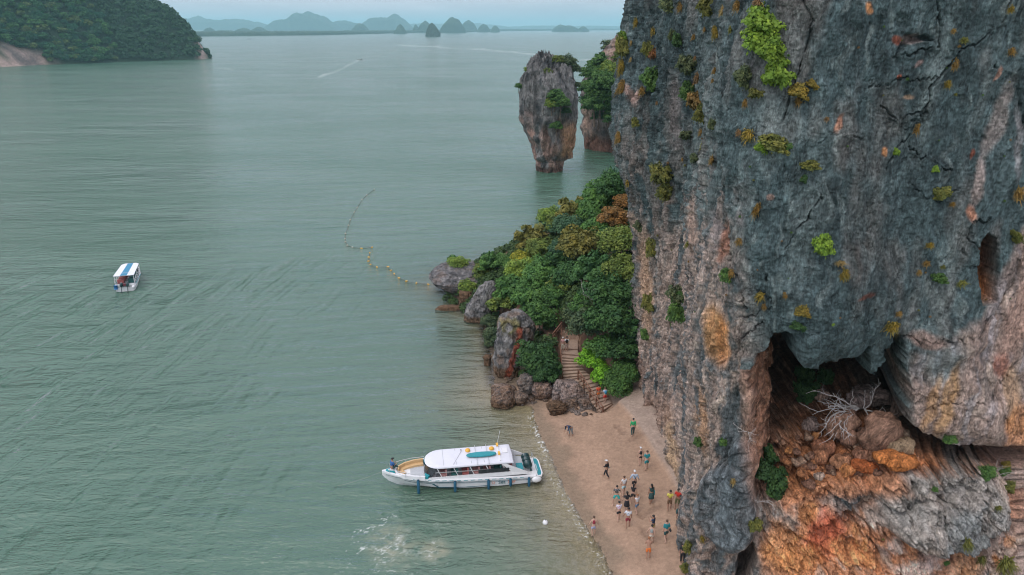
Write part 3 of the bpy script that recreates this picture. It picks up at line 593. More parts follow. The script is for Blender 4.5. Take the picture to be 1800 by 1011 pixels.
for cx, cy, rx, ry, rot, col_, s_ in [(1452, 945, 36, 42, 20, C(.52, .13, .06), .85), (1420, 900, 20, 20, 0, C(.58, .25, .09), .8), (1500, 975, 46, 18, 20, C(.60, .25, .10), .75), (1370, 960, 26, 44, 0, C(.56, .26, .11), .7), (1610, 1000, 40, 14, 0, C(.62, .52, .47), .7), (1540, 905, 20, 16, 0, C(.56, .47, .41), .7), (1405, 985, 45, 26, 0, orange, .7), (1650, 690, 12, 62, 14, C(.52, .30, .13), .7), (1622, 700, 9, 50, 14, C(.5, .28, .12), .6), (1770, 690, 14, 50, 10, C(.52, .34, .2), .6), (1775, 740, 24, 42, 12, orange, .72), (1760, 640, 14, 22, 0, red * .7, .6),
        (1258, 585, 20, 48, -6, C(.52, .27, .11), .85), (1270, 600, 10, 40, 0, orange, .6), (1272, 425, 6, 34, 4, C(.42, .19, .12), .75), (1258, 410, 9, 40, 4, C(.30, .26, .25), .7), (1216, 400, 6, 60, 2, C(.45, .31, .24), .8), (1135, 500, 11, 95, -3, C(.50, .33, .22), .9), (1112, 390, 7, 26, -25, C(.42, .30, .22), .8), (1108, 165, 9, 22, -30, C(.44, .29, .24), .8), (1188, 205, 10, 60, 0, C(.32, .26, .25), .4),
        (1180, 785, 9, 62, -8, C(.52, .36, .22), .9), (1235, 740, 7, 60, -4, C(.5, .28, .15), .7), (1120, 650, 9, 40, 0, C(.38, .24, .18), .6), (1150, 725, 30, 34, 40, C(.36, .24, .18), .7), (1605, 925, 26, 12, 30, orange, .7), (1640, 965, 24, 30, 0, C(.5, .42, .40), .7), (1570, 960, 22, 16, 0, C(.52, .45, .42), .6), (1700, 990, 26, 40, 0, C(.50, .27, .13), .6), (1790, 560, 22, 80, 18, C(.42, .26, .2), .6),
        (1620, 590, 30, 10, 0, C(.36, .22, .17), .6), (1706, 376, 8, 14, 0, C(.52, .25, .16), .9), (1720, 320, 10, 42, 14, C(.38, .30, .27), .8), (1755, 210, 14, 70, 20, C(.27, .23, .21), .8), (1790, 250, 8, 60, 0, C(.36, .33, .33), .5), (1604, 66, 22, 8, -5, C(.38, .30, .27), .8), (1580, 70, 8, 8, 0, red * .5, .8), (1529, 12, 6, 10, 10, orange, .8), (1476, 215, 5, 16, 15, C(.5, .24, .15), .8), (1553, 268, 5, 9, 0, orange, .7), (1583, 135, 3, 5, 0, red, .7),
        (1753, 130, 4, 12, 20, C(.46, .25, .18), .8), (1710, 270, 4, 10, 20, red * .8, .7), (1620, 115, 9, 5, -30, C(.4, .27, .24), .7), (1595, 170, 10, 5, 0, C(.40, .25, .15), .6), (1300, 385, 8, 18, 0, C(.28, .24, .23), .5), (1510, 515, 14, 4, -25, red * .35, .6), (1355, 350, 6, 5, 0, C(.40, .24, .18), .6)]:
    c = mixv(c, col_, s_ * el(cx, cy, rx, ry, rot, .4) * sstep(-.45, .0, pt2 + .3))
# smooth slate-grey lumps
for m in (b3, b4, b7): c = mixv(c, C(.115, .14, .15) * (1 + 1.2 * st2[:, None]), np.clip(m * 1.6, 0, 1) * .85)
c = mixv(c, C(.29, .275, .25) * (1 + .6 * pt2[:, None]), .85 * np.clip(b2 * 1.5, 0, 1)); c = mixv(c, C(.14, .17, .175), .7 * b2 * sstep(.05, .3, pt + (V - 880) * .006))
c = mixv(c, blue * .9, .8 * b5 + .0 * U)
c = mixv(c, C(.10, .12, .125), .8 * b10 * sstep(-.1, .2, pt2 + .1))
c = mixv(c, C(.34, .24, .19), .5 * h7); c = mixv(c, red, .3 * el(1490, 800, 60, 30, 0, .6))
# inside the recesses: side gap and deep back painted darker as shade
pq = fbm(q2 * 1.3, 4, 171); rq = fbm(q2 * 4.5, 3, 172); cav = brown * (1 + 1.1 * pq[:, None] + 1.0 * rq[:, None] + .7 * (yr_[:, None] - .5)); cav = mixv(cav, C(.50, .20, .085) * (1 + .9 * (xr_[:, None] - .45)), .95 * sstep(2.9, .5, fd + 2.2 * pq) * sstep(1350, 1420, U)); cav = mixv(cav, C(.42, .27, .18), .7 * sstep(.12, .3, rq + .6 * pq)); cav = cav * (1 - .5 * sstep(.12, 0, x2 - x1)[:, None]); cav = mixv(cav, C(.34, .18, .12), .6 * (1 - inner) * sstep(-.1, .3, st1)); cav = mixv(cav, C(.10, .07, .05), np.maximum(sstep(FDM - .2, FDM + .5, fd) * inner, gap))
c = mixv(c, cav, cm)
rim = sstep(-30, -2, -np.abs(poly_sd(cave, Us, Vs))) * (1 - cm) * (V > 640) * (U < 1400); c = mixv(c, C(.40, .19, .11), .6 * rim)
c = mixv(c, C(.46, .20, .09), .75 * orangezone)
c = mixv(c, mixv(np.repeat(brown, len(U), 0), orange, sstep(478, 512, V)), h1); c = mixv(c, C(.03, .022, .018), h2 * .9); c = mixv(c, C(.05, .035, .03), .9 * np.maximum(h3, h4))  # lower slit and small holes painted near black as shade
c = c * (1 - .3 * cr_all[:, None]) * (1 + .7 * sp[:, None] + .45 * rough[:, None] + .35 * (fine[:, None] - .45))
c = np.clip(c * (1.06 + .26 * apron[:, None] * (1 - cm[:, None])), .012, .8)
call = np.repeat(slate, len(bx), 0); call[vw] = c; po = fbm(qo * (.3, .3, .08), 4, 251); call[vo_] = np.clip(mixv(np.repeat(slate, vo_.sum(), 0), C(.25, .25, .25), sstep(-.1, .35, po)), .02, .8)
pos = np.stack([bx + nx * d + SHX, by + ny * d, bz + SHZ], 1)
topv = pos.reshape(NR, NC, 3)[-1]; ctr = np.array([75, 95, 66]); ext = []
for f_, zz in ((.06, 63), (.25, 66), (.6, 67), (1, 66)):
    r_ = topv * (1 - f_) + ctr * f_; r_ = r_.copy(); r_[:, 2] = zz; ext.append(r_)
pos = np.concatenate([pos] + ext); call = np.concatenate([call] + [np.repeat(slate, NC, 0)] * len(ext))
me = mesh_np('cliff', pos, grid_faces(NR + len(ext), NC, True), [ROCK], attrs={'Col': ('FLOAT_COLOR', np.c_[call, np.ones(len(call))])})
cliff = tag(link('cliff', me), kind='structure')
# picture-point lookup on the finished cliff
_k = np.where(vw)[0]; _cu, _cv, _cd = proj(*pos[_k].T)
_s = (_cu > 1050) & (_cu < 1830) & (_cv > -20) & (_cv < 1040); _k = _k[_s]; _cu = _cu[_s]; _cv = _cv[_s]; _cd = _cd[_s]
_cell = {}; _ci = ((_cv + 20) // 6).astype(int) * 1000 + (_cu // 6).astype(int)
_o = np.lexsort((_cd, _ci)); _ci2 = _ci[_o]; _first = np.r_[True, _ci2[1:] != _ci2[:-1]]
for a_, b_ in zip(_ci2[_first], _k[_o][_first]): _cell[int(a_)] = int(b_)
NRM = np.stack([nx, ny], 1)
def on_cliff(px, py):
    for r_ in range(4):
        for dv in range(-r_, r_ + 1):
            for du in range(-r_, r_ + 1):
                k = _cell.get((int((py + 20) // 6) + dv) * 1000 + int(px // 6) + du)
                if k is not None: return Vector(pos[k]), Vector((NRM[k][0], NRM[k][1], 0)).normalized()
    x, y, z = PY(px, py, 42); return Vector((x, y, z)), Vector((0, -1, 0))
# ------------------------------------------------------------------ rocks that stand on their own
def stack_rock(name, Y, levels, ratio=.7, nu=120, nv=120, amp=.6, seed=0, colf=None, mat=None, zbot=None, blocky=.35, close=True, flute=.5, spike=0):
    """a rock from its outline at distance Y: every level gets its own centre, width and depth"""
    lv = sorted(levels, key=lambda a: -a[0]); zs = np.array([PY(a[1], a[0], Y)[2] for a in lv]); xl = np.array([PY(a[1], a[0], Y)[0] for a in lv]); xr = np.array([PY(a[2], a[0], Y)[0] for a in lv])
    if zbot is not None: zs = np.r_[zbot, zs]; xl = np.r_[xl[0], xl]; xr = np.r_[xr[0], xr]
    z = np.interp(np.linspace(0, 1, nv), np.linspace(0, 1, len(zs)), zs); z = np.linspace(zs[0], zs[-1], nv)
    L = np.interp(z, zs, xl); R = np.interp(z, zs, xr); th = np.arange(nu) / nu * 2 * pi
    cx = (L + R) / 2; rx = np.maximum((R - L) / 2, .02); ry = rx * ratio if not callable(ratio) else ratio(z, rx)
    ry = np.minimum(ry, np.maximum(rx, .3) * 3)
    ct = np.sign(np.cos(th)) * np.abs(np.cos(th)) ** .8; s_ = np.sign(np.sin(th)) * np.abs(np.sin(th)) ** .8
    X = cx[:, None] + rx[:, None] * ct[None]; Yy = Y + ry[:, None] * s_[None]; Z = np.repeat(z[:, None], nu, 1)
    q = np.stack([X.ravel(), Yy.ravel(), Z.ravel()], 1); H = zs[-1] - zs[0]; k = 6 / max(H, 1)
    wq = q + .5 / k * .3 * np.stack([fbm(q * k, 2, seed + 1), fbm(q * k, 2, seed + 2), fbm(q * k, 2, seed + 3)], 1)
    w1, w2, wr = worley(wq * (k * .7, k * .7, k * .42), seed + 4); j = sstep(.12, 0, w2 - w1)
    fl = fbm(wq * (k * 1.6, k * 1.6, k * .3), 3, seed + 5, ridged=True); rg = fbm(wq * k * 1.6, 4, seed + 6)
    dd = amp * (blocky * ((wr - .5) * 1.2 - .6 * j) + flute * (fl - .45) + .6 * rg)
    cen = np.stack([np.repeat(cx[:, None], nu, 1).ravel(), np.full(len(q), Y), q[:, 2]], 1); dr = q - cen; ln = np.linalg.norm(dr, axis=1, keepdims=True) + 1e-6
    dd = dd * np.clip(ln[:, 0] / (amp * 1.5 + .01), 0, 1)
    p = q + dr / ln * dd[:, None]; p[:, 2] += amp * .35 * rg; dd2 = fbm(q * (k * 3.5, k * 3.5, k * .8), 3, seed + 8, ridged=True) - .4; p += dr / ln * (amp * .22 * dd2 * np.clip(ln[:, 0] / (amp + .01), 0, 1))[:, None]
    if spike: p[:, 2] += spike * sstep(zs[-1] - 6, zs[-1], q[:, 2]) * (fbm(q * (1.1, 1.1, .01), 3, seed + 9, ridged=True) - .35)
    col = colf(q, rg, fl, wr, j) if colf else np.tile([.2, .2, .2], (len(q), 1))
    col = np.clip(col * (1 - .35 * j[:, None]), .01, .9)
    top = p.reshape(nv, nu, 3)[-1].mean(0); p = np.concatenate([p, top[None]]); col = np.concatenate([col, col[-1:]])
    ff = grid_faces(nv, nu, True); e = len(p) - 1; b0 = (nv - 1) * nu
    tri = np.array([(b0 + i, b0 + (i + 1) % nu, e, e) for i in range(nu)])
    me = bpy.data.meshes.new(name)
    me.from_pydata(p.tolist(), [], ff.tolist() + [tuple(t_[:3]) for t_ in tri.tolist()])
    a = me.attributes.new('Col', 'FLOAT_COLOR', 'POINT'); a.data.foreach_set('color', np.c_[col, np.ones(len(col))].astype(np.float32).ravel())
    for f_ in me.polygons: f_.use_smooth = True
    me.materials.append(mat or ROCK); me.update()
    o = link(name, me); o['_p'] = 0; del o['_p']
    return o, p
c3 = lambda a, n: np.tile(np.array(a, np.float32), (n, 1))
def tapu_col(q, rg, fl, wr, j):
    n = len(q); c = c3((.185, .185, .18), n); c = mixv(c, c3((.065, .072, .076), n), sstep(0, .3, rg + .3 * (fl - .5))); c = mixv(c, c3((.30, .29, .28), n), .6 * sstep(.45, .75, fl) * sstep(-.2, .2, rg))
    lowm = sstep(17, 8, q[:, 2] + 8 * rg); c = mixv(c, c3((.33, .20, .155), n), .75 * lowm * sstep(-.2, .2, fbm(q * (.5, .5, .15), 3, 77))); c = mixv(c, c3((.44, .235, .13), n), .85 * sstep(11, 12.8, q[:, 0]) * sstep(14, 10, q[:, 2] + 3 * rg) * sstep(2.5, 5, q[:, 2]))
    c = mixv(c, c3((.115, .07, .055), n), .8 * sstep(1.5, .7, q[:, 2])); return c
YT = 185.0
tapu, tapu_p = stack_rock('rock_stack', YT, [(103, 952, 958), (108, 945, 968), (114, 938, 986), (124, 926, 1000), (135, 920, 1007), (150, 917, 1010), (175, 916, 1012), (195, 916, 1012), (210, 918, 1011), (225, 924, 1009), (240, 930, 1008), (255, 936, 1006), (268, 941, 1003), (278, 944, 999), (283, 946, 988), (290, 945, 987), (298, 946, 985), (306, 946, 985)], .8, 260, 300, 1.45, 301, tapu_col, ROCK_FAR, -2.5, .22, flute=1.0, spike=4.2)
tag(tapu, 'tall grey limestone pillar standing in the water, wider at the top than at its foot', 'rock pillar')
def head_col(q, rg, fl, wr, j):
    n = len(q); c = c3((.20, .17, .155), n); c = mixv(c, c3((.40, .27, .205), n), sstep(-.1, .2, fbm(q * (.2, .2, .06), 3, 78)) * .8); c = mixv(c, c3((.09, .085, .085), n), .8 * sstep(.05, .3, rg)); c = mixv(c, c3((.16, .075, .05), n), sstep(6, 3, q[:, 2] + 5 * rg) * .8); return c
YH = 222.0
headl, head_p = stack_rock('headland', YH, [(62, 1085, 1230), (80, 1070, 1230), (92, 1058, 1230), (108, 1042, 1230), (125, 1032, 1230), (150, 1026, 1230), (180, 1026, 1230), (205, 1028, 1230), (225, 1026, 1230), (245, 1030, 1230), (262, 1034, 1230)], .55, 200, 140, 2.2, 311, head_col, ROCK_FAR, -2.5)
tag(headl, kind='structure')
def grey_col(tide=.9, tint=(.21, .205, .20), warm=.5):
    def f_(q, rg, fl, wr, j):
        n = len(q); c = c3(tint, n); c = mixv(c, c3((.085, .088, .095), n), .8 * sstep(.0, .3, rg + .2 * (fl - .5))); c = mixv(c, c3((.36, .345, .33), n), .6 * sstep(.05, .35, -rg))
        c = mixv(c, c3((.26, .165, .11), n), warm * sstep(0, .25, fbm(q * .9, 3, 79)))
        c = mixv(c, c3((.155, .095, .055), n), .9 * sstep(tide + .5, tide, q[:, 2] + .6 * rg)); return c
    return f_
def yat(px, py, z=0): return P(px, py, z)[1]
def red_col(q, rg, fl, wr, j):
    c = grey_col(1.0)(q, rg, fl, wr, j); u, v, _ = proj(*q.T); u = u + 6 * rg
    m = sstep(7, 3, line_d([(914, 580), (912, 605), (900, 635), (892, 662)], u, v)) * (q[:, 1] < yat(900, 664)); c = mixv(c, c3((.30, .075, .04), len(q)), .9 * m)
    m2 = pg2([(878, 560), (905, 556), (918, 572), (900, 590), (885, 590)], u, v); return mixv(c, c3((.26, .24, .07), len(q)), .55 * m2 * sstep(-.2, .2, rg))
def pg2(p_, u, v): return sstep(-4, 4, poly_sd(p_, u, v))
SR = [
 ('shore_rock', 'long dark grey overhanging rock that points out to sea at the tip of the headland', 'rock', 95.5, [(463, 790, 812), (468, 776, 840), (476, 762, 868), (484, 756, 880), (492, 764, 884), (500, 778, 884), (508, 796, 880), (516, 808, 872), (528, 815, 868)], 1.0, .5, grey_col(.3, (.17, .165, .165), .3), -1),
 ('shore_rock', 'big slanted pale grey boulder between the overhanging rock and the shrubs', 'rock', 84.8, [(495, 855, 868), (503, 846, 872), (515, 836, 872), (528, 828, 870), (540, 821, 868), (550, 817, 864), (560, 815, 862), (570, 818, 855)], .75, .45, grey_col(.5, (.23, .225, .22), .1), -1),
 ('shore_rock', 'reddish brown rock foot in the dark gap under the overhanging rock', 'rock', 89.5, [(512, 808, 832), (522, 808, 834), (535, 809, 832), (548, 806, 830)], .8, .35, grey_col(2.2, (.25, .15, .1), .9), -1),
 ('shore_rock', 'flat brown shelf rock lying low in the water left of the slanted boulder', 'rock', 88.3, [(538, 772, 812), (543, 765, 815), (550, 765, 815), (553, 768, 812)], .35, .2, grey_col(3, (.26, .15, .09), .9), -1),
 ('shore_rock', 'tall grey rock with a rust red streak and yellow moss beside the stairs', 'rock', 69.2, [(545, 902, 914), (551, 884, 922), (560, 878, 930), (575, 876, 939), (592, 874, 938), (610, 871, 930), (630, 868, 918), (648, 869, 912), (662, 876, 910), (670, 884, 908)], .75, .6, red_col, -1),
 ('shore_rock', 'rounded brown boulder at the water edge with a dark wet foot', 'rock', 62.8, [(680, 880, 896), (686, 873, 900), (694, 868, 903), (702, 864, 904), (710, 863, 903), (716, 868, 896)], .8, .3, grey_col(.45, (.27, .18, .13), .7), -.5),
 ('shore_rock', 'flat brown rock just behind the rounded boulder at the water edge', 'rock', 64.6, [(677, 868, 892), (682, 863, 905), (690, 863, 910), (698, 866, 912)], .6, .25, grey_col(.4, (.24, .16, .11), .7), -.5),
 ('shore_rock', 'grey brown block below the tall red streaked rock, right of the round boulder', 'rock', 64.6, [(660, 914, 936), (668, 911, 940), (680, 910, 941), (692, 914, 938), (698, 920, 930)], .8, .3, grey_col(.2, (.24, .20, .17), .5), -.5),
 ('shore_rock', 'pinkish boulder half under the dark bush left of the stair wall', 'rock', 64.0, [(672, 942, 965), (680, 937, 972), (690, 936, 970), (698, 940, 962)], .8, .3, grey_col(.2, (.34, .23, .18), .7), -.5),
 ('shore_rock', 'small split brown boulder between round boulder and sand', 'rock', 63.0, [(690, 905, 918), (696, 902, 928), (704, 904, 926), (709, 908, 920)], .8, .22, grey_col(.2, (.27, .19, .14), .6), -.5),
 ('shore_rock', 'pale pink rounded slab that carries the stairs above the sand', 'rock', 63.4, [(672, 986, 1014), (678, 982, 1020), (690, 982, 1028), (700, 984, 1036), (709, 990, 1040), (716, 1000, 1036)], .9, .22, grey_col(-9, (.40, .30, .26), .3), 0),
 ('shore_rock', 'narrow pale pillar of rock beside the lower end of the upper handrail', 'rock', 63.3, [(668, 978, 988), (676, 974, 990), (688, 971, 988), (699, 971, 984)], .9, .2, grey_col(-9, (.38, .30, .27), .3), 0),
 ('shore_rock', 'dark brown jagged rock on the sand below the stair wall', 'rock', 61.0, [(708, 965, 985), (714, 962, 998), (724, 966, 992), (733, 968, 982)], .8, .35, grey_col(2, (.17, .12, .09), .9), 0),
 ('shore_rock', 'grey brown bank of rock under the lower handrail', 'rock', 61.3, [(702, 1018, 1034), (710, 1018, 1040), (720, 1022, 1046), (730, 1030, 1052)], .6, .3, grey_col(-9, (.24, .19, .16), .6), 0),
 ('shore_rock', 'small dark olive boulder lying alone on the sand near the stair foot', 'rock', 59.5, [(737, 1016, 1025), (742, 1010, 1027), (748, 1011, 1026), (751, 1014, 1022)], .8, .18, grey_col(-9, (.13, .10, .065), .6), 0),
 ('shore_rock', 'brown boulder against the stair wall, right of the jagged dark rock', 'rock', 62.1, [(700, 998, 1012), (706, 994, 1018), (714, 994, 1020), (720, 1000, 1016)], .8, .25, grey_col(-9, (.24, .16, .11), .6), 0),
 ('shore_rock', 'small dark brown rock poking out of the shallows left of the tall rock', 'rock', 71.8, [(624, 853, 860), (628, 849, 864), (633, 851, 862)], .8, .2, grey_col(2, (.17, .10, .07), .6), -.5),
 ('shore_rock', 'small dark rock in the foam at the water edge', 'rock', 60.0, [(752, 932, 938), (756, 930, 941), (760, 933, 939)], .8, .12, grey_col(2, (.13, .09, .07), .6), -.3),
 ('shore_rock', 'grey boulder wedged between path and bushes above the stairs', 'rock', 75.5, [(584, 1008, 1020), (590, 1000, 1022), (600, 992, 1020), (608, 990, 1012)], .8, .3, grey_col(-9, (.19, .17, .16), .4), 2),
 ('shore_rock', 'small tan wedge of stone on the sand under the stair wall', 'rock', 60.3, [(729, 1003, 1007), (733, 1002, 1010), (736, 1004, 1009)], .8, .1, grey_col(-9, (.27, .17, .12), .6), 0),
]
for nm, lab, cat, Y, lv, ratio, amp, cf, zb in SR:
    H = abs(lv[0][0] - lv[-1][0]); nu = int(np.clip(H * 2, 36, 130)); o, _ = stack_rock(nm, Y, lv, ratio, nu, int(np.clip(H * 1.6, 22, 120)), amp, len(lab) * 7 + int(Y * 3), cf, None, zb); tag(o, lab, cat)
# small stones washed out between the boulders
def lump(name, seed, dims, tint, nu=18, nv=11, amp=.3, mat=None):
    th = np.arange(nu) / nu * 2 * pi; ph = np.linspace(.001, pi - .001, nv); q = np.stack([(np.sin(ph)[:, None] * np.cos(th)[None]).ravel(), (np.sin(ph)[:, None] * np.sin(th)[None]).ravel(), np.repeat(np.cos(ph)[:, None], nu, 1).ravel()], 1)
    w1, w2, wr = worley(q * 1.1 + seed, seed); r = 1 + amp * (wr - .5) + amp * .9 * fbm(q * 1.3 + seed, 3, seed); p = np.sign(q) * np.abs(q) ** .85 * r[:, None] * np.array(dims)[None] * .5
    n_ = fbm(q * 2.1 + seed, 3, seed + 3)[:, None]; col = np.clip(np.array(tint)[None] * (1 + .9 * n_), .01, .9)
    me = mesh_np(name, p, grid_faces(nv, nu, True)[:, ::-1], [mat or ROCK], attrs={'Col': ('FLOAT_COLOR', np.c_[col, np.ones(len(col))])}); return me
st_me = [lump('stone', 900 + i, (1, .8, .55), c_, 12, 8) for i, c_ in enumerate([(.25, .17, .12), (.18, .13, .10), (.28, .23, .20)])]
for i in range(46):
    u, v_ = random.choice([(random.uniform(935, 1010), random.uniform(700, 722)), (random.uniform(905, 965), random.uniform(690, 712)), (random.uniform(1000, 1050), random.uniform(716, 734)), (random.uniform(880, 910), random.uniform(664, 690))])
    x, y, z = on_ground(u, v_); o = link('shore_stone', st_me[i % 3], None, (x, y, z + .06)); s_ = random.uniform(.25, .8); o.scale = (s_, s_, s_); o.rotation_euler = (0, 0, random.uniform(0, 6))
    tag(o, 'loose brown stone among the rubble at the foot of the stairs', 'stone', 'loose stones at the foot of the stairs')
# boulders lying in the recess of the cliff
for i, (u, v_, wpx, hpx, tint, lab, rt) in enumerate([
 (1466, 738, 50, 44, (.36, .21, .145), 'large pinkish brown angular boulder under the bare grey branches', 0), (1537, 745, 62, 60, (.31, .18, .125), 'tall brown slab of rock leaning right of the bare branches', .5), (1484, 762, 27, 30, (.34, .19, .13), 'round brown boulder below the large pinkish boulder in the recess', 0), (1488, 745, 20, 16, (.34, .19, .13), 'small round brown stone resting on the round boulder', 0),
 (1577, 774, 42, 26, (.42, .30, .19), 'pale tan block on the recess floor near its right end', 0), (1583, 760, 22, 12, (.40, .28, .2), 'small tan stone lying on the pale tan block', 0), (1568, 798, 56, 25, (.55, .20, .06), 'bright orange flat boulder at the right front of the recess', .1), (1514, 812, 38, 16, (.50, .15, .05), 'deep orange red flat stone left of the bright orange boulder', 0), (1486, 826, 24, 22, (.58, .24, .09), 'orange stone at the front edge of the recess floor', 0), (1440, 800, 22, 30, (.42, .19, .10), 'orange brown stone low on the left of the rubble', 0),
 (1506, 790, 28, 26, (.32, .16, .10), 'brown boulder in the middle of the rubble slope', 0), (1533, 785, 26, 26, (.28, .14, .09), 'dark brown boulder right of the rubble middle', 0), (1445, 778, 34, 26, (.36, .16, .09), 'reddish boulder below the left end of the branches', 0), (1500, 700, 36, 18, (.33, .25, .22), 'grey pink flat stone behind the branches', 0), (1445, 690, 24, 16, (.38, .26, .20), 'tan stone beneath the dark hanging plants in the recess', 0), (1521, 683, 56, 26, (.26, .20, .17), 'long flat grey slab deep in the recess right of the branches', 0), (1574, 712, 20, 34, (.27, .19, .15), 'upright brown block beside the dark right wall of the recess', 0), (1470, 806, 30, 22, (.45, .22, .12), 'wedge of orange rock left of the front orange stone', 0), (1417, 745, 22, 26, (.30, .22, .19), 'grey brown boulder at the left foot of the branches', 0), (1434, 836, 16, 15, (.44, .33, .26), 'small round cream stone at the foot of the rubble', 0), (1535, 778, 14, 10, (.5, .18, .07), 'small orange chip right of the rubble middle', 0)]):
    p, n_ = on_cliff(u, v_ + hpx * .25); s_ = (p.y * cP + (CAM_H - p.z) * sP) / F
    me = lump('boulder', 950 + i, (wpx * s_ * 1.08, wpx * s_ * .95, hpx * s_ * 1.15), tint, 26, 16, .45); o = link('cave_boulder', me, None, p + Vector((0, -.25 * wpx * s_, hpx * s_ * .30))); o.rotation_euler.y = rt; tag(o, lab, 'boulder')
rb_me = [lump('rubble_block', 980 + i, (1, .85, .75), c_, 16, 10, .55) for i, c_ in enumerate([(.46, .20, .09), (.34, .17, .10), (.40, .26, .18), (.54, .24, .09), (.28, .15, .10)])]
rr5 = random.Random(5)
for i in range(64):
    t_ = rr5.random(); u = 1392 + 190 * t_ + rr5.uniform(-10, 10); v_ = rr5.uniform(742 + 20 * t_, 862 - 48 * t_); p, n_ = on_cliff(u, v_); s_ = (p.y * cP + (CAM_H - p.z) * sP) / F * rr5.uniform(8, 19)
    o = link('rubble_block', rb_me[i % 5], None, p + Vector((0, -.1 * s_, .12 * s_))); o.scale = (s_, s_, s_); o.rotation_euler = (rr5.uniform(-.5, .5), rr5.uniform(-.6, .6), rr5.uniform(0, 6)); tag(o, 'angular orange brown block in the rubble slope of the cliff recess', 'stone', 'rubble blocks on the floor of the cliff recess')
# ------------------------------------------------------------------ far karst hills, mangrove shore, islet
fm, t, b, o_ = new_mat('far_forest'); n = noise(t, objco(t), .02, 6, .7); t.links.new(ramp(t, n, (.3, (.02, .04, .028)), (.6, (.045, .075, .04)), (.75, (.14, .13, .12))), b.inputs['Base Color']); b.inputs['Roughness'].default_value = .95; b.inputs['Specular IOR Level'].default_value = .1
def far_hill(x0, x1, ytop, dist, seed, peaks=None):
    """steep-sided karst hill between two sight lines"""
    k = dist / F; X0 = (x0 - 900) * k; X1 = (x1 - 900) * k; H = (48 - ytop) * k * .85 + CAM_H * .9; wd = X1 - X0
    nu, nv = 60, 16; u = np.linspace(0, 1, nu); v = np.linspace(-1, 1, nv)
    UU, VV = np.meshgrid(u, v); q = np.stack([UU.ravel() * wd / 350 + seed, VV.ravel() * 1.2, 0 * UU.ravel()], 1)
    edge = (1 - np.abs(2 * UU.ravel() - 1) ** 3.2) * (1 - VV.ravel() ** 2) ** .5
    prof = np.interp(UU.ravel(), *zip(*(peaks or [(0, .35), (.2, .8), (.45, 1), (.7, .85), (1, .3)])))
    h = H * np.clip(edge, 0, 1) ** .45 * prof ** .7 * (1 + .42 * fbm(q * 2.2, 4, seed) + .16 * fbm(q * 7, 3, seed + 1)) - 8 * (edge <= 0)
    p = np.stack([X0 + UU.ravel() * wd, dist / .9433 * .9433 + VV.ravel() * max(wd * .35, 60), h], 1)
    o = link('karst_hill', mesh_np('karst_hill', p, grid_faces(nv, nu), [fm])); tag(o, kind='structure'); return o
P2 = [(0, .3), (.15, .55), (.3, .6), (.42, .95), (.6, 1), (.8, .85), (1, .3)]; PK = [(0, .3), (.3, .75), (.55, .7), (.72, 1), (.85, .7), (1, .3)]; R1 = [(0, .3), (.25, .7), (.5, 1), (.75, .75), (1, .3)]; LR = [(0, .5), (.3, .9), (.5, .7), (.7, .85), (1, .5)]
for i, (a, b_, yt, dist, pk) in enumerate([
 (300, 420, 27, 10500, LR), (330, 500, 31, 10000, LR), (494, 612, 23, 8600, P2), (575, 660, 36, 9200, R1), (645, 735, 25, 8800, PK), (610, 800, 40, 12500, LR), (700, 905, 40, 13500, LR), (860, 1120, 44, 14000, LR),
 (634, 662, 41, 6000, R1), (390, 405, 48, 5600, R1), (405, 440, 52, 5600, LR), (440, 468, 49, 5000, R1), (468, 492, 47, 5200, R1), (705, 724, 44, 4300, R1), (736, 745, 42, 5600, R1), (742, 769, 37, 5200, R1), (780, 824, 30, 5000, R1), (812, 843, 36, 6500, R1), (842, 864, 41, 5800, R1), (864, 880, 45, 5600, R1), (966, 1012, 43, 6300, LR), (1008, 1028, 46, 6300, R1), (1085, 1106, 45, 6500, R1)]):
    far_hill(a, b_, yt, dist, 400 + i, pk)
# mangrove belt
def belt(pts, hgt, depth, seed, n=700):
    xs = np.linspace(pts[0][0], pts[-1][0], n); yb = np.interp(xs, [a for a, _ in pts], [b_ for _, b_ in pts]); W0 = np.array([P(a, c_)[:2] for a, c_ in zip(xs, yb)])
    rows = []
    for k, (dy, hz) in enumerate(((0, -1), (4, .55), (25, .9), (depth * .4, 1), (depth, 1), (depth + 20, -1))):
        nn = fbm(np.stack([xs * .35, xs * 0 + k * 3.1, xs * 0], 1), 3, seed) ; f_ = (1 + dy / W0[:, 1])
        rows.append(np.stack([W0[:, 0] * f_, W0[:, 1] * f_, hgt * hz * (1 + .45 * nn) if hz > 0 else np.full(n, -1.0)], 1))
    return np.concatenate(rows), grid_faces(len(rows), n)
for pts, hg, sd_ in (([(340, 64.2), (560, 62), (700, 58.5), (860, 56)], 15, 501), ([(840, 55.2), (960, 54.2), (1120, 53)], 17, 503)):
    p, f_ = belt(pts, hg, 900, sd_); o = link('mangrove_shore', mesh_np('mangrove_shore', p, f_, [fm])); tag(o, 'low dark belt of mangrove forest along the far shore', 'mangroves', kind='stuff')
tg_ = [(40.5, 758, 760), (45, 754, 765), (51, 751, 769), (57, 749, 773), (62, 748, 774)]
def iscol(q, rg, fl, wr, j): n = len(q); return mixv(c3((.04, .065, .04), n), c3((.14, .13, .11), n), sstep(.1, .3, rg) * sstep(20, 5, q[:, 2]))
o, _ = stack_rock('islet', 3000, tg_, .8, 60, 40, 5, 521, iscol, ROCK_FAR, -2); tag(o, 'small pointed wooded islet in front of the far mangrove shore', 'islet')
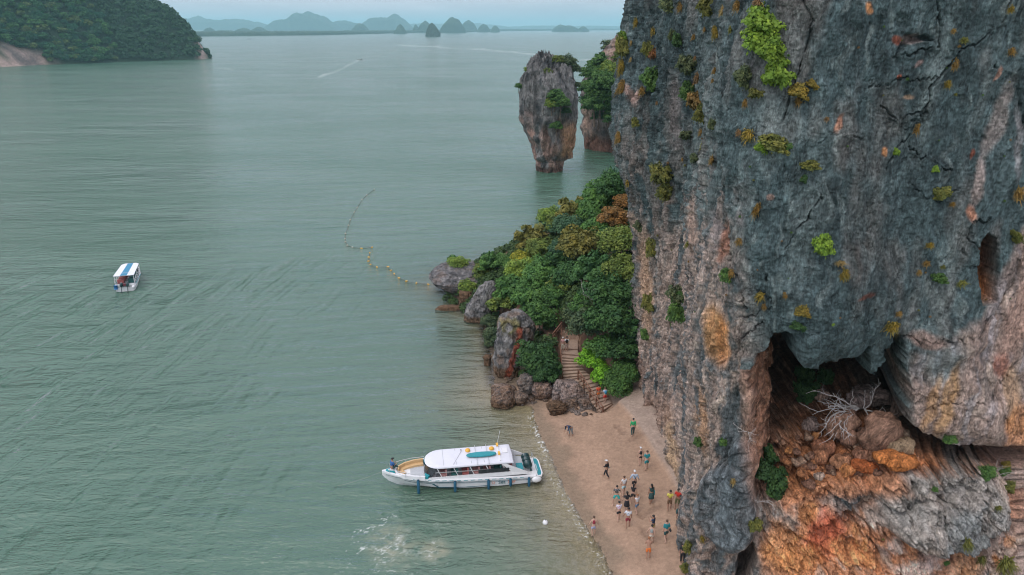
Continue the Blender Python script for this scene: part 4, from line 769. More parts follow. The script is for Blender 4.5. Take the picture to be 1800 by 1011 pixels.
# forest-clad island at the upper left
ISL = [(-345, 880), (-352, 862), (-368, 846), (-392, 822), (-420, 775), (-452, 735), (-466, 690), (-520, 640), (-700, 560), (-1000, 560), (-1100, 900), (-800, 1150), (-520, 1040), (-400, 950), (-352, 905)]
ix = np.arange(-1110, -335, 5.0); iy = np.arange(540, 1160, 5.0); IX, IY = np.meshgrid(ix, iy); q = np.stack([IX.ravel(), IY.ravel(), 0 * IX.ravel()], 1)
def isl_h(x, y):
    dd = poly_sd(ISL, x, y); q_ = np.stack([x, y, 0 * x], 1); n_ = fbm(q_ * .012, 3, 531); return np.where(dd > 0, 150 * (1 - np.exp(-dd * 1.75 / 150)) * (1 + .25 * n_) , dd * .6), dd
ih, idd = isl_h(q[:, 0], q[:, 1]); nI = fbm(q * .05, 4, 533); ih = ih + 3 * nI * (idd > 0)
ip = np.stack([q[:, 0], q[:, 1], ih], 1); iu, iv, _ = proj(*ip.T)
base = c3((.03, .06, .035), len(q)); bare = sstep(28, 12, iu - 60 + 40 * nI) * sstep(62, 80, iv + (iu - 20) * -.25) ; bare = sstep(110, 70, iu + 30 * nI) * sstep(60, 85, iv - iu * .28 + 10 * nI); bare2 = sstep(10, 4, np.abs(iu - 354 + (iv - 80) * -.12)) * sstep(50, 66, iv)
base = mixv(base, c3((.36, .27, .23), len(q)), np.maximum(bare, bare2)); base = mixv(base, c3((.10, .09, .085), len(q)), .85 * sstep(-.02, .14, fbm(q * (.11, .05, 1) + ih[:, None] * .02, 4, 535)) * bare); base = mixv(base, c3((.05, .07, .04), len(q)), .8 * sstep(.08, .2, fbm(q * .06, 3, 536)) * bare)
kf = grid_faces(len(iy), len(ix)); kf = kf[(idd[kf] > -12).any(1)]
o = link('island_hill', mesh_np('island_hill', ip, kf, [ROCK_FAR], attrs={'Col': ('FLOAT_COLOR', np.c_[base, np.ones(len(base))])})); tag(o, kind='structure')
# ------------------------------------------------------------------ vegetation
def leaf_mat(name, rough=.65, dead=False):
    m, t, b, o = new_mat(name); oi = N(t, 'ShaderNodeObjectInfo'); a = attr(t, 'tint', 'Fac')
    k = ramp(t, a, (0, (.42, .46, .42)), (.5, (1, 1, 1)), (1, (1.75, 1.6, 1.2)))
    c = mixc(t, oi.outputs['Color'], k, 1, 'MULTIPLY'); n = noise(t, objco(t), 1.7, 3, .6)
    c = mixc(t, c, ramp(t, n, (.35, (.72, .82, .8)), (.65, (1.25, 1.15, .95))), 1, 'MULTIPLY')
    t.links.new(c, b.inputs['Base Color']); b.inputs['Roughness'].default_value = rough; b.inputs['Specular IOR Level'].default_value = .3
    tl = N(t, 'ShaderNodeBsdfTranslucent'); t.links.new(c, tl.inputs[0]); ms = N(t, 'ShaderNodeMixShader'); ms.inputs[0].default_value = .25
    t.links.new(b.outputs[0], ms.inputs[1]); t.links.new(tl.outputs[0], ms.inputs[2]); t.links.new(ms.outputs[0], o.inputs[0]); return m
LEAF = leaf_mat('leaf')
BARK = paint('bark', (.14, .105, .08), .9, var=.4, scale=3); DEADW = paint('bleached_wood', (.50, .47, .45), .85, var=.25, scale=5)
def leaf_cloud(cent, rad, n_per, size, r, up=.35, elong=1.5, flat=0):
    """leaf-sized quads over the outside of many small clumps; returns verts, faces, tint"""
    cent = np.asarray(cent, float); rad = np.asarray(rad, float); nb = len(cent); n = nb * n_per
    dv = r.normal(size=(n, 3)); dv[:, 2] = np.abs(dv[:, 2]) * 1.0 - .35 * r.random(n); dv /= np.linalg.norm(dv, axis=1, keepdims=True)
    ci = np.repeat(np.arange(nb), n_per); sh = .72 + .34 * r.random(n)
    p = cent[ci] + dv * (rad[ci] * sh)[:, None] * np.array([1, 1, .8 - flat])
    nr = dv + np.array([0, 0, up]) + .55 * r.normal(size=(n, 3)); nr /= np.linalg.norm(nr, axis=1, keepdims=True)
    t_ = np.cross(nr, r.normal(size=(n, 3))); t_ /= np.linalg.norm(t_, axis=1, keepdims=True) + 1e-9; b_ = np.cross(nr, t_)
    s = size * (.6 + .8 * r.random(n))[:, None]
    V = np.stack([p - t_ * s * elong * .5, p + b_ * s * .5 - nr * s * .1, p + t_ * s * elong * .5, p - b_ * s * .5 - nr * s * .1], 1).reshape(-1, 3)
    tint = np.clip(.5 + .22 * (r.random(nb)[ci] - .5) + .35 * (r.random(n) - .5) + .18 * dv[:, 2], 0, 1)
    return V, np.arange(n * 4).reshape(-1, 4), np.repeat(tint, 4)
def crown_mesh(name, seed, nb=34, n_per=70, size=.10, spread=.78, cr=(.24, .38), zf=.72, core=True, gaps=.0):
    r = np.random.default_rng(seed); dv = r.normal(size=(nb * 3, 3)); dv /= np.linalg.norm(dv, axis=1, keepdims=True); dv = dv[dv[:, 2] > -.45]
    # spread the clumps evenly
    keep = [dv[0]]
    for q in dv[1:]:
        if min(np.linalg.norm(q - k) for k in keep) > 1.9 / nb ** .5 and len(keep) < nb: keep.append(q)
    lob = 1 + .22 * np.sin(np.arctan2(np.array(keep)[:, 1], np.array(keep)[:, 0]) * 3 + seed) ; cent = np.array(keep) * (spread * lob * (.78 + .35 * r.random(len(keep))))[:, None] * np.array([1, 1, zf])
    rad = r.uniform(*cr, size=len(cent)); V, Fq, tint = leaf_cloud(cent, rad, n_per, size, r)
    if core:   # inner foliage so the crown is not hollow, tinted darker as shade
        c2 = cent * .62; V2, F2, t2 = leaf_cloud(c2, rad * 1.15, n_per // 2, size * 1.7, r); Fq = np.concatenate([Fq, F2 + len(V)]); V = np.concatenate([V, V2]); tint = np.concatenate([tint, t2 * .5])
    return mesh_np(name, V, Fq, [LEAF], smooth=False, attrs={'tint': ('FLOAT', tint)})
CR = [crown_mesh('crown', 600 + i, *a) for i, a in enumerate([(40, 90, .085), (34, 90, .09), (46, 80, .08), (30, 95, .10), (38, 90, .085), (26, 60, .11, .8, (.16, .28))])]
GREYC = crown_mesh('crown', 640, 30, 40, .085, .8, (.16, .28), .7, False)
SHB = [crown_mesh('foliage', 650 + i, 14, 60, .15, .6, (.28, .5), .6) for i in range(3)]
HANG = [crown_mesh('foliage', 660 + i, 16, 70, .12, .66, (.22, .42), .8) for i in range(3)]
def trunk_mesh(seed, h=1.0):
    r = random.Random(seed); m = MB(); top = Vector((r.uniform(-.1, .1), r.uniform(-.1, .1), 0)); pts = [(0, 0, -1.5), (top.x * .4, top.y * .4, -.85), (top.x, top.y, -.3)]
    m.tube(pts, [.085, .06, .045], 6)
    for k in range(5):
        a = k * 1.26 + r.random(); m.tube([(top.x, top.y, -.45 + k * .05), (cos(a) * .28, sin(a) * .28, -.12), (cos(a) * .55, sin(a) * .55, .12)], [.035, .025, .012], 5)
    me = bpy.data.meshes.new('trunk'); me.from_pydata(m.v, [], m.f); me.materials.append(BARK); me.update(); return me
TR = [trunk_mesh(s) for s in range(3)]
COLS = dict(dark=(.045, .110, .040), mid=(.072, .160, .048), olive=(.125, .175, .048), gold=(.175, .170, .050), rust=(.20, .115, .045), yellow=(.26, .27, .038), yg=(.15, .225, .05), lime=(.16, .36, .035), blue=(.065, .14, .085), grey=(.15, .175, .115), dgrey=(.085, .13, .075))
CN = dict(dark='dark green', mid='mid green', olive='olive green', gold='golden olive', rust='rusty orange brown', yellow='yellow flowering', yg='yellow green', lime='bright lime green', blue='bluish green', grey='sparse greyish', dgrey='grey green')
def set_tree(px, py, wpx, kind, label, cat='tree', name='tree', i=0, up=None, zs=1.0, grp=None):
    s0 = wpx * .5 * 105 / F; x, y, z = on_ground(px, py, s0 * .9 if up is None else up); s_ = wpx * .5 * (y * cP + (CAM_H - z) * sP) / F
    x0_ = 0; o = empty(name, (x, y, z)); tag(o, label, cat, grp); r_ = random.Random(int(px * 7 + py))
    zc = (s0 * .9 if up is None else up)
    me = GREYC if kind == 'grey' else (CR[i % 6] if wpx > 30 else SHB[i % 3]); me = me
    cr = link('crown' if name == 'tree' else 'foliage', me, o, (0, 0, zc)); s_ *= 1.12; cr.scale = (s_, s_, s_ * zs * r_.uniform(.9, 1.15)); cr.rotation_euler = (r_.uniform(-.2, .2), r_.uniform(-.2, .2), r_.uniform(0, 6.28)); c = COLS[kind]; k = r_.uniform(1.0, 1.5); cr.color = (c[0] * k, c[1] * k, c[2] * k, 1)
    tr = link('trunk' if name == 'tree' else 'stem', TR[i % 3], o, (0, 0, zc)); tr.scale = (s_ * .9,) * 3
    return o
TREES = [
 (1078, 328, 60, 'dark', 'highest on the slope, tucked against the cliff'), (1052, 348, 52, 'mid', 'just left of the highest dark tree'), (1098, 352, 34, 'rust', 'pressed against the cliff, upper one'), (1078, 382, 50, 'rust', 'below the upper rusty crown by the cliff'),
 (1003, 356, 40, 'grey', 'at the top of the far bank'), (1008, 374, 60, 'gold', 'right under the sparse grey crown'), (966, 380, 38, 'yg', 'at the outer edge over the water'), (982, 392, 36, 'olive', 'left of the bluish crown'), (1003, 398, 56, 'blue', 'in the middle of the upper bank'), (1038, 372, 46, 'mid', 'between golden and rusty crowns'), (1052, 398, 48, 'mid', 'below the lower rusty crown'),
 (935, 418, 54, 'gold', 'rounded, overhanging the open water'), (952, 436, 44, 'olive', 'just right of the rounded golden crown'), (1020, 432, 68, 'gold', 'large and domed in the middle of the slope'), (1088, 422, 62, 'olive', 'broad, near the cliff above the middle'), (1060, 412, 40, 'dark', 'between the domed golden and broad olive crowns'), (986, 436, 40, 'blue', 'left of the domed golden crown'), (977, 460, 46, 'dark', 'below the bluish crown left of the dome'),
 (920, 452, 34, 'yellow', 'bright patch near the outer bank'), (914, 476, 52, 'yg', 'below the yellow flowering crown'), (896, 458, 36, 'mid', 'on the outer bank above the headland rock'), (950, 484, 58, 'mid', 'in the middle of the lower wood'), (1000, 480, 50, 'dark', 'under the domed golden crown'), (1046, 472, 62, 'dark', 'wide, between the dome and the cliff'), (1096, 474, 58, 'olive', 'wide, touching the cliff foot'),
 (1062, 512, 68, 'dark', 'big, halfway up beside the cliff'), (1100, 520, 56, 'dark', 'leaning on the cliff at mid height'), (900, 502, 54, 'mid', 'above the slanted boulder'), (932, 520, 58, 'mid', 'in front of the middle wood'), (882, 528, 44, 'olive', 'behind the slanted boulder'), (966, 522, 48, 'mid', 'left of the bare rock patch in the wood'), (950, 556, 52, 'mid', 'behind the tall red streaked rock'), (1033, 568, 56, 'dgrey', 'right of the upper stairs'), (1010, 548, 44, 'dgrey', 'at the head of the path'),
 (1072, 560, 68, 'dark', 'big, above the stairs next to the cliff'), (1104, 578, 54, 'dark', 'filling the corner by the cliff above the beach'), (1088, 614, 58, 'dark', 'right behind the lime green bush'), (1060, 608, 50, 'mid', 'over the middle of the stairs'), (1098, 650, 44, 'mid', 'at the cliff foot by the stairs'),
 (946, 628, 62, 'dark', 'dense, between the red streaked rock and the stairs'), (960, 656, 46, 'dark', 'lower, leaning over the pinkish boulder'), (985, 500, 40, 'olive', 'small, in the heart of the wood'), (1030, 535, 46, 'mid', 'above the grey green crown by the path')]
for i, (a, b_, w_, k_, where) in enumerate(TREES): set_tree(a, b_ + 4, w_ * 1.08, k_, '%s tree, %s' % (CN[k_], where), i=i)
SHR = [(1040, 636, 42, 'lime', 'bright lime green bush', 'right beside the stairs'), (1062, 658, 40, 'lime', 'lime green bush', 'just below the brightest bush by the stairs'), (1086, 676, 46, 'mid', 'mid green bush', 'at the foot of the stairs next to the cliff'), (868, 590, 34, 'dgrey', 'grey green shrub', 'hanging over the water left of the tall rock'), (862, 566, 30, 'dgrey', 'grey green shrub', 'below the slanted boulder'), (868, 462, 44, 'mid', 'low green shrub', 'on the neck of the headland'), (848, 476, 30, 'olive', 'low olive shrub', 'on the middle of the headland rock'), (822, 506, 28, 'yg', 'yellow green grassy clump', 'in the notch before the slanted boulder'), (805, 464, 32, 'yg', 'yellow green grassy clump', 'on top of the overhanging rock'), (798, 458, 24, 'mid', 'small green bush', 'at the very tip of the overhanging rock'), (853, 449, 16, 'blue', 'tiny dark sapling', 'standing up from the headland'), (905, 566, 20, 'yg', 'yellow moss clump', 'on the top of the tall red streaked rock'), (890, 574, 18, 'yg', 'mossy tuft', 'on the left shoulder of the tall red streaked rock'), (928, 610, 24, 'blue', 'feathery blue green bush', 'against the right flank of the tall rock'), (880, 612, 22, 'dgrey', 'small grey green shrub', 'low on the waterline by the tall rock')]
for i, (a, b_, w_, k_, l1, l2) in enumerate(SHR): set_tree(a, b_ + 2, w_ * 1.1, k_, l1 + ' ' + l2, 'bush', 'bush', i, up=w_ * .5 * 95 / F * .7 + (1.6 if 'top of the over' in l2 or 'tip' in l2 or 'tall red' in l2 else .0))
# low growth that closes the ground between the trees
r = np.random.default_rng(88); pts = []
while len(pts) < 760:
    x, y = r.uniform(-9, 15), r.uniform(62, 124); hh_ = float(poly_sd(HILL, np.array([x]), np.array([y]))[0])
    if hh_ < (.35 if y < 67 else -.5): continue
    a = (x - ST_A[0]) * ST_D[0] + (y - ST_A[1]) * ST_D[1]; c_ = float(poly_sd(SHULL, np.array([x]), np.array([y]))[0])
    if c_ > -.9: continue
    if y < 66 and x < 7 and hh_ < .5: continue
    pts.append((x, y, ground_at(x, y) + .2))
V, Fq, tint = leaf_cloud(pts, r.uniform(.5, 1.15, len(pts)), 110, .26, r); o = link('undergrowth', mesh_np('undergrowth', V, Fq, [LEAF], False, {'tint': ('FLOAT', tint)})); o.color = (.055, .10, .04, 1); tag(o, 'low tangled green undergrowth covering the slope between the trees', 'undergrowth', kind='stuff')
# trees on the pillar and on the headland behind
def tree_on(x, y, z, s_, kind, label, i, cat='tree', name='tree', zs=1, tilt=0):
    o = empty(name, (x, y, z - s_)); tag(o, label, cat); cr = link('crown' if name == 'tree' else 'foliage', GREYC if kind == 'grey' else CR[i % 6], o, (0, 0, s_)); cr.scale = (s_, s_, s_ * zs); cr.rotation_euler = (tilt, 0, i * 1.7); cr.color = COLS[kind] + (1,)
    tr = link('trunk' if name == 'tree' else 'stem', TR[i % 3], o, (0, 0, s_)); tr.scale = (s_,) * 3; return o
kT = 186 / F
for i, (a, b_, w_, k_, lab, dy) in enumerate([(993, 112, 34, 'dgrey', 'airy tree on the right top of the standing pillar', 0), (1008, 122, 24, 'dgrey', 'small tree leaning out right of the pillar top', 0), (978, 106, 20, 'olive', 'small olive tree on the crest of the pillar', -2), (929, 124, 14, 'yg', 'small yellow green bush on the left shoulder of the pillar', -1), (912, 152, 14, 'mid', 'small green bush sticking out of the left side of the pillar', -1), (975, 170, 30, 'mid', 'green bush in the middle of the pillar face', -6.5), (985, 182, 30, 'mid', 'larger bright bush right of the middle of the pillar face', -7), (970, 184, 22, 'yg', 'yellow green bush low in the middle cluster on the pillar', -7.2), (995, 196, 16, 'dark', 'dark bush below the middle cluster on the pillar', -6), (978, 222, 20, 'mid', 'small green bush lower on the pillar face', -6.5), (1014, 150, 14, 'dgrey', 'thin bush hanging on the right edge of the pillar', 0), (962, 126, 16, 'olive', 'olive scrub near the top of the pillar face', -4)]):
    x, y, z = PY(a, b_, YT + dy); tree_on(x, y, z, w_ * .5 * kT * 1.1, k_, lab, i, 'bush' if 'bush' in lab or 'scrub' in lab else 'tree', 'bush' if 'bush' in lab or 'scrub' in lab else 'tree')
for i, (a, b_, w_, k_, lab, dy) in enumerate([(1078, 86, 36, 'dgrey', 'dark rounded tree at the top of the far headland beside the cliff', 4), (1092, 102, 30, 'olive', 'olive tree touching the cliff edge on the far headland', -6), (1058, 112, 44, 'mid', 'broad green tree on the shoulder of the far headland', -4), (1042, 130, 36, 'mid', 'green tree hanging over the gap beside the pillar', -6), (1078, 128, 40, 'yg', 'light green tree in the middle of the far headland', -12), (1070, 145, 36, 'gold', 'brownish tree in the middle of the far headland', -13), (1036, 154, 34, 'mid', 'green tree low over the gap beside the pillar', -8), (1056, 168, 44, 'mid', 'dense green tree on the face of the far headland', -14), (1084, 168, 36, 'dark', 'dark green tree by the cliff on the far headland', -12), (1070, 190, 36, 'dark', 'dark tree hanging lowest from the far headland', -12), (1034, 178, 28, 'dark', 'dark green tree lowest above the gap', -8), (1090, 62, 14, 'dark', 'small dark tree just under the horizon beside the cliff', 30), (1052, 205, 22, 'dark', 'drooping greenery over the pink rock of the far headland', -10), (1046, 186, 40, 'mid', 'full green crown in front of the lowest trees of the far headland', -15), (1080, 206, 34, 'mid', 'small green tree low between pink rock and cliff on the far headland', -15), (1062, 148, 46, 'mid', 'wide green crown filling the face of the far headland', -16)]):
    x, y, z = PY(a, b_, YH + dy); tree_on(x, y, z, w_ * .5 * 220 / F * 1.12, k_, lab, i + 3)
for i, (a, b_, w_, h_) in enumerate([(1048, 135, 60, 60), (1075, 150, 60, 60), (1062, 110, 60, 40)]): pass
# tufts and bushes rooted in the cliff
def tuft_mesh(name, seed, n=150):
    r = np.random.default_rng(seed); V = []; Fq = []; tint = []
    for i in range(n):
        a = r.uniform(0, 2 * pi); el_ = r.uniform(-.3, 1.2); L = r.uniform(.5, 1.0); d0 = np.array([cos(a) * cos(el_), -abs(sin(a)) * cos(el_) - .15, sin(el_)]); b0 = r.normal(size=3) * .16; b0[1] *= .4
        s_ = np.cross(d0, r.normal(size=3)); s_ /= np.linalg.norm(s_); s_ *= .045; p1 = b0 + d0 * L * .5; p2 = b0 + d0 * L * .85 + np.array([0, 0, -.38 * L]); k = len(V)
        V += [b0 - s_, b0 + s_, p1 + s_, p1 - s_, p2 + s_ * .3, p2 - s_ * .3]; Fq += [(k, k + 1, k + 2, k + 3), (k + 3, k + 2, k + 4, k + 5)]; tint += [r.uniform(.2, .9)] * 6
    return mesh_np(name, V, Fq, [LEAF], False, {'tint': ('FLOAT', tint)})
TUF = [tuft_mesh('blades', 680 + i) for i in range(3)]
PC = dict(ochre=(.25, .165, .06), straw=(.33, .25, .12), moss=(.165, .175, .05), tan=(.22, .14, .075), lime=(.19, .31, .045), green=(.085, .17, .05), dk=(.045, .10, .035), gr=(.115, .15, .08), gold=(.26, .20, .045), rust=(.24, .11, .05))
CLP = [ # x, y, w, h, type, colour, label
 (1345, 42, 62, 34, 'b', 'lime', 'topmost clump of the bright hanging bush high on the cliff'), (1335, 78, 54, 40, 'b', 'lime', 'second clump of the bright hanging bush, widest one'), (1352, 98, 50, 34, 'b', 'lime', 'third clump of the bright hanging bush'), (1362, 138, 44, 38, 'b', 'lime', 'lowest clump of the bright hanging bush'), (1372, 112, 24, 24, 'b', 'lime', 'small side clump on the right of the hanging bush'),
 (1402, 160, 34, 20, 'b', 'gold', 'golden bush right below the bright hanging bush'), (1425, 153, 20, 12, 'b', 'gold', 'small golden sprig beside the golden bush'), (1403, 180, 10, 18, 't', 'ochre', 'ochre grass hanging under the golden bush'), (1304, 138, 34, 26, 'b', 'gr', 'dull olive bush left of the bright hanging bush'), (1328, 170, 24, 16, 'b', 'moss', 'small moss green bush below the dull olive bush'), (1312, 182, 10, 18, 't', 'ochre', 'ochre grass left under the small moss bush'),
 (1316, 242, 26, 26, 't', 'gold', 'round golden grass tuft on the slab above the middle'), (1300, 236, 12, 14, 't', 'tan', 'brown tuft left of the round golden tuft'), (1358, 258, 46, 22, 'b', 'moss', 'spreading green bush right of the round golden tuft'), (1334, 266, 22, 16, 'b', 'lime', 'light green sprig at the left of the spreading bush'), (1384, 256, 14, 12, 'b', 'green', 'small fresh green plant right of the spreading bush'), (1427, 292, 28, 14, 'b', 'moss', 'mossy plant on the slab below a dark crack'), (1412, 318, 12, 12, 'b', 'dk', 'tiny dark plant under the mossy plant'),
 (1245, 18, 24, 34, 'b', 'moss', 'moss green bush hanging at the top edge of the picture'), (1300, 12, 26, 22, 't', 'ochre', 'orange grass tuft at the top left of the hanging bush'), (1335, 4, 24, 14, 't', 'tan', 'brown tuft cut by the top edge above the hanging bush'), (1272, 18, 14, 20, 't', 'straw', 'straw coloured tuft between moss bush and orange tuft'), (1262, 58, 12, 26, 't', 'gold', 'golden tuft below the straw coloured tuft'), (1286, 54, 12, 14, 't', 'moss', 'moss green tuft right of the golden one'), (1198, 12, 14, 18, 't', 'ochre', 'ochre tuft near the top of the cliff edge'), (1170, 12, 26, 16, 'b', 'gr', 'thin grey green bush near the top of the cliff edge'),
 (1148, 56, 14, 16, 't', 'gold', 'yellow tuft close to the upper cliff edge'), (1137, 92, 16, 22, 'b', 'moss', 'moss bush under the yellow tuft'), (1148, 98, 12, 20, 'b', 'rust', 'reddish sprig within the moss bush'), (1193, 76, 18, 20, 'b', 'dk', 'dark green bush on the left part of the cliff'), (1115, 80, 8, 10, 't', 'straw', 'small pale tuft on the dark upper edge'), (1113, 106, 8, 10, 't', 'straw', 'second small pale tuft lower on the dark edge'), (1222, 68, 14, 12, 't', 'ochre', 'small ochre tuft right of the dark green bush'), (1236, 55, 10, 10, 't', 'ochre', 'tiny ochre tuft above the small ochre tuft'), (1224, 100, 8, 10, 't', 'tan', 'tiny brown tuft in the middle of the fluted wall'), (1176, 66, 10, 16, 'b', 'gr', 'faint olive sprig left of the dark green bush'),
 (1146, 146, 34, 30, 'b', 'green', 'green bush on the pale ledge near the cliff edge'), (1132, 164, 20, 18, 't', 'ochre', 'ochre grass below the green bush on the ledge'), (1152, 182, 8, 8, 't', 'tan', 'tiny tan tuft below the ledge'), (1208, 122, 34, 30, 'b', 'gr', 'grey green bush in the groove of the fluted wall'), (1210, 160, 26, 26, 'b', 'green', 'fresh green bush below the grey green one in the groove'), (1224, 140, 16, 22, 't', 'tan', 'brown grass right of the groove bushes'), (1228, 178, 24, 34, 'b', 'ochre', 'long ochre moss cushion hanging from the groove'), (1234, 205, 18, 26, 'b', 'moss', 'mossy lower end of the ochre cushion'), (1236, 256, 14, 16, 't', 'moss', 'mossy tuft further down the groove'), (1232, 234, 12, 14, 't', 'ochre', 'ochre tuft between moss cushion and mossy tuft'), (1118, 216, 12, 14, 'b', 'moss', 'small yellow green plant near the left edge below the ledge'), (1252, 222, 10, 16, 'b', 'gr', 'thin olive plant right of the moss cushion'), (1207, 240, 22, 14, 'b', 'gr', 'grey olive scrub left of the groove'), (1254, 124, 12, 14, 't', 'ochre', 'ochre tuft right of the groove top'), (1255, 146, 12, 8, 't', 'ochre', 'ochre tuft just below the one right of the groove'), (1256, 282, 14, 18, 't', 'ochre', 'slanting ochre tuft lower right of the groove'), (1218, 283, 14, 14, 'b', 'gr', 'pale olive plant lower left of the groove'), (1200, 285, 8, 8, 't', 'ochre', 'tiny ochre tuft beside the pale olive plant'),
 (1166, 312, 30, 38, 'b', 'moss', 'moss green bush in the vertical crack below the ledge'), (1168, 342, 22, 26, 'b', 'moss', 'lower half of the mossy growth in the vertical crack'), (1104, 322, 12, 14, 't', 'gold', 'yellow tuft on the outermost edge at mid height'), (1124, 404, 22, 16, 'b', 'gr', 'grey green plant on the cliff edge above the orange streak'), (1150, 444, 14, 28, 'b', 'moss', 'olive plant right of the orange streak'), (1211, 430, 10, 14, 't', 'moss', 'small moss tuft on the fluted middle'), (1190, 514, 34, 22, 'b', 'gr', 'spreading green bush halfway down the fluted wall'), (1198, 550, 22, 44, 'b', 'green', 'green creeper hanging below the spreading bush'), (1137, 595, 14, 18, 'b', 'green', 'small green plant on the lower left edge'), (1144, 540, 12, 30, 'b', 'moss', 'narrow mossy plant beside the orange streak foot'), (1274, 484, 20, 20, 'b', 'green', 'green bush above the orange stained hollow'), (1289, 482, 12, 18, 't', 'ochre', 'ochre grass right of the green bush'),
 (1298, 424, 14, 16, 't', 'ochre', 'ochre tuft on the fault line, lower one'), (1326, 372, 12, 32, 't', 'ochre', 'long ochre tuft on the fault line, upper one'), (1332, 520, 16, 20, 't', 'gold', 'gold tuft left of the recess above it'), (1340, 538, 9, 14, 't', 'ochre', 'small ochre tuft right under the gold one'), (1378, 520, 9, 10, 't', 'ochre', 'lone ochre tuft in the middle of the slab'), (1407, 550, 26, 18, 'b', 'gold', 'golden green bush over the left corner of the recess'), (1398, 574, 24, 14, 'b', 'dk', 'dark leafy plant at the left corner of the recess roof'),
 (1445, 437, 30, 30, 'b', 'lime', 'fresh green bush in the middle of the big slab'), (1470, 464, 20, 10, 't', 'straw', 'pale grass arching right of the fresh bush'), (1483, 478, 18, 24, 't', 'gold', 'golden grass hanging below the pale arching grass'), (1560, 578, 26, 26, 't', 'gold', 'golden grass above the right opening of the recess'), (1458, 568, 6, 6, 't', 'lime', 'tiny lime sprig on the lower slab'), (1660, 345, 26, 20, 'b', 'moss', 'mossy bush on the right part of the slab'), (1672, 358, 12, 10, 't', 'ochre', 'ochre fringe under the mossy bush'), (1642, 302, 12, 10, 'b', 'lime', 'tiny bright green plant left above the mossy bush'), (1574, 269, 10, 12, 'b', 'lime', 'tiny bright green plant on the upper slab'),
 (1635, 435, 16, 12, 't', 'gold', 'golden tuft left of the red hole'), (1622, 462, 14, 12, 't', 'ochre', 'ochre tuft lower left of the red hole'), (1654, 470, 10, 9, 't', 'moss', 'small mossy tuft between the two ochre tufts'), (1648, 490, 24, 14, 'b', 'green', 'small green bush left below the red hole'), (1690, 498, 18, 14, 't', 'moss', 'brown green tuft below the red hole'), (1612, 482, 10, 12, 't', 'ochre', 'tiny ochre tuft on the pale rib'), (1582, 550, 12, 12, 't', 'ochre', 'ochre tuft on the pale rib near the recess'), (1782, 345, 18, 28, 't', 'ochre', 'brown grass at the right edge of the picture'), (1782, 420, 12, 28, 'b', 'moss', 'mossy plant at the right edge by the red hole'), (1772, 92, 14, 16, 't', 'ochre', 'ochre tuft high at the right edge'), (1690, 75, 16, 12, 't', 'moss', 'mossy tuft on the upper right slab'), (1676, 112, 12, 22, 't', 'ochre', 'double ochre tuft on the upper right slab'), (1665, 152, 14, 16, 't', 'gold', 'gold tuft in the crack of the upper right slab'), (1670, 52, 10, 10, 't', 'ochre', 'tiny ochre tuft near the top right'), (1770, 20, 12, 16, 't', 'gold', 'gold tuft in the top right crack'), (1609, 228, 10, 22, 't', 'ochre', 'thin ochre tuft on the diagonal crack'), (1450, 208, 10, 10, 't', 'tan', 'small brown tuft left of the orange chip'),
 (1226, 781, 14, 16, 'b', 'green', 'small green plant on the lower wall, left one'), (1267, 780, 11, 13, 'b', 'green', 'small green plant on the lower wall, right one'), (1353, 800, 22, 34, 'b', 'dk', 'dark creeper at the top of the niche left of the rubble'), (1345, 830, 40, 34, 'b', 'dk', 'dark green bush filling the niche left of the rubble'), (1366, 845, 34, 44, 'b', 'dk', 'dark bush on the right side of the niche'), (1358, 866, 22, 16, 'b', 'green', 'lighter green fringe under the niche bush'), (1328, 922, 22, 24, 'b', 'moss', 'yellow green moss below the niche'), (1240, 946, 12, 16, 't', 'gold', 'gold tuft on the foot of the wall'), (1207, 968, 14, 20, 'b', 'moss', 'mossy plant at the wall foot beside the white hat'), (1205, 996, 14, 16, 'b', 'moss', 'mossy plant lowest at the wall foot'), (1284, 846, 10, 16, 't', 'straw', 'straw tuft on the dark oval lump'),
 (1672, 775, 22, 12, 'b', 'green', 'small green plant on the sill under the pink block'), (1730, 828, 26, 22, 'b', 'green', 'green bush at the right lower slit'), (1768, 815, 14, 14, 'b', 'gold', 'yellow flowering plant at the right lower slit'), (1782, 868, 18, 18, 'b', 'moss', 'mossy bush near the right lower edge'), (1778, 842, 18, 12, 'b', 'green', 'small bush above the mossy bush at the right edge'), (1752, 888, 14, 12, 't', 'moss', 'mossy tuft on the pale rib at lower right'), (1642, 857, 10, 8, 'b', 'green', 'tiny green plant on the big grey boulder'), (1700, 952, 18, 26, 't', 'moss', 'moss tuft hanging below the big grey boulder'), (1722, 978, 16, 20, 't', 'moss', 'moss tuft lower right of the big grey boulder'), (1765, 985, 30, 44, 't', 'moss', 'large mossy clump near the bottom right corner'), (1664, 992, 10, 8, 'b', 'green', 'tiny plant near the bottom edge under the grey boulder'), (1412, 668, 30, 34, 'b', 'dk', 'dark hanging leaves under the roof of the recess, left part'), (1446, 664, 30, 26, 'b', 'dk', 'dark hanging leaves under the roof of the recess, right part'), (1424, 690, 36, 40, 'b', 'dk', 'dark brush at the back left of the recess'),
 (1098, 70, 18, 20, 'b', 'lime', 'light green bush on the outer edge near the top'), (1102, 92, 16, 30, 'b', 'moss', 'yellow green growth down the outer upper edge'), (1096, 122, 10, 30, 't', 'gold', 'golden grass fringe on the outer edge'), (1092, 155, 10, 30, 't', 'ochre', 'ochre grass fringe lower on the outer edge'), (1120, 20, 12, 26, 't', 'ochre', 'ochre grass fringe at the top of the outer edge'), (1116, 42, 10, 18, 't', 'gold', 'golden grass under the topmost fringe'), (1086, 240, 8, 24, 't', 'ochre', 'thin ochre fringe on the outermost bulge')]
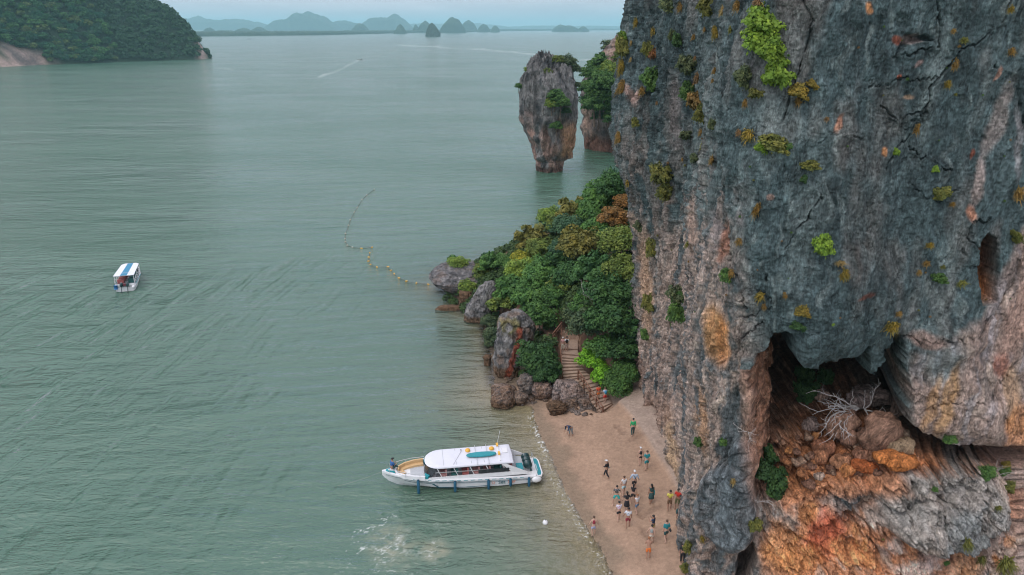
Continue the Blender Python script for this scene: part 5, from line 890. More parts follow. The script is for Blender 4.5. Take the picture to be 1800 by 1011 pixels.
for i, (a, b_, w_, h_, ty, cc_, lab) in enumerate(CLP):
    p, n_ = on_cliff(a, b_); s_ = (p.y * cP + (CAM_H - p.z) * sP) / F; rz = atan2(n_.x, -n_.y); rr_ = random.Random(i)
    nm = 'grass_tuft' if ty == 't' else 'cliff_bush'; W = w_ * s_ * .5; H = h_ * s_ * .5
    o = link(nm, TUF[i % 3] if ty == 't' else HANG[i % 3], None, p + n_ * (.1 if ty == 't' else .3 * W)); k = 1.5 if ty == 't' else 1.5
    o.scale = (W * k * (1 if ty == 't' else .92), max(W, H) * k * .7, max(H * k * (1.15 if ty == 't' else 1.5), W * (.0 if ty == 't' else .75))); o.rotation_euler = (rr_.uniform(-.2, .2), rr_.uniform(-.3, .3) if ty == 't' else rr_.uniform(-.7, .7), -rz * -1 if False else rz)
    c_ = PC[cc_]; f_ = rr_.uniform(.85, 1.15); o.color = (c_[0] * f_, c_[1] * f_, c_[2] * f_, 1); tag(o, lab, 'grass tuft' if ty == 't' else 'bush')
# many more small tufts that nothing tells apart
for i in range(46):
    a = random.uniform(1120, 1790); b_ = random.uniform(10, 560) if i < 45 else random.uniform(560, 1000)
    if (b_ > 560 and 1320 < a < 1720 and b_ < 900) : continue
    p, n_ = on_cliff(a, b_); s_ = (p.y * cP + (CAM_H - p.z) * sP) / F; w_ = random.uniform(4, 8); o = link('grass_tuft', TUF[i % 3], None, p + n_ * .03); o.scale = (w_ * s_ * .6,) * 3; o.rotation_euler.z = atan2(n_.x, -n_.y); c_ = PC[random.choice(['ochre', 'moss', 'tan', 'green'])]; o.color = c_ + (1,)
    tag(o, 'tiny grass tuft clinging to a crack in the cliff', 'grass tuft', 'tiny grass tufts scattered over the cliff')
# bare bleached branches in the recess
def branches(name, base, dirs, seed, lab, n=10, L=2.2, r0=.045):
    r_ = random.Random(seed); root = empty(name, base); tag(root, lab, 'dead tree'); base = Vector(base)
    def grow(p, d_, L_, rad, dep, m):
        pts = [p]; rr = [rad]; q = p.copy(); dd = d_.copy()
        for s in range(6): dd = (dd + Vector((r_.uniform(-.35, .35), r_.uniform(-.3, .3), r_.uniform(-.22, .26)))).normalized(); q = q + dd * L_ / 6; pts.append(q.copy()); rr.append(rad * (1 - .12 * (s + 1)))
        m.tube(pts, rr, 5)
        if dep > 0:
            for k in (2, 3, 5): grow(pts[k], (dd + Vector((r_.uniform(-1, 1), r_.uniform(-.6, .6), r_.uniform(-.5, .8)))).normalized(), L_ * .5, rad * .55, dep - 1, m)
    for i in range(n):
        m = MB(); a = dirs[i % len(dirs)]; grow(Vector((r_.uniform(-.15, .15), r_.uniform(-.15, .15), 0)), Vector((a[0] + r_.uniform(-.3, .3), a[1] + r_.uniform(-.3, .3), a[2] + r_.uniform(-.25, .3))).normalized(), L * r_.uniform(.7, 1.15), r0 * r_.uniform(.7, 1.2), 2 if i % 2 else 1, m); m.build('branch', DEADW, root)
p, n_ = on_cliff(1492, 722); branches('dead_tree', p + Vector((0, -.9, .55)), [(-1, -.45, -.22), (-1, -.3, -.05), (-.8, -.6, -.4), (-.7, -.4, .3)], 5, 'bleached bare tree with tangled branches sprawling in the recess of the cliff', 11, 2.7, .05)
p, n_ = on_cliff(1500, 718); branches('dead_branch', p + Vector((0, -.8, .6)), [(.9, -.3, .1), (.5, -.3, -.9), (-.1, -.2, .9), (.6, -.2, .7)], 9, 'thin bare branches reaching right and up from the bleached tree', 6, 1.7, .028)
p, n_ = on_cliff(1312, 758); branches('dead_branch', p + Vector((0, -.2, 0)), [(-.5, -.4, .3), (.5, -.4, .3), (0, -.4, -.8)], 13, 'thin grey twigs at the left wall below the stalactite', 6, .8, .014)
p, n_ = on_cliff(1345, 885); branches('dead_branch', p + Vector((0, -.3, .2)), [(.8, -.4, -.2), (-.6, -.4, .1)], 17, 'small bleached branch below the dark bush in the niche', 4, .9, .02)
p, n_ = on_cliff(1748, 830); branches('dead_branch', p + Vector((0, -.2, 0)), [(0, -.3, 1), (.8, -.3, .3)], 21, 'bare twigs beside the yellow plant at the right', 4, .8, .014)
x, y, z = on_ground(1037, 528, 1.6); branches('dead_branch', (x, y - 1.5, z + 2.2), [(-.5, -.3, .8), (.5, -.3, .7), (0, -.3, 1)], 23, 'bare grey shrub standing in the wood above the path', 6, 1.8, .03)
# ------------------------------------------------------------------ forest of the island at upper left
FOR = [crown_mesh('forest_tree', 700 + i, 14, 26, .22, .62, (.34, .5), .8) for i in range(4)]
r = np.random.default_rng(99); cand = r.uniform([-720, 560], [-338, 1010], (16000, 2)); hI, dI = isl_h(cand[:, 0], cand[:, 1]); uI, vI, zI = proj(cand[:, 0], cand[:, 1], hI)
ok = (dI > .2) & (uI > -40) & (uI < 395) & (vI > -60)
bareI = (((uI < 78) & (vI > 74 + uI * .30)) | (np.abs(uI - 354 + (vI - 80) * -.12) < 5) & (vI > 58)) ; ok &= ~bareI
cand, hI, uI, vI, zI = cand[ok], hI[ok], uI[ok], vI[ok], zI[ok]; order = np.argsort(zI)
big, rest = [], []; occ = {}
for k in order:
    key = (int(uI[k] // 11), int(vI[k] // 9))
    if key not in occ and len(big) < 290: occ[key] = 1; big.append(k)
    else: rest.append(k)
FC = [(.018, .085, .042), (.03, .12, .05), (.05, .15, .05), (.018, .10, .06), (.09, .15, .055)]
for i, k in enumerate(big):
    s_ = r.uniform(3.6, 6.5); o = link('forest_tree', FOR[i % 4], None, (cand[k, 0], cand[k, 1], hI[k] + s_ * .5)); o.scale = (s_, s_, s_ * r.uniform(.8, 1.15)); o.rotation_euler.z = r.uniform(0, 6.28); c_ = FC[int(r.integers(5))]; o.color = c_ + (1,); tag(o, 'green tree crown in the dense forest of the island at upper left', 'tree', 'forest trees of the island at upper left')
# the trees between them, as one mass
rest = np.array(rest)[:5200]; rad = r.uniform(2.6, 5.2, len(rest)); V, Fq, tint = leaf_cloud(np.c_[cand[rest], hI[rest] + rad * .35], rad, 34, 2.1, r, elong=1.2); o = link('island_forest', mesh_np('island_forest', V, Fq, [LEAF], False, {'tint': ('FLOAT', tint)})); o.color = (.025, .078, .042, 1); tag(o, 'dense forest mass covering the island slopes', 'forest', kind='stuff')
# ------------------------------------------------------------------ stairs from the beach into the wood
CONC = paint('worn_concrete', (.43, .31, .235), .9, var=.2, scale=2.5); DKW = paint('dark_timber', (.115, .07, .05), .85, var=.3, scale=5); RAILW = paint('brown_timber_rail', (.27, .135, .085), .75, var=.25, scale=4); RISER_SHADE = paint('riser_shade_strip', (.27, .185, .135), .9, var=.3, scale=4)
stairs = empty('staircase', (*STEPS[0][0], 0)); tag(stairs, 'broad weathered stairway of low steps climbing from the sand into the wood', 'stairs'); o3 = np.array([*STEPS[0][0], 0])
for A, B, B2, A2, z_ in STEPS:
    n_ = B - A; n_ = np.array([-n_[1], n_[0]]) / np.hypot(*n_) * .05
    m = MB(); lo = z_ - .75; poly = [A + n_, B + n_, B2, A2]; m.rings([[tuple(np.array([*p, lo]) - o3) for p in poly], [tuple(np.array([*p, z_]) - o3) for p in poly]]); s_ = m.build('step', CONC, stairs)
    m = MB(); poly = [A, B, B + n_ * .98, A + n_ * .98]; m.rings([[tuple(np.array([*p, z_ - .16]) - o3) for p in poly], [tuple(np.array([*p, z_ + .012]) - o3) for p in poly]]); m.build('riser_shade', RISER_SHADE, s_)  # darker strip added on the step front to draw its shade line
def rail(name, a, b_, label, posts=5, h=.95, rails=(.95, .5), drop=.9):
    a, b_ = Vector(a), Vector(b_); o = empty(name, a); tag(o, label, 'handrail'); d_ = b_ - a
    for hh in rails: MB().tube([Vector((0, 0, hh)), d_ + Vector((0, 0, hh))], .055, 7).build('rail', RAILW, o, True)
    for k in range(posts): q = d_ * (k / (posts - 1)); MB().tube([q + Vector((0, 0, -drop)), q + Vector((0, 0, h + .08))], .07, 7).build('post', RAILW, o, True)
    return o
L0 = STEPS[0][0]; L8 = STEPS[8][0]; off = (L8 - L0) / np.hypot(*(L8 - L0)); lft = np.array([-off[1], off[0]]) * .05
rail('handrail', (*(L0 - off * .5 + lft), -.0), (*(L8 + off * .3 + lft), STEPS[8][4] + .15), 'double brown timber handrail along the lower steps, ending in a post on the sand', 5)
rail('handrail', (*(STEPS[9][0] + (-.05, 0)), STEPS[9][4]), (*(STEPS[18][0] + (-.05, 0)), STEPS[18][4]), 'brown timber handrail on the outer side of the upper steps', 4, .9, (.9,))
rail('handrail', P(964, 609, ZT + .3), P(987, 580, ZT + 1.6), 'double timber rail leaning beside the path above the stairs', 3, .8, (.85, .5), .6)
# ------------------------------------------------------------------ boats
WH = paint('white_gelcoat', (.76, .77, .78), .25, var=.04, scale=2); WH2 = paint('white_canopy', (.70, .72, .78), .45, var=.04, scale=1.5); TEAL = paint('teal_vinyl', (.015, .27, .31), .55, var=.1); NAVY = paint('blue_fender', (.02, .11, .19), .55, var=.15); TAN = paint('tan_cushion', (.62, .42, .21), .7, var=.06); GRYD = paint('grey_deck', (.45, .48, .50), .6, var=.08); ENG = paint('dark_engine_cover', (.018, .055, .058), .3, var=.3); GLS = paint('tinted_window', (.03, .035, .04), .08, var=.2); REDS = paint('red_seat', (.42, .12, .11), .7, var=.2); TGS = paint('green_seat', (.03, .14, .13), .7, var=.2); STEEL = paint('steel_rail', (.6, .62, .63), .3, .6); YEL = paint('orange_float', (.80, .44, .06), .5, var=.08); BLK = paint('black_rubber', (.02, .02, .022), .6); GLC = paint('pale_lettering', (.75, .78, .8), .5); DKT = paint('dark_teal_print', (.01, .10, .13), .5); ORP = paint('orange_print', (.75, .22, .10), .5); PINK = paint('faded_pink_seat', (.48, .25, .24), .7, var=.15)
def hull(st):
    """rings from stern to bow; st = (x, half beam, deck z, chine half, chine z, keel z)"""
    R = []
    for x, b, zd, bc, zc, zk in st:
        R.append([(x, b, zd), (x, b * 1.015, zd - .12), (x, b * .97, zd - .16), (x, bc, zc), (x, 0, zk), (x, -bc, zc), (x, -b * .97, zd - .16), (x, -b * 1.015, zd - .12), (x, -b, zd), (x, -b + .12, zd + .03), (x, -b + .16, zd - .1), (x, 0, zd - .1), (x, b - .16, zd - .1), (x, b - .12, zd + .03)] if b > .3 else [(x, b, zd), (x, b, zd - .1), (x, b * .97, zd - .16), (x, bc, zc), (x, 0, zk), (x, -bc, zc), (x, -b * .97, zd - .16), (x, -b, zd - .1), (x, -b, zd), (x, -b * .8, zd), (x, -b * .6, zd), (x, 0, zd), (x, b * .6, zd), (x, b * .8, zd)])
    return R
def lerp_st(st, x): 
    xs = [s[0] for s in st]; return [float(np.interp(x, xs, [s[k] for s in st])) for k in range(1, 6)]
def txt(s, size, mat, parent, loc, rot, name='lettering', ext=.004):
    cu = bpy.data.curves.new(name, 'FONT'); cu.body = s; cu.size = size; cu.extrude = ext; cu.align_x = 'CENTER'; cu.align_y = 'CENTER'; ob = bpy.data.objects.new('tmp', cu); COL.objects.link(ob); bpy.context.view_layer.update()
    me = bpy.data.meshes.new_from_object(ob.evaluated_get(bpy.context.evaluated_depsgraph_get())); bpy.data.objects.remove(ob); me.materials.clear(); me.materials.append(mat); o = link(name, me, parent, loc); o.rotation_euler = rot; return o
def outboard(parent, x, y, z, s=1.0):
    e_ = empty('outboard_engine', (x, y, z)); e_.parent = parent; e_.rotation_euler.y = .35
    R = []
    for k, (zz, a, b_, dx) in enumerate(((0, .20, .15, 0), (.12, .31, .22, .02), (.35, .36, .25, .04), (.55, .33, .23, .05), (.66, .22, .16, .06), (.70, .08, .06, .06))): R.append([((dx + a * cos(q)) * s, b_ * sin(q) * s, zz * s) for q in np.arange(12) * pi / 6])
    c_ = MB().rings(R).build('cowling', ENG, e_, True)
    m = MB(); m.tube([(.1 * s, -.1 * s, .69 * s), (.02, 0, .725 * s), (.1 * s, .1 * s, .69 * s)], .018 * s, 4); m.build('emblem', GLC, e_)
    MB().box((-.05 * s, 0, -.45 * s), (.16 * s, .10 * s, .95 * s)).box((-.02, 0, -.9 * s), (.42 * s, .09 * s, .10 * s)).build('leg', ENG, e_); m = MB()
    for q in (0, 2.1, 4.2): m.box((-.27 * s, cos(q) * .09 * s, -.9 * s + sin(q) * .09 * s), (.02, .09 * s, .12 * s))
    m.build('propeller', BLK, e_); return e_
# --- the large one moored at the beach
ST = [(0.55, 1.42, .80, 1.28, .12, -.28), (3, 1.52, .92, 1.36, .12, -.4), (6, 1.52, 1.04, 1.32, .16, -.42), (8.4, 1.42, 1.16, 1.05, .26, -.38), (10.2, 1.08, 1.28, .62, .42, -.2), (11.4, .62, 1.38, .26, .66, .15), (12.15, .22, 1.46, .07, .95, .6), (12.5, .03, 1.52, .02, 1.25, 1.1)]
big = empty('speedboat', (2.25, 51.35, 0)); big.rotation_euler.z = radians(-171.6); tag(big, 'long white speedboat with hard canopy, teal trim and three engines moored at the beach', 'speedboat')
fine_st = [(x, *lerp_st(ST, x)) for x in np.concatenate([np.arange(.55, 9, .8), np.arange(9, 12.5, .3), [12.5]])]
MB().rings(hull(fine_st)).build('hull', WH, big, False)
def yb(x, z):     # outer side of the hull at height z
    b, zd, bc, zc, zk = lerp_st(ST, x); return bc + (b * .97 - bc) * np.clip((z - zc) / (zd - .16 - zc), 0, 1)
def strip(x0, x1, z0, z1, name, mat, parent=big, n=14, off=.012, dz=lambda x: 0):
    v = []; f = []
    for k in range(n + 1):
        x = x0 + (x1 - x0) * k / n; s0 = z0(x) if callable(z0) else z0; s1 = z1(x) if callable(z1) else z1
        for zz in (s0, s1): v += [(x, yb(x, zz) + off, zz), (x, yb(x, zz) - .01, zz)]
    for k in range(n): a = k * 4; f += [(a, a + 4, a + 6, a + 2), (a + 2, a + 6, a + 7, a + 3), (a, a + 1, a + 5, a + 4)]
    return MB().add(v, f).build(name, mat, parent)
dk = lambda x: lerp_st(ST, x)[1]
strip(.6, 12.2, lambda x: dk(x) - .30, lambda x: dk(x) - .27, 'rub_line', DKT, n=30); strip(.8, 9.6, lambda x: dk(x) - .385, lambda x: dk(x) - .36, 'pin_stripe', DKT, n=20)
strip(4.2, 8.1, .22, .27, 'lower_stripe', DKT); strip(8.5, 10.8, lambda x: dk(x) - .52, lambda x: dk(x) - .47, 'upper_stripe', DKT)
v = [(8.5, yb(8.5, .66) + .014, .69), (8.5, yb(8.5, .63) + .014, .62), (8.05, yb(8.05, .3) + .014, .22), (8.2, yb(8.2, .3) + .014, .21), (8.7, yb(8.7, .65) + .014, .64)]; MB().add(v, [(0, 1, 2, 3, 4)]).build('slant_stripe', DKT, big)
for k in range(16): x = 1.7 + k * .55; m = MB(); m.box((x, lerp_st(ST, x)[0] * 1.015 + .006, dk(x) - .06), (.34, .012, .035)); m.build('side_dash', TEAL, big)
RX = (pi / 2, 0, pi)
txt('Sea', .42, DKT, big, (3.28, yb(2.9, .5) + .03, .48), RX); txt('www.seastarandaman.com', .16, DKT, big, (7.3, lerp_st(ST, 7.3)[0] * .97 + .045, dk(7.3) - .21), RX); txt('Star', .38, ORP, big, (2.5, yb(2.5, .5) + .03, .48), RX); txt('Y6', .16, DKT, big, (10.4, yb(10.4, .8) + .02, .84), (pi / 2, 0, pi - .3))
lg = MB()
for q in range(6): lg.ball((3.95 + .10 * cos(q * pi / 3), yb(3.95, .5) + .03, .49 + .10 * sin(q * pi / 3)), (.035, .01, .035), 6, 4)
lg.build('flower_logo', ORP, big)
# bow well with cushions
MB().prism([(9.25, -1.0), (9.25, 1.0), (10.3, .72), (11.1, .34), (11.15, -.34), (10.3, -.72)], .9, 1.19).build('bow_well_floor', GRYD, big)
def ribbon(pts, w, z0, z1, name, mat, par=big):
    pts = [Vector((p[0], p[1])) for p in pts]; R = []
    for k, p in enumerate(pts):
        t_ = (pts[min(k + 1, len(pts) - 1)] - pts[max(k - 1, 0)]).normalized(); n_ = Vector((-t_.y, t_.x)) * w * .5; z_ = lerp_st(ST, min(p.x, 12))[1] if False else 0
        R.append([(p.x - n_.x, p.y - n_.y, z0), (p.x + n_.x, p.y + n_.y, z0), (p.x + n_.x, p.y + n_.y, z1), (p.x - n_.x, p.y - n_.y, z1)])
    return MB().rings(R).build(name, mat, par)
ribbon([(9.3, -.80), (10.0, -.72), (10.6, -.50), (11.0, -.2), (11.0, .15), (10.75, .42)], .34, 1.17, 1.36, 'bow_seat', TAN); ribbon([(9.3, -1.03), (10.05, -.93), (10.75, -.65), (11.22, -.25), (11.22, .2)], .13, 1.18, 1.62, 'bow_backrest', TAN)
ribbon([(9.2, -1.27), (10.0, -1.08), (10.8, -.78), (11.35, -.44), (11.5, 0), (11.35, .44), (10.8, .78), (10.0, 1.08), (9.2, 1.27)], .16, 1.12, 1.46, 'coaming', WH)
MB().prism([(11.5, -.42), (11.62, 0), (11.5, .42), (12.2, .1), (12.2, -.1)], 1.42, 1.505).build('bow_pad', TEAL, big); MB().prism([(11.6, -.2), (11.6, .2), (12.0, .06), (12.0, -.06)], 1.5, 1.53).build('bow_hatch', WH, big)
for s in (-1, 1): MB().prism([(9.0, s * 1.3), (9.25, s * 1.25), (9.2, s * .75), (8.85, s * 1.1)] [::s], 1.2, 1.44).build('corner_pad', TEAL, big)
# cabin floor, seats, coachwork
MB().box((5.3, 0, 1.0), (7.0, 2.5, .12)).build('cabin_floor', GRYD, big)
for k in range(7):
    for s in (-1, 1):
        x = 2.7 + k * .85; st_ = empty('passenger_seat', (x, s * .72, 1.06)); st_.parent = big; mt = (PINK, REDS, TGS, PINK)[(k + (s > 0)) % 4]
        MB().box((.0, 0, .22), (.46, .9, .12)).build('cushion', mt, st_); MB().box((-.22, 0, .48), (.1, .9, .55)).build('seat_back', mt, st_)
for s in (-1, 1):
    MB().box((5.4, s * 1.33, 1.16), (7.1, .07, .34)).build('cabin_side', WH, big)
    m = MB(); m.tube([(2.3, s * 1.34, 1.62), (8.4, s * 1.3, 1.72)], .028, 5); m.build('window_rail', STEEL, big)
    for k in range(5): x = 2.9 + k * 1.25; MB().tube([(x, s * 1.34, 1.3), (x + .35, s * 1.24, 2.32)], .03, 5).build('window_post', WH, big)
    # raked wing at the aft end of the canopy
    v = [(2.9, s * 1.34, 2.3), (3.25, s * 1.34, 2.3), (2.5, s * 1.36, 1.35), (2.5, s * 1.40, 1.0), (.95, s * 1.42, .95), (1.35, s * 1.40, 1.25)]; v2 = [(a, b_ - s * .09, c_) for a, b_, c_ in v]; MB().add(v + v2, [(0, 1, 2, 3, 4, 5), (11, 10, 9, 8, 7, 6)] + [(k, (k + 1) % 6, 6 + (k + 1) % 6, 6 + k) for k in range(6)]).build('side_wing', WH, big)
    MB().box((3.9, s * 1.37, 1.55), (2.4, .025, .30)).build('side_window', GLS, big)
R = []
for q in np.linspace(-1.25, 1.25, 11): R.append([(8.55 + .72 * cos(q), 1.22 * sin(q) / sin(1.25), 1.2), (8.1 + .72 * cos(q), 1.15 * sin(q) / sin(1.25), 2.3), (8.06 + .72 * cos(q), 1.15 * sin(q) / sin(1.25), 2.3), (8.5 + .72 * cos(q), 1.22 * sin(q) / sin(1.25), 1.2)])
MB().rings(R).build('windscreen', GLS, big)
def roofpoly(x0, x1, hw, rnd): 
    p = [(x0, -hw), (x0 - .06, 0), (x0, hw)]; 
    for q in np.linspace(pi / 2, -pi / 2, 13): p.append((x1 + rnd * cos(q), hw * (abs(sin(q)) ** .8) * (1 if sin(q) >= 0 else -1)))
    return p[::-1]
rp = roofpoly(2.35, 7.9, 1.3, 1.25); cR = lambda p, k, z: [((x - 5) * k + 5, y * k, z) for x, y in p]
MB().rings([cR(rp, 1.0, 2.33), cR(rp, 1.01, 2.38), cR(rp, .985, 2.46), cR(rp, .90, 2.52), cR(rp, .5, 2.56)]).build('canopy', WH2, big, False)
for x in (7.75, 6.75, 5.6, 4.6): MB().box((x, 0, 2.535), (.035, 2.3, .03)).build('canopy_seam', GRYD, big)
for x in (5.15, 4.25): MB().tube([(x, -1.35, 2.45), (x, -1.2, 2.64), (x, 1.2, 2.64), (x, 1.35, 2.45)], .018, 5).build('rack_bar', STEEL, big)
MB().box((3.35, 0, 2.56), (.10, 2.35, .09)).build('light_bar', WH, big)
for y in (-1.0, .25): MB().box((3.35, y, 2.68), (.16, .34, .14)).build('beacon', YEL, big)
MB().tube([(3.35, -1.1, 2.6), (3.0, -1.75, 3.5)], .012, 4).build('antenna', WH, big); MB().box((2.85, -.25, 2.575), (.42, .7, .05)).build('roof_hatch', WH, big); MB().tube([(6.3, -.85, 2.56), (6.25, -.5, 2.75)], .03, 5).build('horn', BLK, big)
MB().tube([(6.25, -.6, 2.6), (7.0, 1.2, 2.58)], .008, 4).build('stay', BLK, big)
# stern
for y in (-.55, 0, .55): outboard(big, .95, y, 1.0, .98)
MB().box((1.75, 0, .98), (.75, 2.4, .10)).build('aft_deck', GRYD, big); MB().box((1.75, .55, 1.12), (.5, .9, .22)).build('aft_seat', TEAL, big)
MB().prism([(.55, -1.38), (.55, 1.38), (.1, 1.3), (-.05, .9), (-.05, -.9), (.1, -1.3)][::-1], .55, .68).build('swim_platform', WH, big); MB().prism([(.38, -1.2), (.38, 1.2), (.12, 1.15), (.05, .8), (.05, -.8), (.12, -1.15)][::-1], .675, .70).build('platform_pad', TEAL, big)
MB().tube([(.5, 1.3, .7), (.45, 1.3, 1.2), (.45, .5, 1.25), (.5, .5, .7)], .025, 5).tube([(.5, -1.3, .7), (.45, -1.3, 1.2), (.45, -.5, 1.25), (.5, -.5, .7)], .025, 5).build('stern_rail', STEEL, big)
MB().ball((.55, 1.5, .5), (.42, .17, .26), 10, 7).build('stern_fender', WH, big, True)
for s in (-1, 1): MB().tube([(9.2, s * 1.28, 1.62), (10.2, s * 1.12, 1.68), (11.1, s * .78, 1.74), (11.9, s * .36, 1.8)], .02, 5).tube([(9.6, s * 1.22, 1.25), (9.6, s * 1.22, 1.64)], .016, 4).tube([(10.7, s * .95, 1.3), (10.7, s * .95, 1.71)], .016, 4).tube([(11.9, s * .36, 1.45), (11.9, s * .36, 1.8)], .016, 4).build('bow_rail', STEEL, big)
for k, (x, lo) in enumerate(((9.75, -.1), (6.95, .05), (4.35, .05), (2.62, .15), (1.15, -.1))): y = lerp_st(ST, x)[0] + .13; MB().tube([(x, y, dk(x) - .02), (x, y, dk(x) - .1), (x, y - .03, lo + .1), (x, y - .03, lo)], [.06, .11, .11, .05], 8).build('fender_tube', NAVY, big, True)
def on_boat(x, y, z): return big.matrix_basis @ Vector((x, y, z)) if False else Matrix.Translation(big.location) @ Matrix.Rotation(big.rotation_euler.z, 4, 'Z') @ Vector((x, y, z))
pb_ = MB(); pts = [(cos(q) * 1.2 * (1 if cos(q) > 0 else 1), .33 * (abs(sin(q)) ** .75) * (1 if sin(q) > 0 else -1)) for q in np.linspace(0, 2 * pi, 25)[:-1]]; pb_.rings([[(x * .96, y * .93, 0) for x, y in pts], [(x, y, .05) for x, y in pts], [(x * .95, y * .9, .11) for x, y in pts]]); pb = pb_.build('paddle_board', TEAL, None, False, on_boat(4.75, .28, 2.65)); pb.rotation_euler.z = big.rotation_euler.z; tag(pb, 'teal paddle board strapped on the canopy of the large speedboat', 'paddle board')
for k, (x, y, lab) in enumerate(((5.75, -.55, 'round orange float on the large boat canopy, the one nearer the bow'), (3.85, -.55, 'round orange float on the large boat canopy, the one nearer the stern'))): f_ = MB().ball((0, 0, .12), (.21, .21, .15), 14, 8).build('float', YEL, None, True, on_boat(x, y, 2.53)); tag(f_, lab, 'float')
rp_ = MB().tube([(0, 0, 0), (-1.6, .02, -.7), (-3.2, .05, -1.28), (-4, .06, -1.47)], .008, 4).build('mooring_rope', paint('rope', (.25, .27, .22), .9), None, False, on_boat(12.3, 0, 1.45)); tag(rp_, 'thin pale mooring rope running from the bow of the large speedboat into the water', 'rope')
# --- the smaller one under way
sm = empty('tour_boat', (-52.7, 95.0, 0)); sm.rotation_euler.z = radians(107); tag(sm, 'small white tour boat with a blue striped roof heading away across the bay', 'tour boat')
S2 = [(0, 1.25, .75, 1.15, .1, -.3), (2, 1.32, .8, 1.2, .1, -.35), (5, 1.25, .95, 1.0, .2, -.3), (7, .85, 1.15, .5, .45, -.05), (8.2, .35, 1.3, .15, .8, .5), (8.8, .04, 1.38, .02, 1.1, .9)]
MB().rings(hull([(x, *lerp_st(S2, x)) for x in (0, 1, 2, 3, 4, 5, 6, 7, 7.6, 8.2, 8.8)])).build('hull', WH, sm)
rp2 = [(.3, -1.28), (5.6, -1.12), (6.1, -.7), (6.1, .7), (5.6, 1.12), (.3, 1.28)]; MB().prism(rp2, 2.12, 2.2).build('roof', WH2, sm); MB().prism([(.28, -.42), (6.0, -.36), (6.0, .36), (.28, .42)], 2.2, 2.215).build('roof_stripe', paint('blue_stripe', (.01, .20, .34), .5), sm); txt('ANDAMAN', .30, GLC, sm, (1.4, 0, 2.222), (0, 0, -pi / 2))
MB().prism([(7.3, -.5), (8.5, -.12), (8.5, .12), (7.3, .5)], 1.22, 1.33).build('bow_pad', TEAL, sm); MB().box((6.6, 0, 1.12), (1.0, 1.3, .25)).build('bow_seat', paint('maroon_seat', (.16, .03, .045), .7), sm)
for s in (-1, 1):
    for x in (.4, 1.6, 2.8, 4.0, 5.2): MB().tube([(x, s * 1.2, .8), (x + .05, s * 1.18, 2.13)], .04, 5).build('roof_post', WH, sm)
    MB().tube([(.4, s * 1.21, 1.45), (5.4, s * 1.12, 1.55)], .03, 5).tube([(.4, s * 1.21, 1.15), (5.4, s * 1.12, 1.25)], .03, 5).build('side_rail', WH, sm)
    MB().box((2.7, s * 1.29, .86), (4.2, .03, .12)).build('side_stripe', TEAL, sm)
MB().box((2.9, 0, .74), (5.4, 2.2, .06)).build('floor', GRYD, sm); MB().prism([(5.5, -1.0), (5.6, 1.0), (5.5, 1.0), (5.4, -1.0)], .9, 2.1).build('windscreen', GLS, sm)
for k in range(4):
    for s in (-1, 1): MB().box((1.5 + k * .95, s * .68, 1.05), (.5, .8, .5)).build('bench', REDS if s > 0 else TGS, sm)
MB().box((.12, 0, .88), (.22, 2.3, .25)).build('transom_bar', WH, sm)
for y in (-.38, .38): outboard(sm, -.2, y, .75, .85)
MB().tube([(-.1, 1.1, .45), (-.1, 1.1, 1.0)], .24, 10).build('drum', paint('blue_drum', (.02, .14, .34), .5), sm, True); MB().ball((-.1, -1.05, .6), (.3, .2, .22), 8, 6).build('fender', WH, sm, True)
MB().box((.02, 0, .96), (.3, .4, .25)).build('cool_box', paint('maroon_seat', (.16, .03, .045), .7), sm)
# froth along the smaller boat
# --- specks of boats far out
def longtail(px, py, label, s=1.0, rz=0):
    x, y, z = P(px, py); o = empty('longtail_boat', (x, y, 0), rz, s); tag(o, label, 'boat'); D_ = paint('dark_hull', (.05, .04, .035), .6)
    MB().rings([[(x_, b_, z1), (x_, b_ * .6, -.1), (x_, -b_ * .6, -.1), (x_, -b_, z1)] for x_, b_, z1 in ((-5, .5, .8), (-2, .95, .6), (2, .9, .7), (4.5, .4, 1.2), (6, .05, 2.2))]).build('hull', D_, o)
    MB().prism([(-3, -.9), (2, -.9), (2, .9), (-3, .9)], 1.9, 2.0).build('awning', GLS, o)
    for q in ((-3, .85), (-3, -.85), (2, .85), (2, -.85)): MB().tube([(q[0], q[1], .5), (q[0], q[1], 1.95)], .05, 4).build('awning_post', D_, o)
longtail(632, 104.5, 'tiny dark boat with a pale wake far out in the middle of the bay', .55, .6); longtail(904, 58.6, 'tiny dark boat just in front of the far mangrove shore at left of the pillar', 1.3, 0); longtail(1050, 56.8, 'tiny dark boat before the far shore above the headland', 1.3, 0); longtail(437, 69.0, 'tiny boat speck beyond the wooded island', 1.0, 0)
# --- floats on their line and the mooring ball
FY = [(295, 568), (393, 558), (373, 610), (363, 650), (360, 688), (380, 720), (440, 743), (543, 741), (570, 775), (601, 805), (645, 845), (715, 875), (808, 893), (920, 905)]; FW = [(415, 15), (345, 70), (300, 110), (257, 185), (228, 230), (190, 300), (173, 353), (145, 430), (140, 478), (145, 508), (163, 540), (210, 558)]
cv = lambda l: [P(580 + a / 5.322, 330 + b_ / 5.322, .02) for a, b_ in l]
fmY = MB().tube([(-.2, 0, 0), (-.14, 0, 0), (.14, 0, 0), (.2, 0, 0)], [.04, .10, .10, .04], 8).build('line_float', YEL, None, True); tag(fmY, 'orange float on the rope line drifting off the headland', 'float', 'orange floats on the rope line')
for k, q in enumerate(cv(FY)):
    o = fmY if k == 0 else fmY.copy()
    if k: COL.objects.link(o)
    o.location = q; o.rotation_euler.z = k * .9
fmW = MB().ball((0, 0, 0), .14, 8, 6).build('line_buoy', paint('dull_white_float', (.42, .40, .33), .6), None, True); tag(fmW, 'small dull white float on the far part of the rope line', 'float', 'dull white floats on the rope line')
for k, q in enumerate(cv(FW)):
    o = fmW if k == 0 else fmW.copy()
    if k: COL.objects.link(o)
    o.location = q
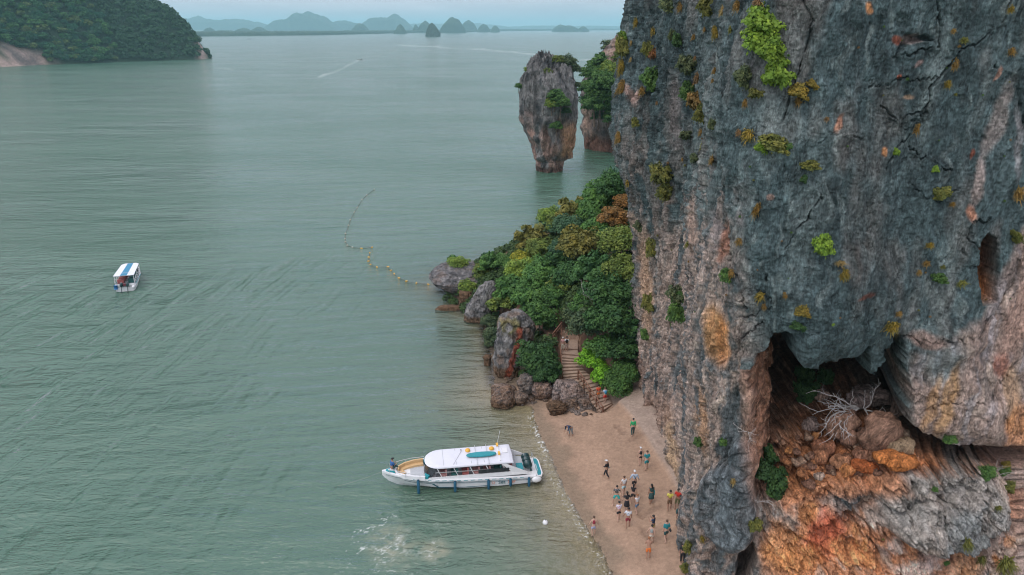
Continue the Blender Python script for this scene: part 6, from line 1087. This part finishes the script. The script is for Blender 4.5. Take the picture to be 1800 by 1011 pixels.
rl = MB().tube(cv(FW) + cv(FY)[:2], .022, 4).build('float_rope', paint('rope_brown', (.14, .12, .09), .9), None); tag(rl, 'thin rope carrying the far row of floats in a curve across the bay', 'rope'); rl = MB().tube(cv(FY)[2:], .022, 4).build('float_rope', paint('rope_brown', (.14, .12, .09), .9), None); tag(rl, 'thin rope carrying the orange floats towards the headland rock', 'rope')
mo = empty('mooring_buoy', P(958.5, 919, .05)); tag(mo, 'white round mooring buoy in the shallows off the beach', 'buoy'); MB().ball((0, 0, .02), .20, 14, 9).build('ball', WH, mo, True); MB().tube([(0, 0, .18), (0, 0, .27)], .03, 6).build('eye', BLK, mo)
for ch in big.children:
    n_ = ch.name.split('.')[0]
    if n_ in ('canopy', 'canopy_seam', 'rack_bar', 'light_bar', 'beacon', 'antenna', 'roof_hatch', 'horn', 'stay'): ch.location.z -= .3
    if n_ in ('window_post', 'side_wing', 'windscreen'): ch.scale.z = .73; ch.location.z += 1.2 * .27
for o in COL.objects:
    if o.name.split('.')[0] in ('paddle_board', 'float'): o.location.z -= .3
# ------------------------------------------------------------------ people
SKIN = [paint('skin_light', (.52, .33, .25), .6, var=.05), paint('skin_tan', (.36, .20, .135), .6, var=.05), paint('skin_dark', (.20, .11, .075), .6, var=.05)]
HAIR = dict(black=paint('hair_black', (.018, .015, .013), .6), brown=paint('hair_brown', (.09, .05, .03), .6), ginger=paint('hair_ginger', (.30, .12, .05), .6), white=paint('hair_white', (.62, .60, .57), .7)); EYE = paint('eye_dark', (.02, .015, .012), .3)
def cl(c): return paint('cloth_%02d%02d%02d' % tuple(int(v * 99) for v in c), c, .85, var=.14, scale=9)
def floral(name, a, b_):
    if name in _pm: return _pm[name]
    m, t, b, o = new_mat(name); vo = N(t, 'ShaderNodeTexVoronoi'); vo.inputs['Scale'].default_value = 14; t.links.new(objco(t), vo.inputs[0]); t.links.new(ramp(t, vo.outputs['Distance'], (.25, a), (.4, b_)), b.inputs['Base Color']); b.inputs['Roughness'].default_value = .85; _pm[name] = m; return m
_todo = []
def skinned(name, verts, edges, radii, mat, parent, sub=1):
    me = bpy.data.meshes.new(name); me.from_pydata([tuple(v) for v in verts], edges, []); o = link(name, me, parent); md = o.modifiers.new('s', 'SKIN'); md.use_smooth_shade = True
    for i, r_ in enumerate(radii): me.skin_vertices[0].data[i].radius = r_ if hasattr(r_, '__len__') else (r_, r_)
    me.skin_vertices[0].data[0].use_root = True; sb = o.modifiers.new('u', 'SUBSURF'); sb.levels = sub; _todo.append((o, mat)); return o
def person(loc, heading, label, pose='walk', h=1.68, skin=0, top=None, sleeve=.5, bot=None, blen=.5, hair='black', long=False, hat=None, dress=False, stride=.28, arms=('down', 'down'), bag=None, seed=0, shoes=False):
    """heading 0 faces away from the camera, 90 to the right"""
    r_ = random.Random(seed + int(heading)); k = h / 1.70; root = empty('person', loc, -radians(heading)); tag(root, label, 'person')
    bend = {'bend': 1.25, 'lean': .25, 'sit': .15}.get(pose, .05); hz = {'sit': .22}.get(pose, .93)
    def T(y, z):  # torso points swing about the hips
        return Vector((0, (z * sin(bend) + y * cos(bend)), hz + z * cos(bend) - y * sin(bend)))
    pel = Vector((0, 0, hz)); sp_ = T(0, .2); ch = T(0, .40); nk = T(0, .54); hd = T(.02, .66); ht = T(.01, .735)
    if pose == 'bend': hd = nk + Vector((0, .09, .0)); ht = hd + Vector((0, .08, .02))
    V = [pel, sp_, ch, nk, hd, ht]; Ed = [(0, 1), (1, 2), (2, 3), (3, 4), (4, 5)]; R = [(.13, .10), (.115, .09), (.145, .10), (.052, .052), (.082, .095), (.07, .075)]
    side = lambda s, x, y, z: T(y, z) + Vector((s * x, 0, 0)); hands = []; J = {}
    for s, am in ((-1, arms[0]), (1, arms[1])):
        sh = side(s, .17, 0, .46)
        if am == 'down': e_ = sh + Vector((s * .04, -.02 + r_.uniform(-.08, .08), -.28)); w_ = e_ + Vector((s * .02, .07, -.25))
        elif am == 'hip': e_ = sh + Vector((s * .20, -.08, -.21)); w_ = e_ + Vector((-s * .17, .12, -.16))
        elif am == 'front': e_ = sh + Vector((s * .05, .08, -.26)); w_ = e_ + Vector((-s * .09, .22, .04))
        elif am == 'face': e_ = sh + Vector((s * .05, .16, -.20)); w_ = e_ + Vector((-s * .09, .12, .20))
        elif am == 'out': e_ = sh + Vector((s * .11, .0, -.25)); w_ = e_ + Vector((s * .06, .09, -.22))
        elif am == 'reach': e_ = sh + Vector((s * .02, .10, -.26)); w_ = e_ + Vector((0, .10, -.24))
        b0 = len(V); V += [sh, e_, w_]; R += [.058, .042, .030]; Ed += [(2, b0), (b0, b0 + 1), (b0 + 1, b0 + 2)]; J[s] = b0; d_ = (w_ - e_).normalized(); pm_ = w_ + d_ * .07; V.append(pm_); R.append((.036, .02)); Ed.append((b0 + 2, b0 + 3)); hands.append((w_, pm_, d_, s))
    st_ = {'walk': stride, 'stand': .05, 'wide': .02, 'bend': .12, 'sit': 0, 'lean': .05}[pose]; wd = .24 if pose == 'wide' else .10
    for s in (-1, 1):
        q = st_ * s; hp = pel + Vector((s * .085, 0, -.06))
        if pose == 'sit': kn = hp + Vector((s * .08, .40, .12)); an = kn + Vector((0, .16, -.30)); to = an + Vector((0, .14, -.02))
        else:
            up = max(0, -q) * .22; kn = Vector((s * (wd + .01), q * .55 + (.10 if q < 0 else .04), .49 + up * .2)); an = Vector((s * wd, q * 1.0, .075 + up)); to = an + Vector((s * .02, .15, -.045 - up * .3))
        b0 = len(V); V += [hp, kn, an, to]; R += [.088, .056, .038, .034]; Ed += [(0, b0), (b0, b0 + 1), (b0 + 1, b0 + 2), (b0 + 2, b0 + 3)]; J['l%d' % s] = b0
    body = skinned('body', [v * k for v in V], Ed, [(a * k, b_ * k) if hasattr(r0, '__len__') else (r0 * k, r0 * k) for r0 in R for a, b_ in [r0 if hasattr(r0, '__len__') else (r0, r0)]], SKIN[skin], root)
    fg = MB()
    for w_, pm_, d_, s in hands:
        sx = d_.cross(Vector((0, 1, 0)));  sx = sx.normalized() if sx.length > .1 else Vector((1, 0, 0)); cu = sx.cross(d_).normalized()
        for i, (ofs, L) in enumerate(((-.027, .058), (-.009, .072), (.009, .068), (.026, .052))): a = pm_ * 1 - d_ * .01 + sx * ofs; fg.tube([a * k, (a + d_ * L * .55) * k, (a + d_ * L + cu * .012) * k], [.009 * k, .0085 * k, .006 * k], 5)
        a = w_ + d_ * .025 + sx * .022; fg.tube([a * k, (a + sx * .03 + d_ * .03) * k, (a + sx * .035 + d_ * .06) * k], [.010 * k, .009 * k, .007 * k], 5)
    fwd = (Vector((0, .1, -.9)).normalized() if pose == 'bend' else Vector((0, 1, 0))); upv = Vector((0, .9, .1)).normalized() if pose == 'bend' else Vector((0, 0, 1)); hc = (hd + ht) / 2
    c0 = (hc + fwd * .098 - upv * .01) * k; fg.ball(c0, .014 * k, 5, 4)
    for s in (-1, 1): fg.ball((hc + Vector((s * .083, 0, 0))) * k, (.012 * k, .02 * k, .028 * k), 5, 4)
    body['_f'] = 0; del body['_f']; fingers[body.name] = (fg, SKIN[skin])
    for s in (-1, 1): MB().ball((hc + fwd * .086 + upv * .018 + Vector((s * .032, 0, 0))) * k, .011 * k, 5, 4).build('eye', EYE, root)
    if not hat or long:
        m = MB(); m.ball((hc - fwd * .022 + upv * .03) * k, (.093 * k, .103 * k, .088 * k), 10, 7)
        if long: m.tube([(hc - fwd * .06) * k, (hc - fwd * .10 - upv * .12) * k, (hc - fwd * .11 - upv * .27) * k], [.08 * k, .065 * k, .03 * k], 7)
        m.build('hair', HAIR[hair], root, True)
    if hat:
        ty, hm_ = hat; m = MB(); m.ball((hc + upv * .05 - fwd * .01) * k, (.098 * k, .108 * k, .07 * k), 10, 7)
        if ty == 'cap': m.box((hc + upv * .045 + fwd * .12) * k, (.13 * k, .11 * k, .015 * k))
        if ty == 'sun': m.tube([(hc + upv * .03) * k, (hc + upv * .045) * k], [.21 * k, .17 * k], 14)
        if ty == 'scarf': m.ball((hc - upv * .03 - fwd * .02) * k, (.098 * k, .105 * k, .11 * k), 10, 7)
        m.build('hat', hm_, root, True)
    G = 1.16
    if top:
        TV = [sp_ * .6 + pel * .4, sp_, ch, nk * .8 + ch * .2]; TE = [(0, 1), (1, 2), (2, 3)]; TRd = [(.148, .118), (.137, .108), (.165, .118), (.068, .066)]
        for s in (-1, 1):
            b0 = J[s]; sh, e_, w_ = V[b0], V[b0 + 1], V[b0 + 2]; i0 = len(TV)
            if sleeve > 0:
                f_ = min(sleeve, 1); TV += [sh, sh.lerp(e_, f_)]; TRd += [.072, .06]; TE += [(2, i0), (i0, i0 + 1)]
                if sleeve > 1: TV.append(e_.lerp(w_, sleeve - 1)); TRd.append(.046); TE.append((i0 + 1, i0 + 2))
        skinned('shirt', [v * k for v in TV], TE, [(a * k, b_ * k) for r0 in TRd for a, b_ in [r0 if hasattr(r0, '__len__') else (r0, r0)]], top, root)
    if dress:
        Rg = [];  L = .42
        for z_, a, b_ in ((.06, .15, .12), (-.1, .185, .15), (-.3, .215, .18), (-L, .235, .2)): Rg.append([((a * cos(q)) * k, (b_ * sin(q)) * k, (hz + z_) * k) for q in np.arange(12) * pi / 6])
        MB().rings(Rg, True, True).build('skirt', bot, root, True)
    elif bot:
        BV = [pel + Vector((0, 0, .08)), pel]; BE = [(0, 1)]; BR = [(.142, .112), (.15, .118)]
        for s in (-1, 1):
            b0 = J['l%d' % s]; i0 = len(BV); hp, kn, an = V[b0], V[b0 + 1], V[b0 + 2]; BV += [hp, hp.lerp(kn, min(blen, 1))]; BR += [.104, .098 if blen < 1 else .076]; BE += [(1, i0), (i0, i0 + 1)]
            if blen > 1: BV.append(kn.lerp(an, blen - 1)); BR.append(.058); BE.append((i0 + 1, i0 + 2))
        skinned('trousers' if blen > 1 else 'shorts', [v * k for v in BV], BE, [(a * k, b_ * k) for r0 in BR for a, b_ in [r0 if hasattr(r0, '__len__') else (r0, r0)]], bot, root)
    if bag:
        bt, bm = bag
        if bt == 'pack': p_ = T(-.17, .32); MB().ball(p_ * k, (.15 * k, .10 * k, .21 * k), 8, 6).build('backpack', bm, root, True)
        if bt == 'strap': MB().tube([T(-.11, .50) * k + Vector((-.12, 0, 0)), T(-.14, .3) * k, T(-.10, .05) * k + Vector((.16, 0, 0))], .022, 5).build('bag_strap', bm, root)
        if bt == 'side': p_ = T(0, .02); MB().ball((p_ + Vector((.26, 0, -.04))) * k, (.07 * k, .15 * k, .13 * k), 8, 6).build('shoulder_bag', bm, root, True)
        if bt == 'towel': p_ = T(0, .05); MB().box((p_ + Vector((.20, .0, -.02))) * k, (.07 * k, .16 * k, .42 * k)).build('towel', bm, root)
    return root
fingers = {}
def G_(px, py): x, y, z = on_ground(px, py); return (x, y, z + .005)
white = cl((.70, .71, .72)); black = cl((.02, .02, .024)); teal = cl((.02, .24, .27)); navy = cl((.025, .05, .11)); redc = cl((.60, .045, .03)); denim = cl((.12, .20, .30)); lblue = cl((.46, .56, .68)); maroon = cl((.26, .03, .05)); ora = cl((.72, .19, .04)); yel = cl((.68, .62, .12)); grn = cl((.03, .40, .15)); grey = cl((.30, .34, .34)); pinkc = cl((.55, .30, .28)); olv = cl((.15, .15, .07)); dkg = cl((.03, .08, .08)); cream = cl((.62, .57, .48))
FLO = floral('floral_print', (.16, .25, .42), (.68, .70, .72)); FLR = floral('patterned_print', (.55, .10, .12), (.35, .45, .62)); FLP = floral('pink_print', (.62, .10, .30), (.68, .70, .76))
person(G_(1112, 767), 355, 'person in bright green shirt and dark trousers walking alone near the cliff foot', top=grn, sleeve=1.6, bot=dkg, blen=1.9, stride=.16, seed=1)
person(G_(1125, 819), 350, 'person in white cap, dark top and black shorts beside the one all in teal', 'walk', 1.62, 0, black, 0, black, .5, 'white', False, ('cap', white), stride=.12, seed=2)
person(G_(1136, 827), 355, 'person in matching teal shirt and shorts, right one of the pair by the cliff', 'walk', 1.72, 0, teal, .8, teal, .8, 'brown', stride=.15, seed=3)
person(G_(1066, 841), 300, 'person in black with white cap and bag walking on the left of the beach', 'walk', 1.6, 1, black, 1.7, black, 1.9, 'black', False, ('cap', white), arms=('front', 'down'), bag=('side', grey), seed=4)
person(G_(1096, 872), 340, 'person in white shirt and pale blue shorts with a hand on the hip', 'walk', 1.68, 0, white, .4, cl((.42, .62, .66)), .7, 'brown', arms=('hip', 'down'), stride=.14, seed=5)
person(G_(1114, 864), 0, 'person in pale blue long sleeved shirt and white cap with a dark strap across back', 'walk', 1.75, 0, lblue, 1.5, black, .8, 'black', False, ('cap', white), arms=('out', 'out'), bag=('strap', navy), stride=.18, seed=6)
person(G_(1083, 888), 185, 'person in black printed t-shirt and teal shorts standing with legs apart', 'wide', 1.68, 0, floral('white_on_black', (.6, .6, .6), (.02, .02, .024)), .7, cl((.03, .40, .38)), .8, 'black', arms=('out', 'out'), stride=.1, seed=7)
person(G_(1101, 899), 355, 'person with long dark hair in a loose black dress in the middle of the group', 'stand', 1.66, 0, black, .8, black, .5, 'black', True, dress=True, arms=('out', 'out'), seed=8)
person(G_(1112, 885), 20, 'person in black top leaning towards the one in the black dress', 'walk', 1.62, 0, black, .3, black, .9, 'black', True, arms=('front', 'down'), stride=.12, seed=9)
person(G_(1119, 903), 330, 'fair person in white top and denim shorts right of the black dress', 'walk', 1.62, 0, white, .3, denim, .75, 'ginger', arms=('down', 'front'), stride=.2, seed=10)
person(G_(1144, 886), 345, 'person with long dark hair in a dark dress carrying a teal towel', 'walk', 1.66, 1, dkg, .1, dkg, .5, 'black', True, dress=True, bag=('towel', teal), stride=.1, seed=11)
person(G_(1087, 917), 350, 'person in white shirt with pink print and black shorts left of the group', 'walk', 1.66, 0, FLP, .6, black, .6, 'black', arms=('down', 'front'), stride=.18, seed=12)
person(G_(1103, 930), 10, 'person in pale flowered shirt and maroon shorts', 'walk', 1.72, 1, FLO, .8, maroon, .8, 'black', arms=('out', 'down'), stride=.16, seed=13)
person(G_(1176, 897), 185, 'person in yellow shirt and brown shorts with hands folded, standing by the cliff', 'stand', 1.68, 1, yel, .6, cl((.16, .09, .05)), .9, 'black', arms=('front', 'front'), seed=14)
person(G_(1190, 894), 215, 'person in red shirt next to the one in yellow', 'walk', 1.66, 1, redc, .8, olv, 1.2, 'black', arms=('hip', 'front'), stride=.1, seed=15)
person(G_(1193, 930), 20, 'person half hidden at the cliff foot in dark clothes', 'stand', 1.6, 1, black, .5, cl((.25, .12, .06)), .8, 'black', seed=16)
person(G_(1043, 943), 355, 'person in red strap top and patterned shorts at the water edge', 'walk', 1.64, 0, maroon, 0, FLR, .7, 'brown', arms=('out', 'out'), stride=.1, seed=17)
person(G_(1147, 942), 310, 'person in navy vest and yellowish shorts holding something up to look at', 'stand', 1.66, 1, navy, .4, cl((.50, .42, .16)), .6, 'black', arms=('face', 'face'), seed=18)
person(G_(1144, 958), 20, 'person with a hair bun in grey strap top and white shorts', 'walk', 1.62, 0, grey, 0, cream, .5, 'black', arms=('out', 'down'), stride=.26, seed=19)
person(G_(1139, 983), 5, 'red haired person in orange trunks with bare back, nearest on the beach', 'lean', 1.66, 1, None, 0, ora, .9, 'ginger', arms=('front', 'front'), stride=.1, seed=20)
person(G_(1170, 953), 350, 'person in teal t-shirt and dark shorts walking with a black bag', 'walk', 1.76, 0, teal, .9, dkg, .8, 'brown', bag=('side', black), stride=.26, seed=21)
person(G_(1196, 977), 350, 'person in white sun hat, grey top and black shorts by the cliff', 'walk', 1.68, 0, cl((.45, .50, .56)), .2, black, .6, 'brown', False, ('sun', cream), stride=.18, seed=22)
person(G_(1199, 990), 20, 'person in black half hidden by the rock below the white sun hat', 'stand', 1.6, 1, black, .9, black, 1.9, 'black', seed=23)
person(G_(1004, 767), 235, 'person in navy blue bending down to the sand at the upper end of the beach', 'bend', 1.66, 1, navy, 1.4, cl((.20, .24, .26)), 1.7, 'black', arms=('reach', 'reach'), seed=24)
def stp(i, f, g=.5): A, B, B2, A2, z_ = STEPS[i]; p_ = (A * (1 - f) + B * f) * (1 - g) + (A2 * (1 - f) + B2 * f) * g; return (p_[0], p_[1], z_ + .015)
person(stp(2, .35), 345, 'person in red orange shirt and orange shorts climbing the lower steps', 'walk', 1.66, 1, cl((.66, .09, .03)), .7, ora, .6, 'black', stride=.12, seed=25)
person(stp(1, .6), 350, 'person in pale blue shirt and red shorts with a blue pack on the lowest steps', 'walk', 1.66, 0, lblue, .7, redc, .8, 'brown', bag=('pack', cl((.05, .25, .40))), stride=.12, seed=26)
person(stp(18, .12), 0, 'white haired person in faded pink and white at the top landing', 'walk', 1.6, 0, pinkc, 1.2, cream, 1.6, 'white', stride=.1, seed=27)
person(stp(18, .34), 5, 'person with black backpack and white shirt at the top landing', 'walk', 1.7, 1, white, .8, cl((.40, .30, .27)), 1.1, 'black', bag=('pack', black), stride=.12, seed=28)
pw = on_boat(11.75, 0, 1.5); person(tuple(pw), 50, 'person in blue shirt and black cap sitting on the bow of the large speedboat', 'sit', 1.68, 1, cl((.03, .12, .34)), .9, dkg, 1.6, 'black', False, ('cap', black), arms=('front', 'front'), seed=29)
bgp = G_(1192, 906); bk = empty('backpack', bgp); tag(bk, 'dark green backpack lying on the sand at the cliff foot', 'backpack'); MB().ball((0, 0, .26), (.2, .16, .28), 10, 7).build('bag_body', dkg, bk, True); MB().ball((0, -.15, .16), (.14, .06, .13), 8, 6).build('front_pocket', black, bk, True); MB().tube([(-.06, 0, .52), (0, 0, .6), (.06, 0, .52)], .014, 5).build('handle', black, bk)
bpy.context.view_layer.update(); dg = bpy.context.evaluated_depsgraph_get(); done = []
for o, mt in _todo: done.append((o, mt, bpy.data.meshes.new_from_object(o.evaluated_get(dg))))
for o, mt, me in done:
    o.modifiers.clear(); o.data = me; me.name = o.name.split('.')[0]; me.materials.clear(); me.materials.append(mt)
    if o.name in fingers:
        fg = fingers[o.name][0]; bm_v = [tuple(v.co) for v in me.vertices]; bm_f = [tuple(p_.vertices) for p_ in me.polygons]; nb = len(bm_v); m2_ = bpy.data.meshes.new('body'); m2_.from_pydata(bm_v + fg.v, [], bm_f + [tuple(i + nb for i in f_) for f_ in fg.f]); m2_.materials.append(mt)
        for p_ in m2_.polygons: p_.use_smooth = True
        o.data = m2_
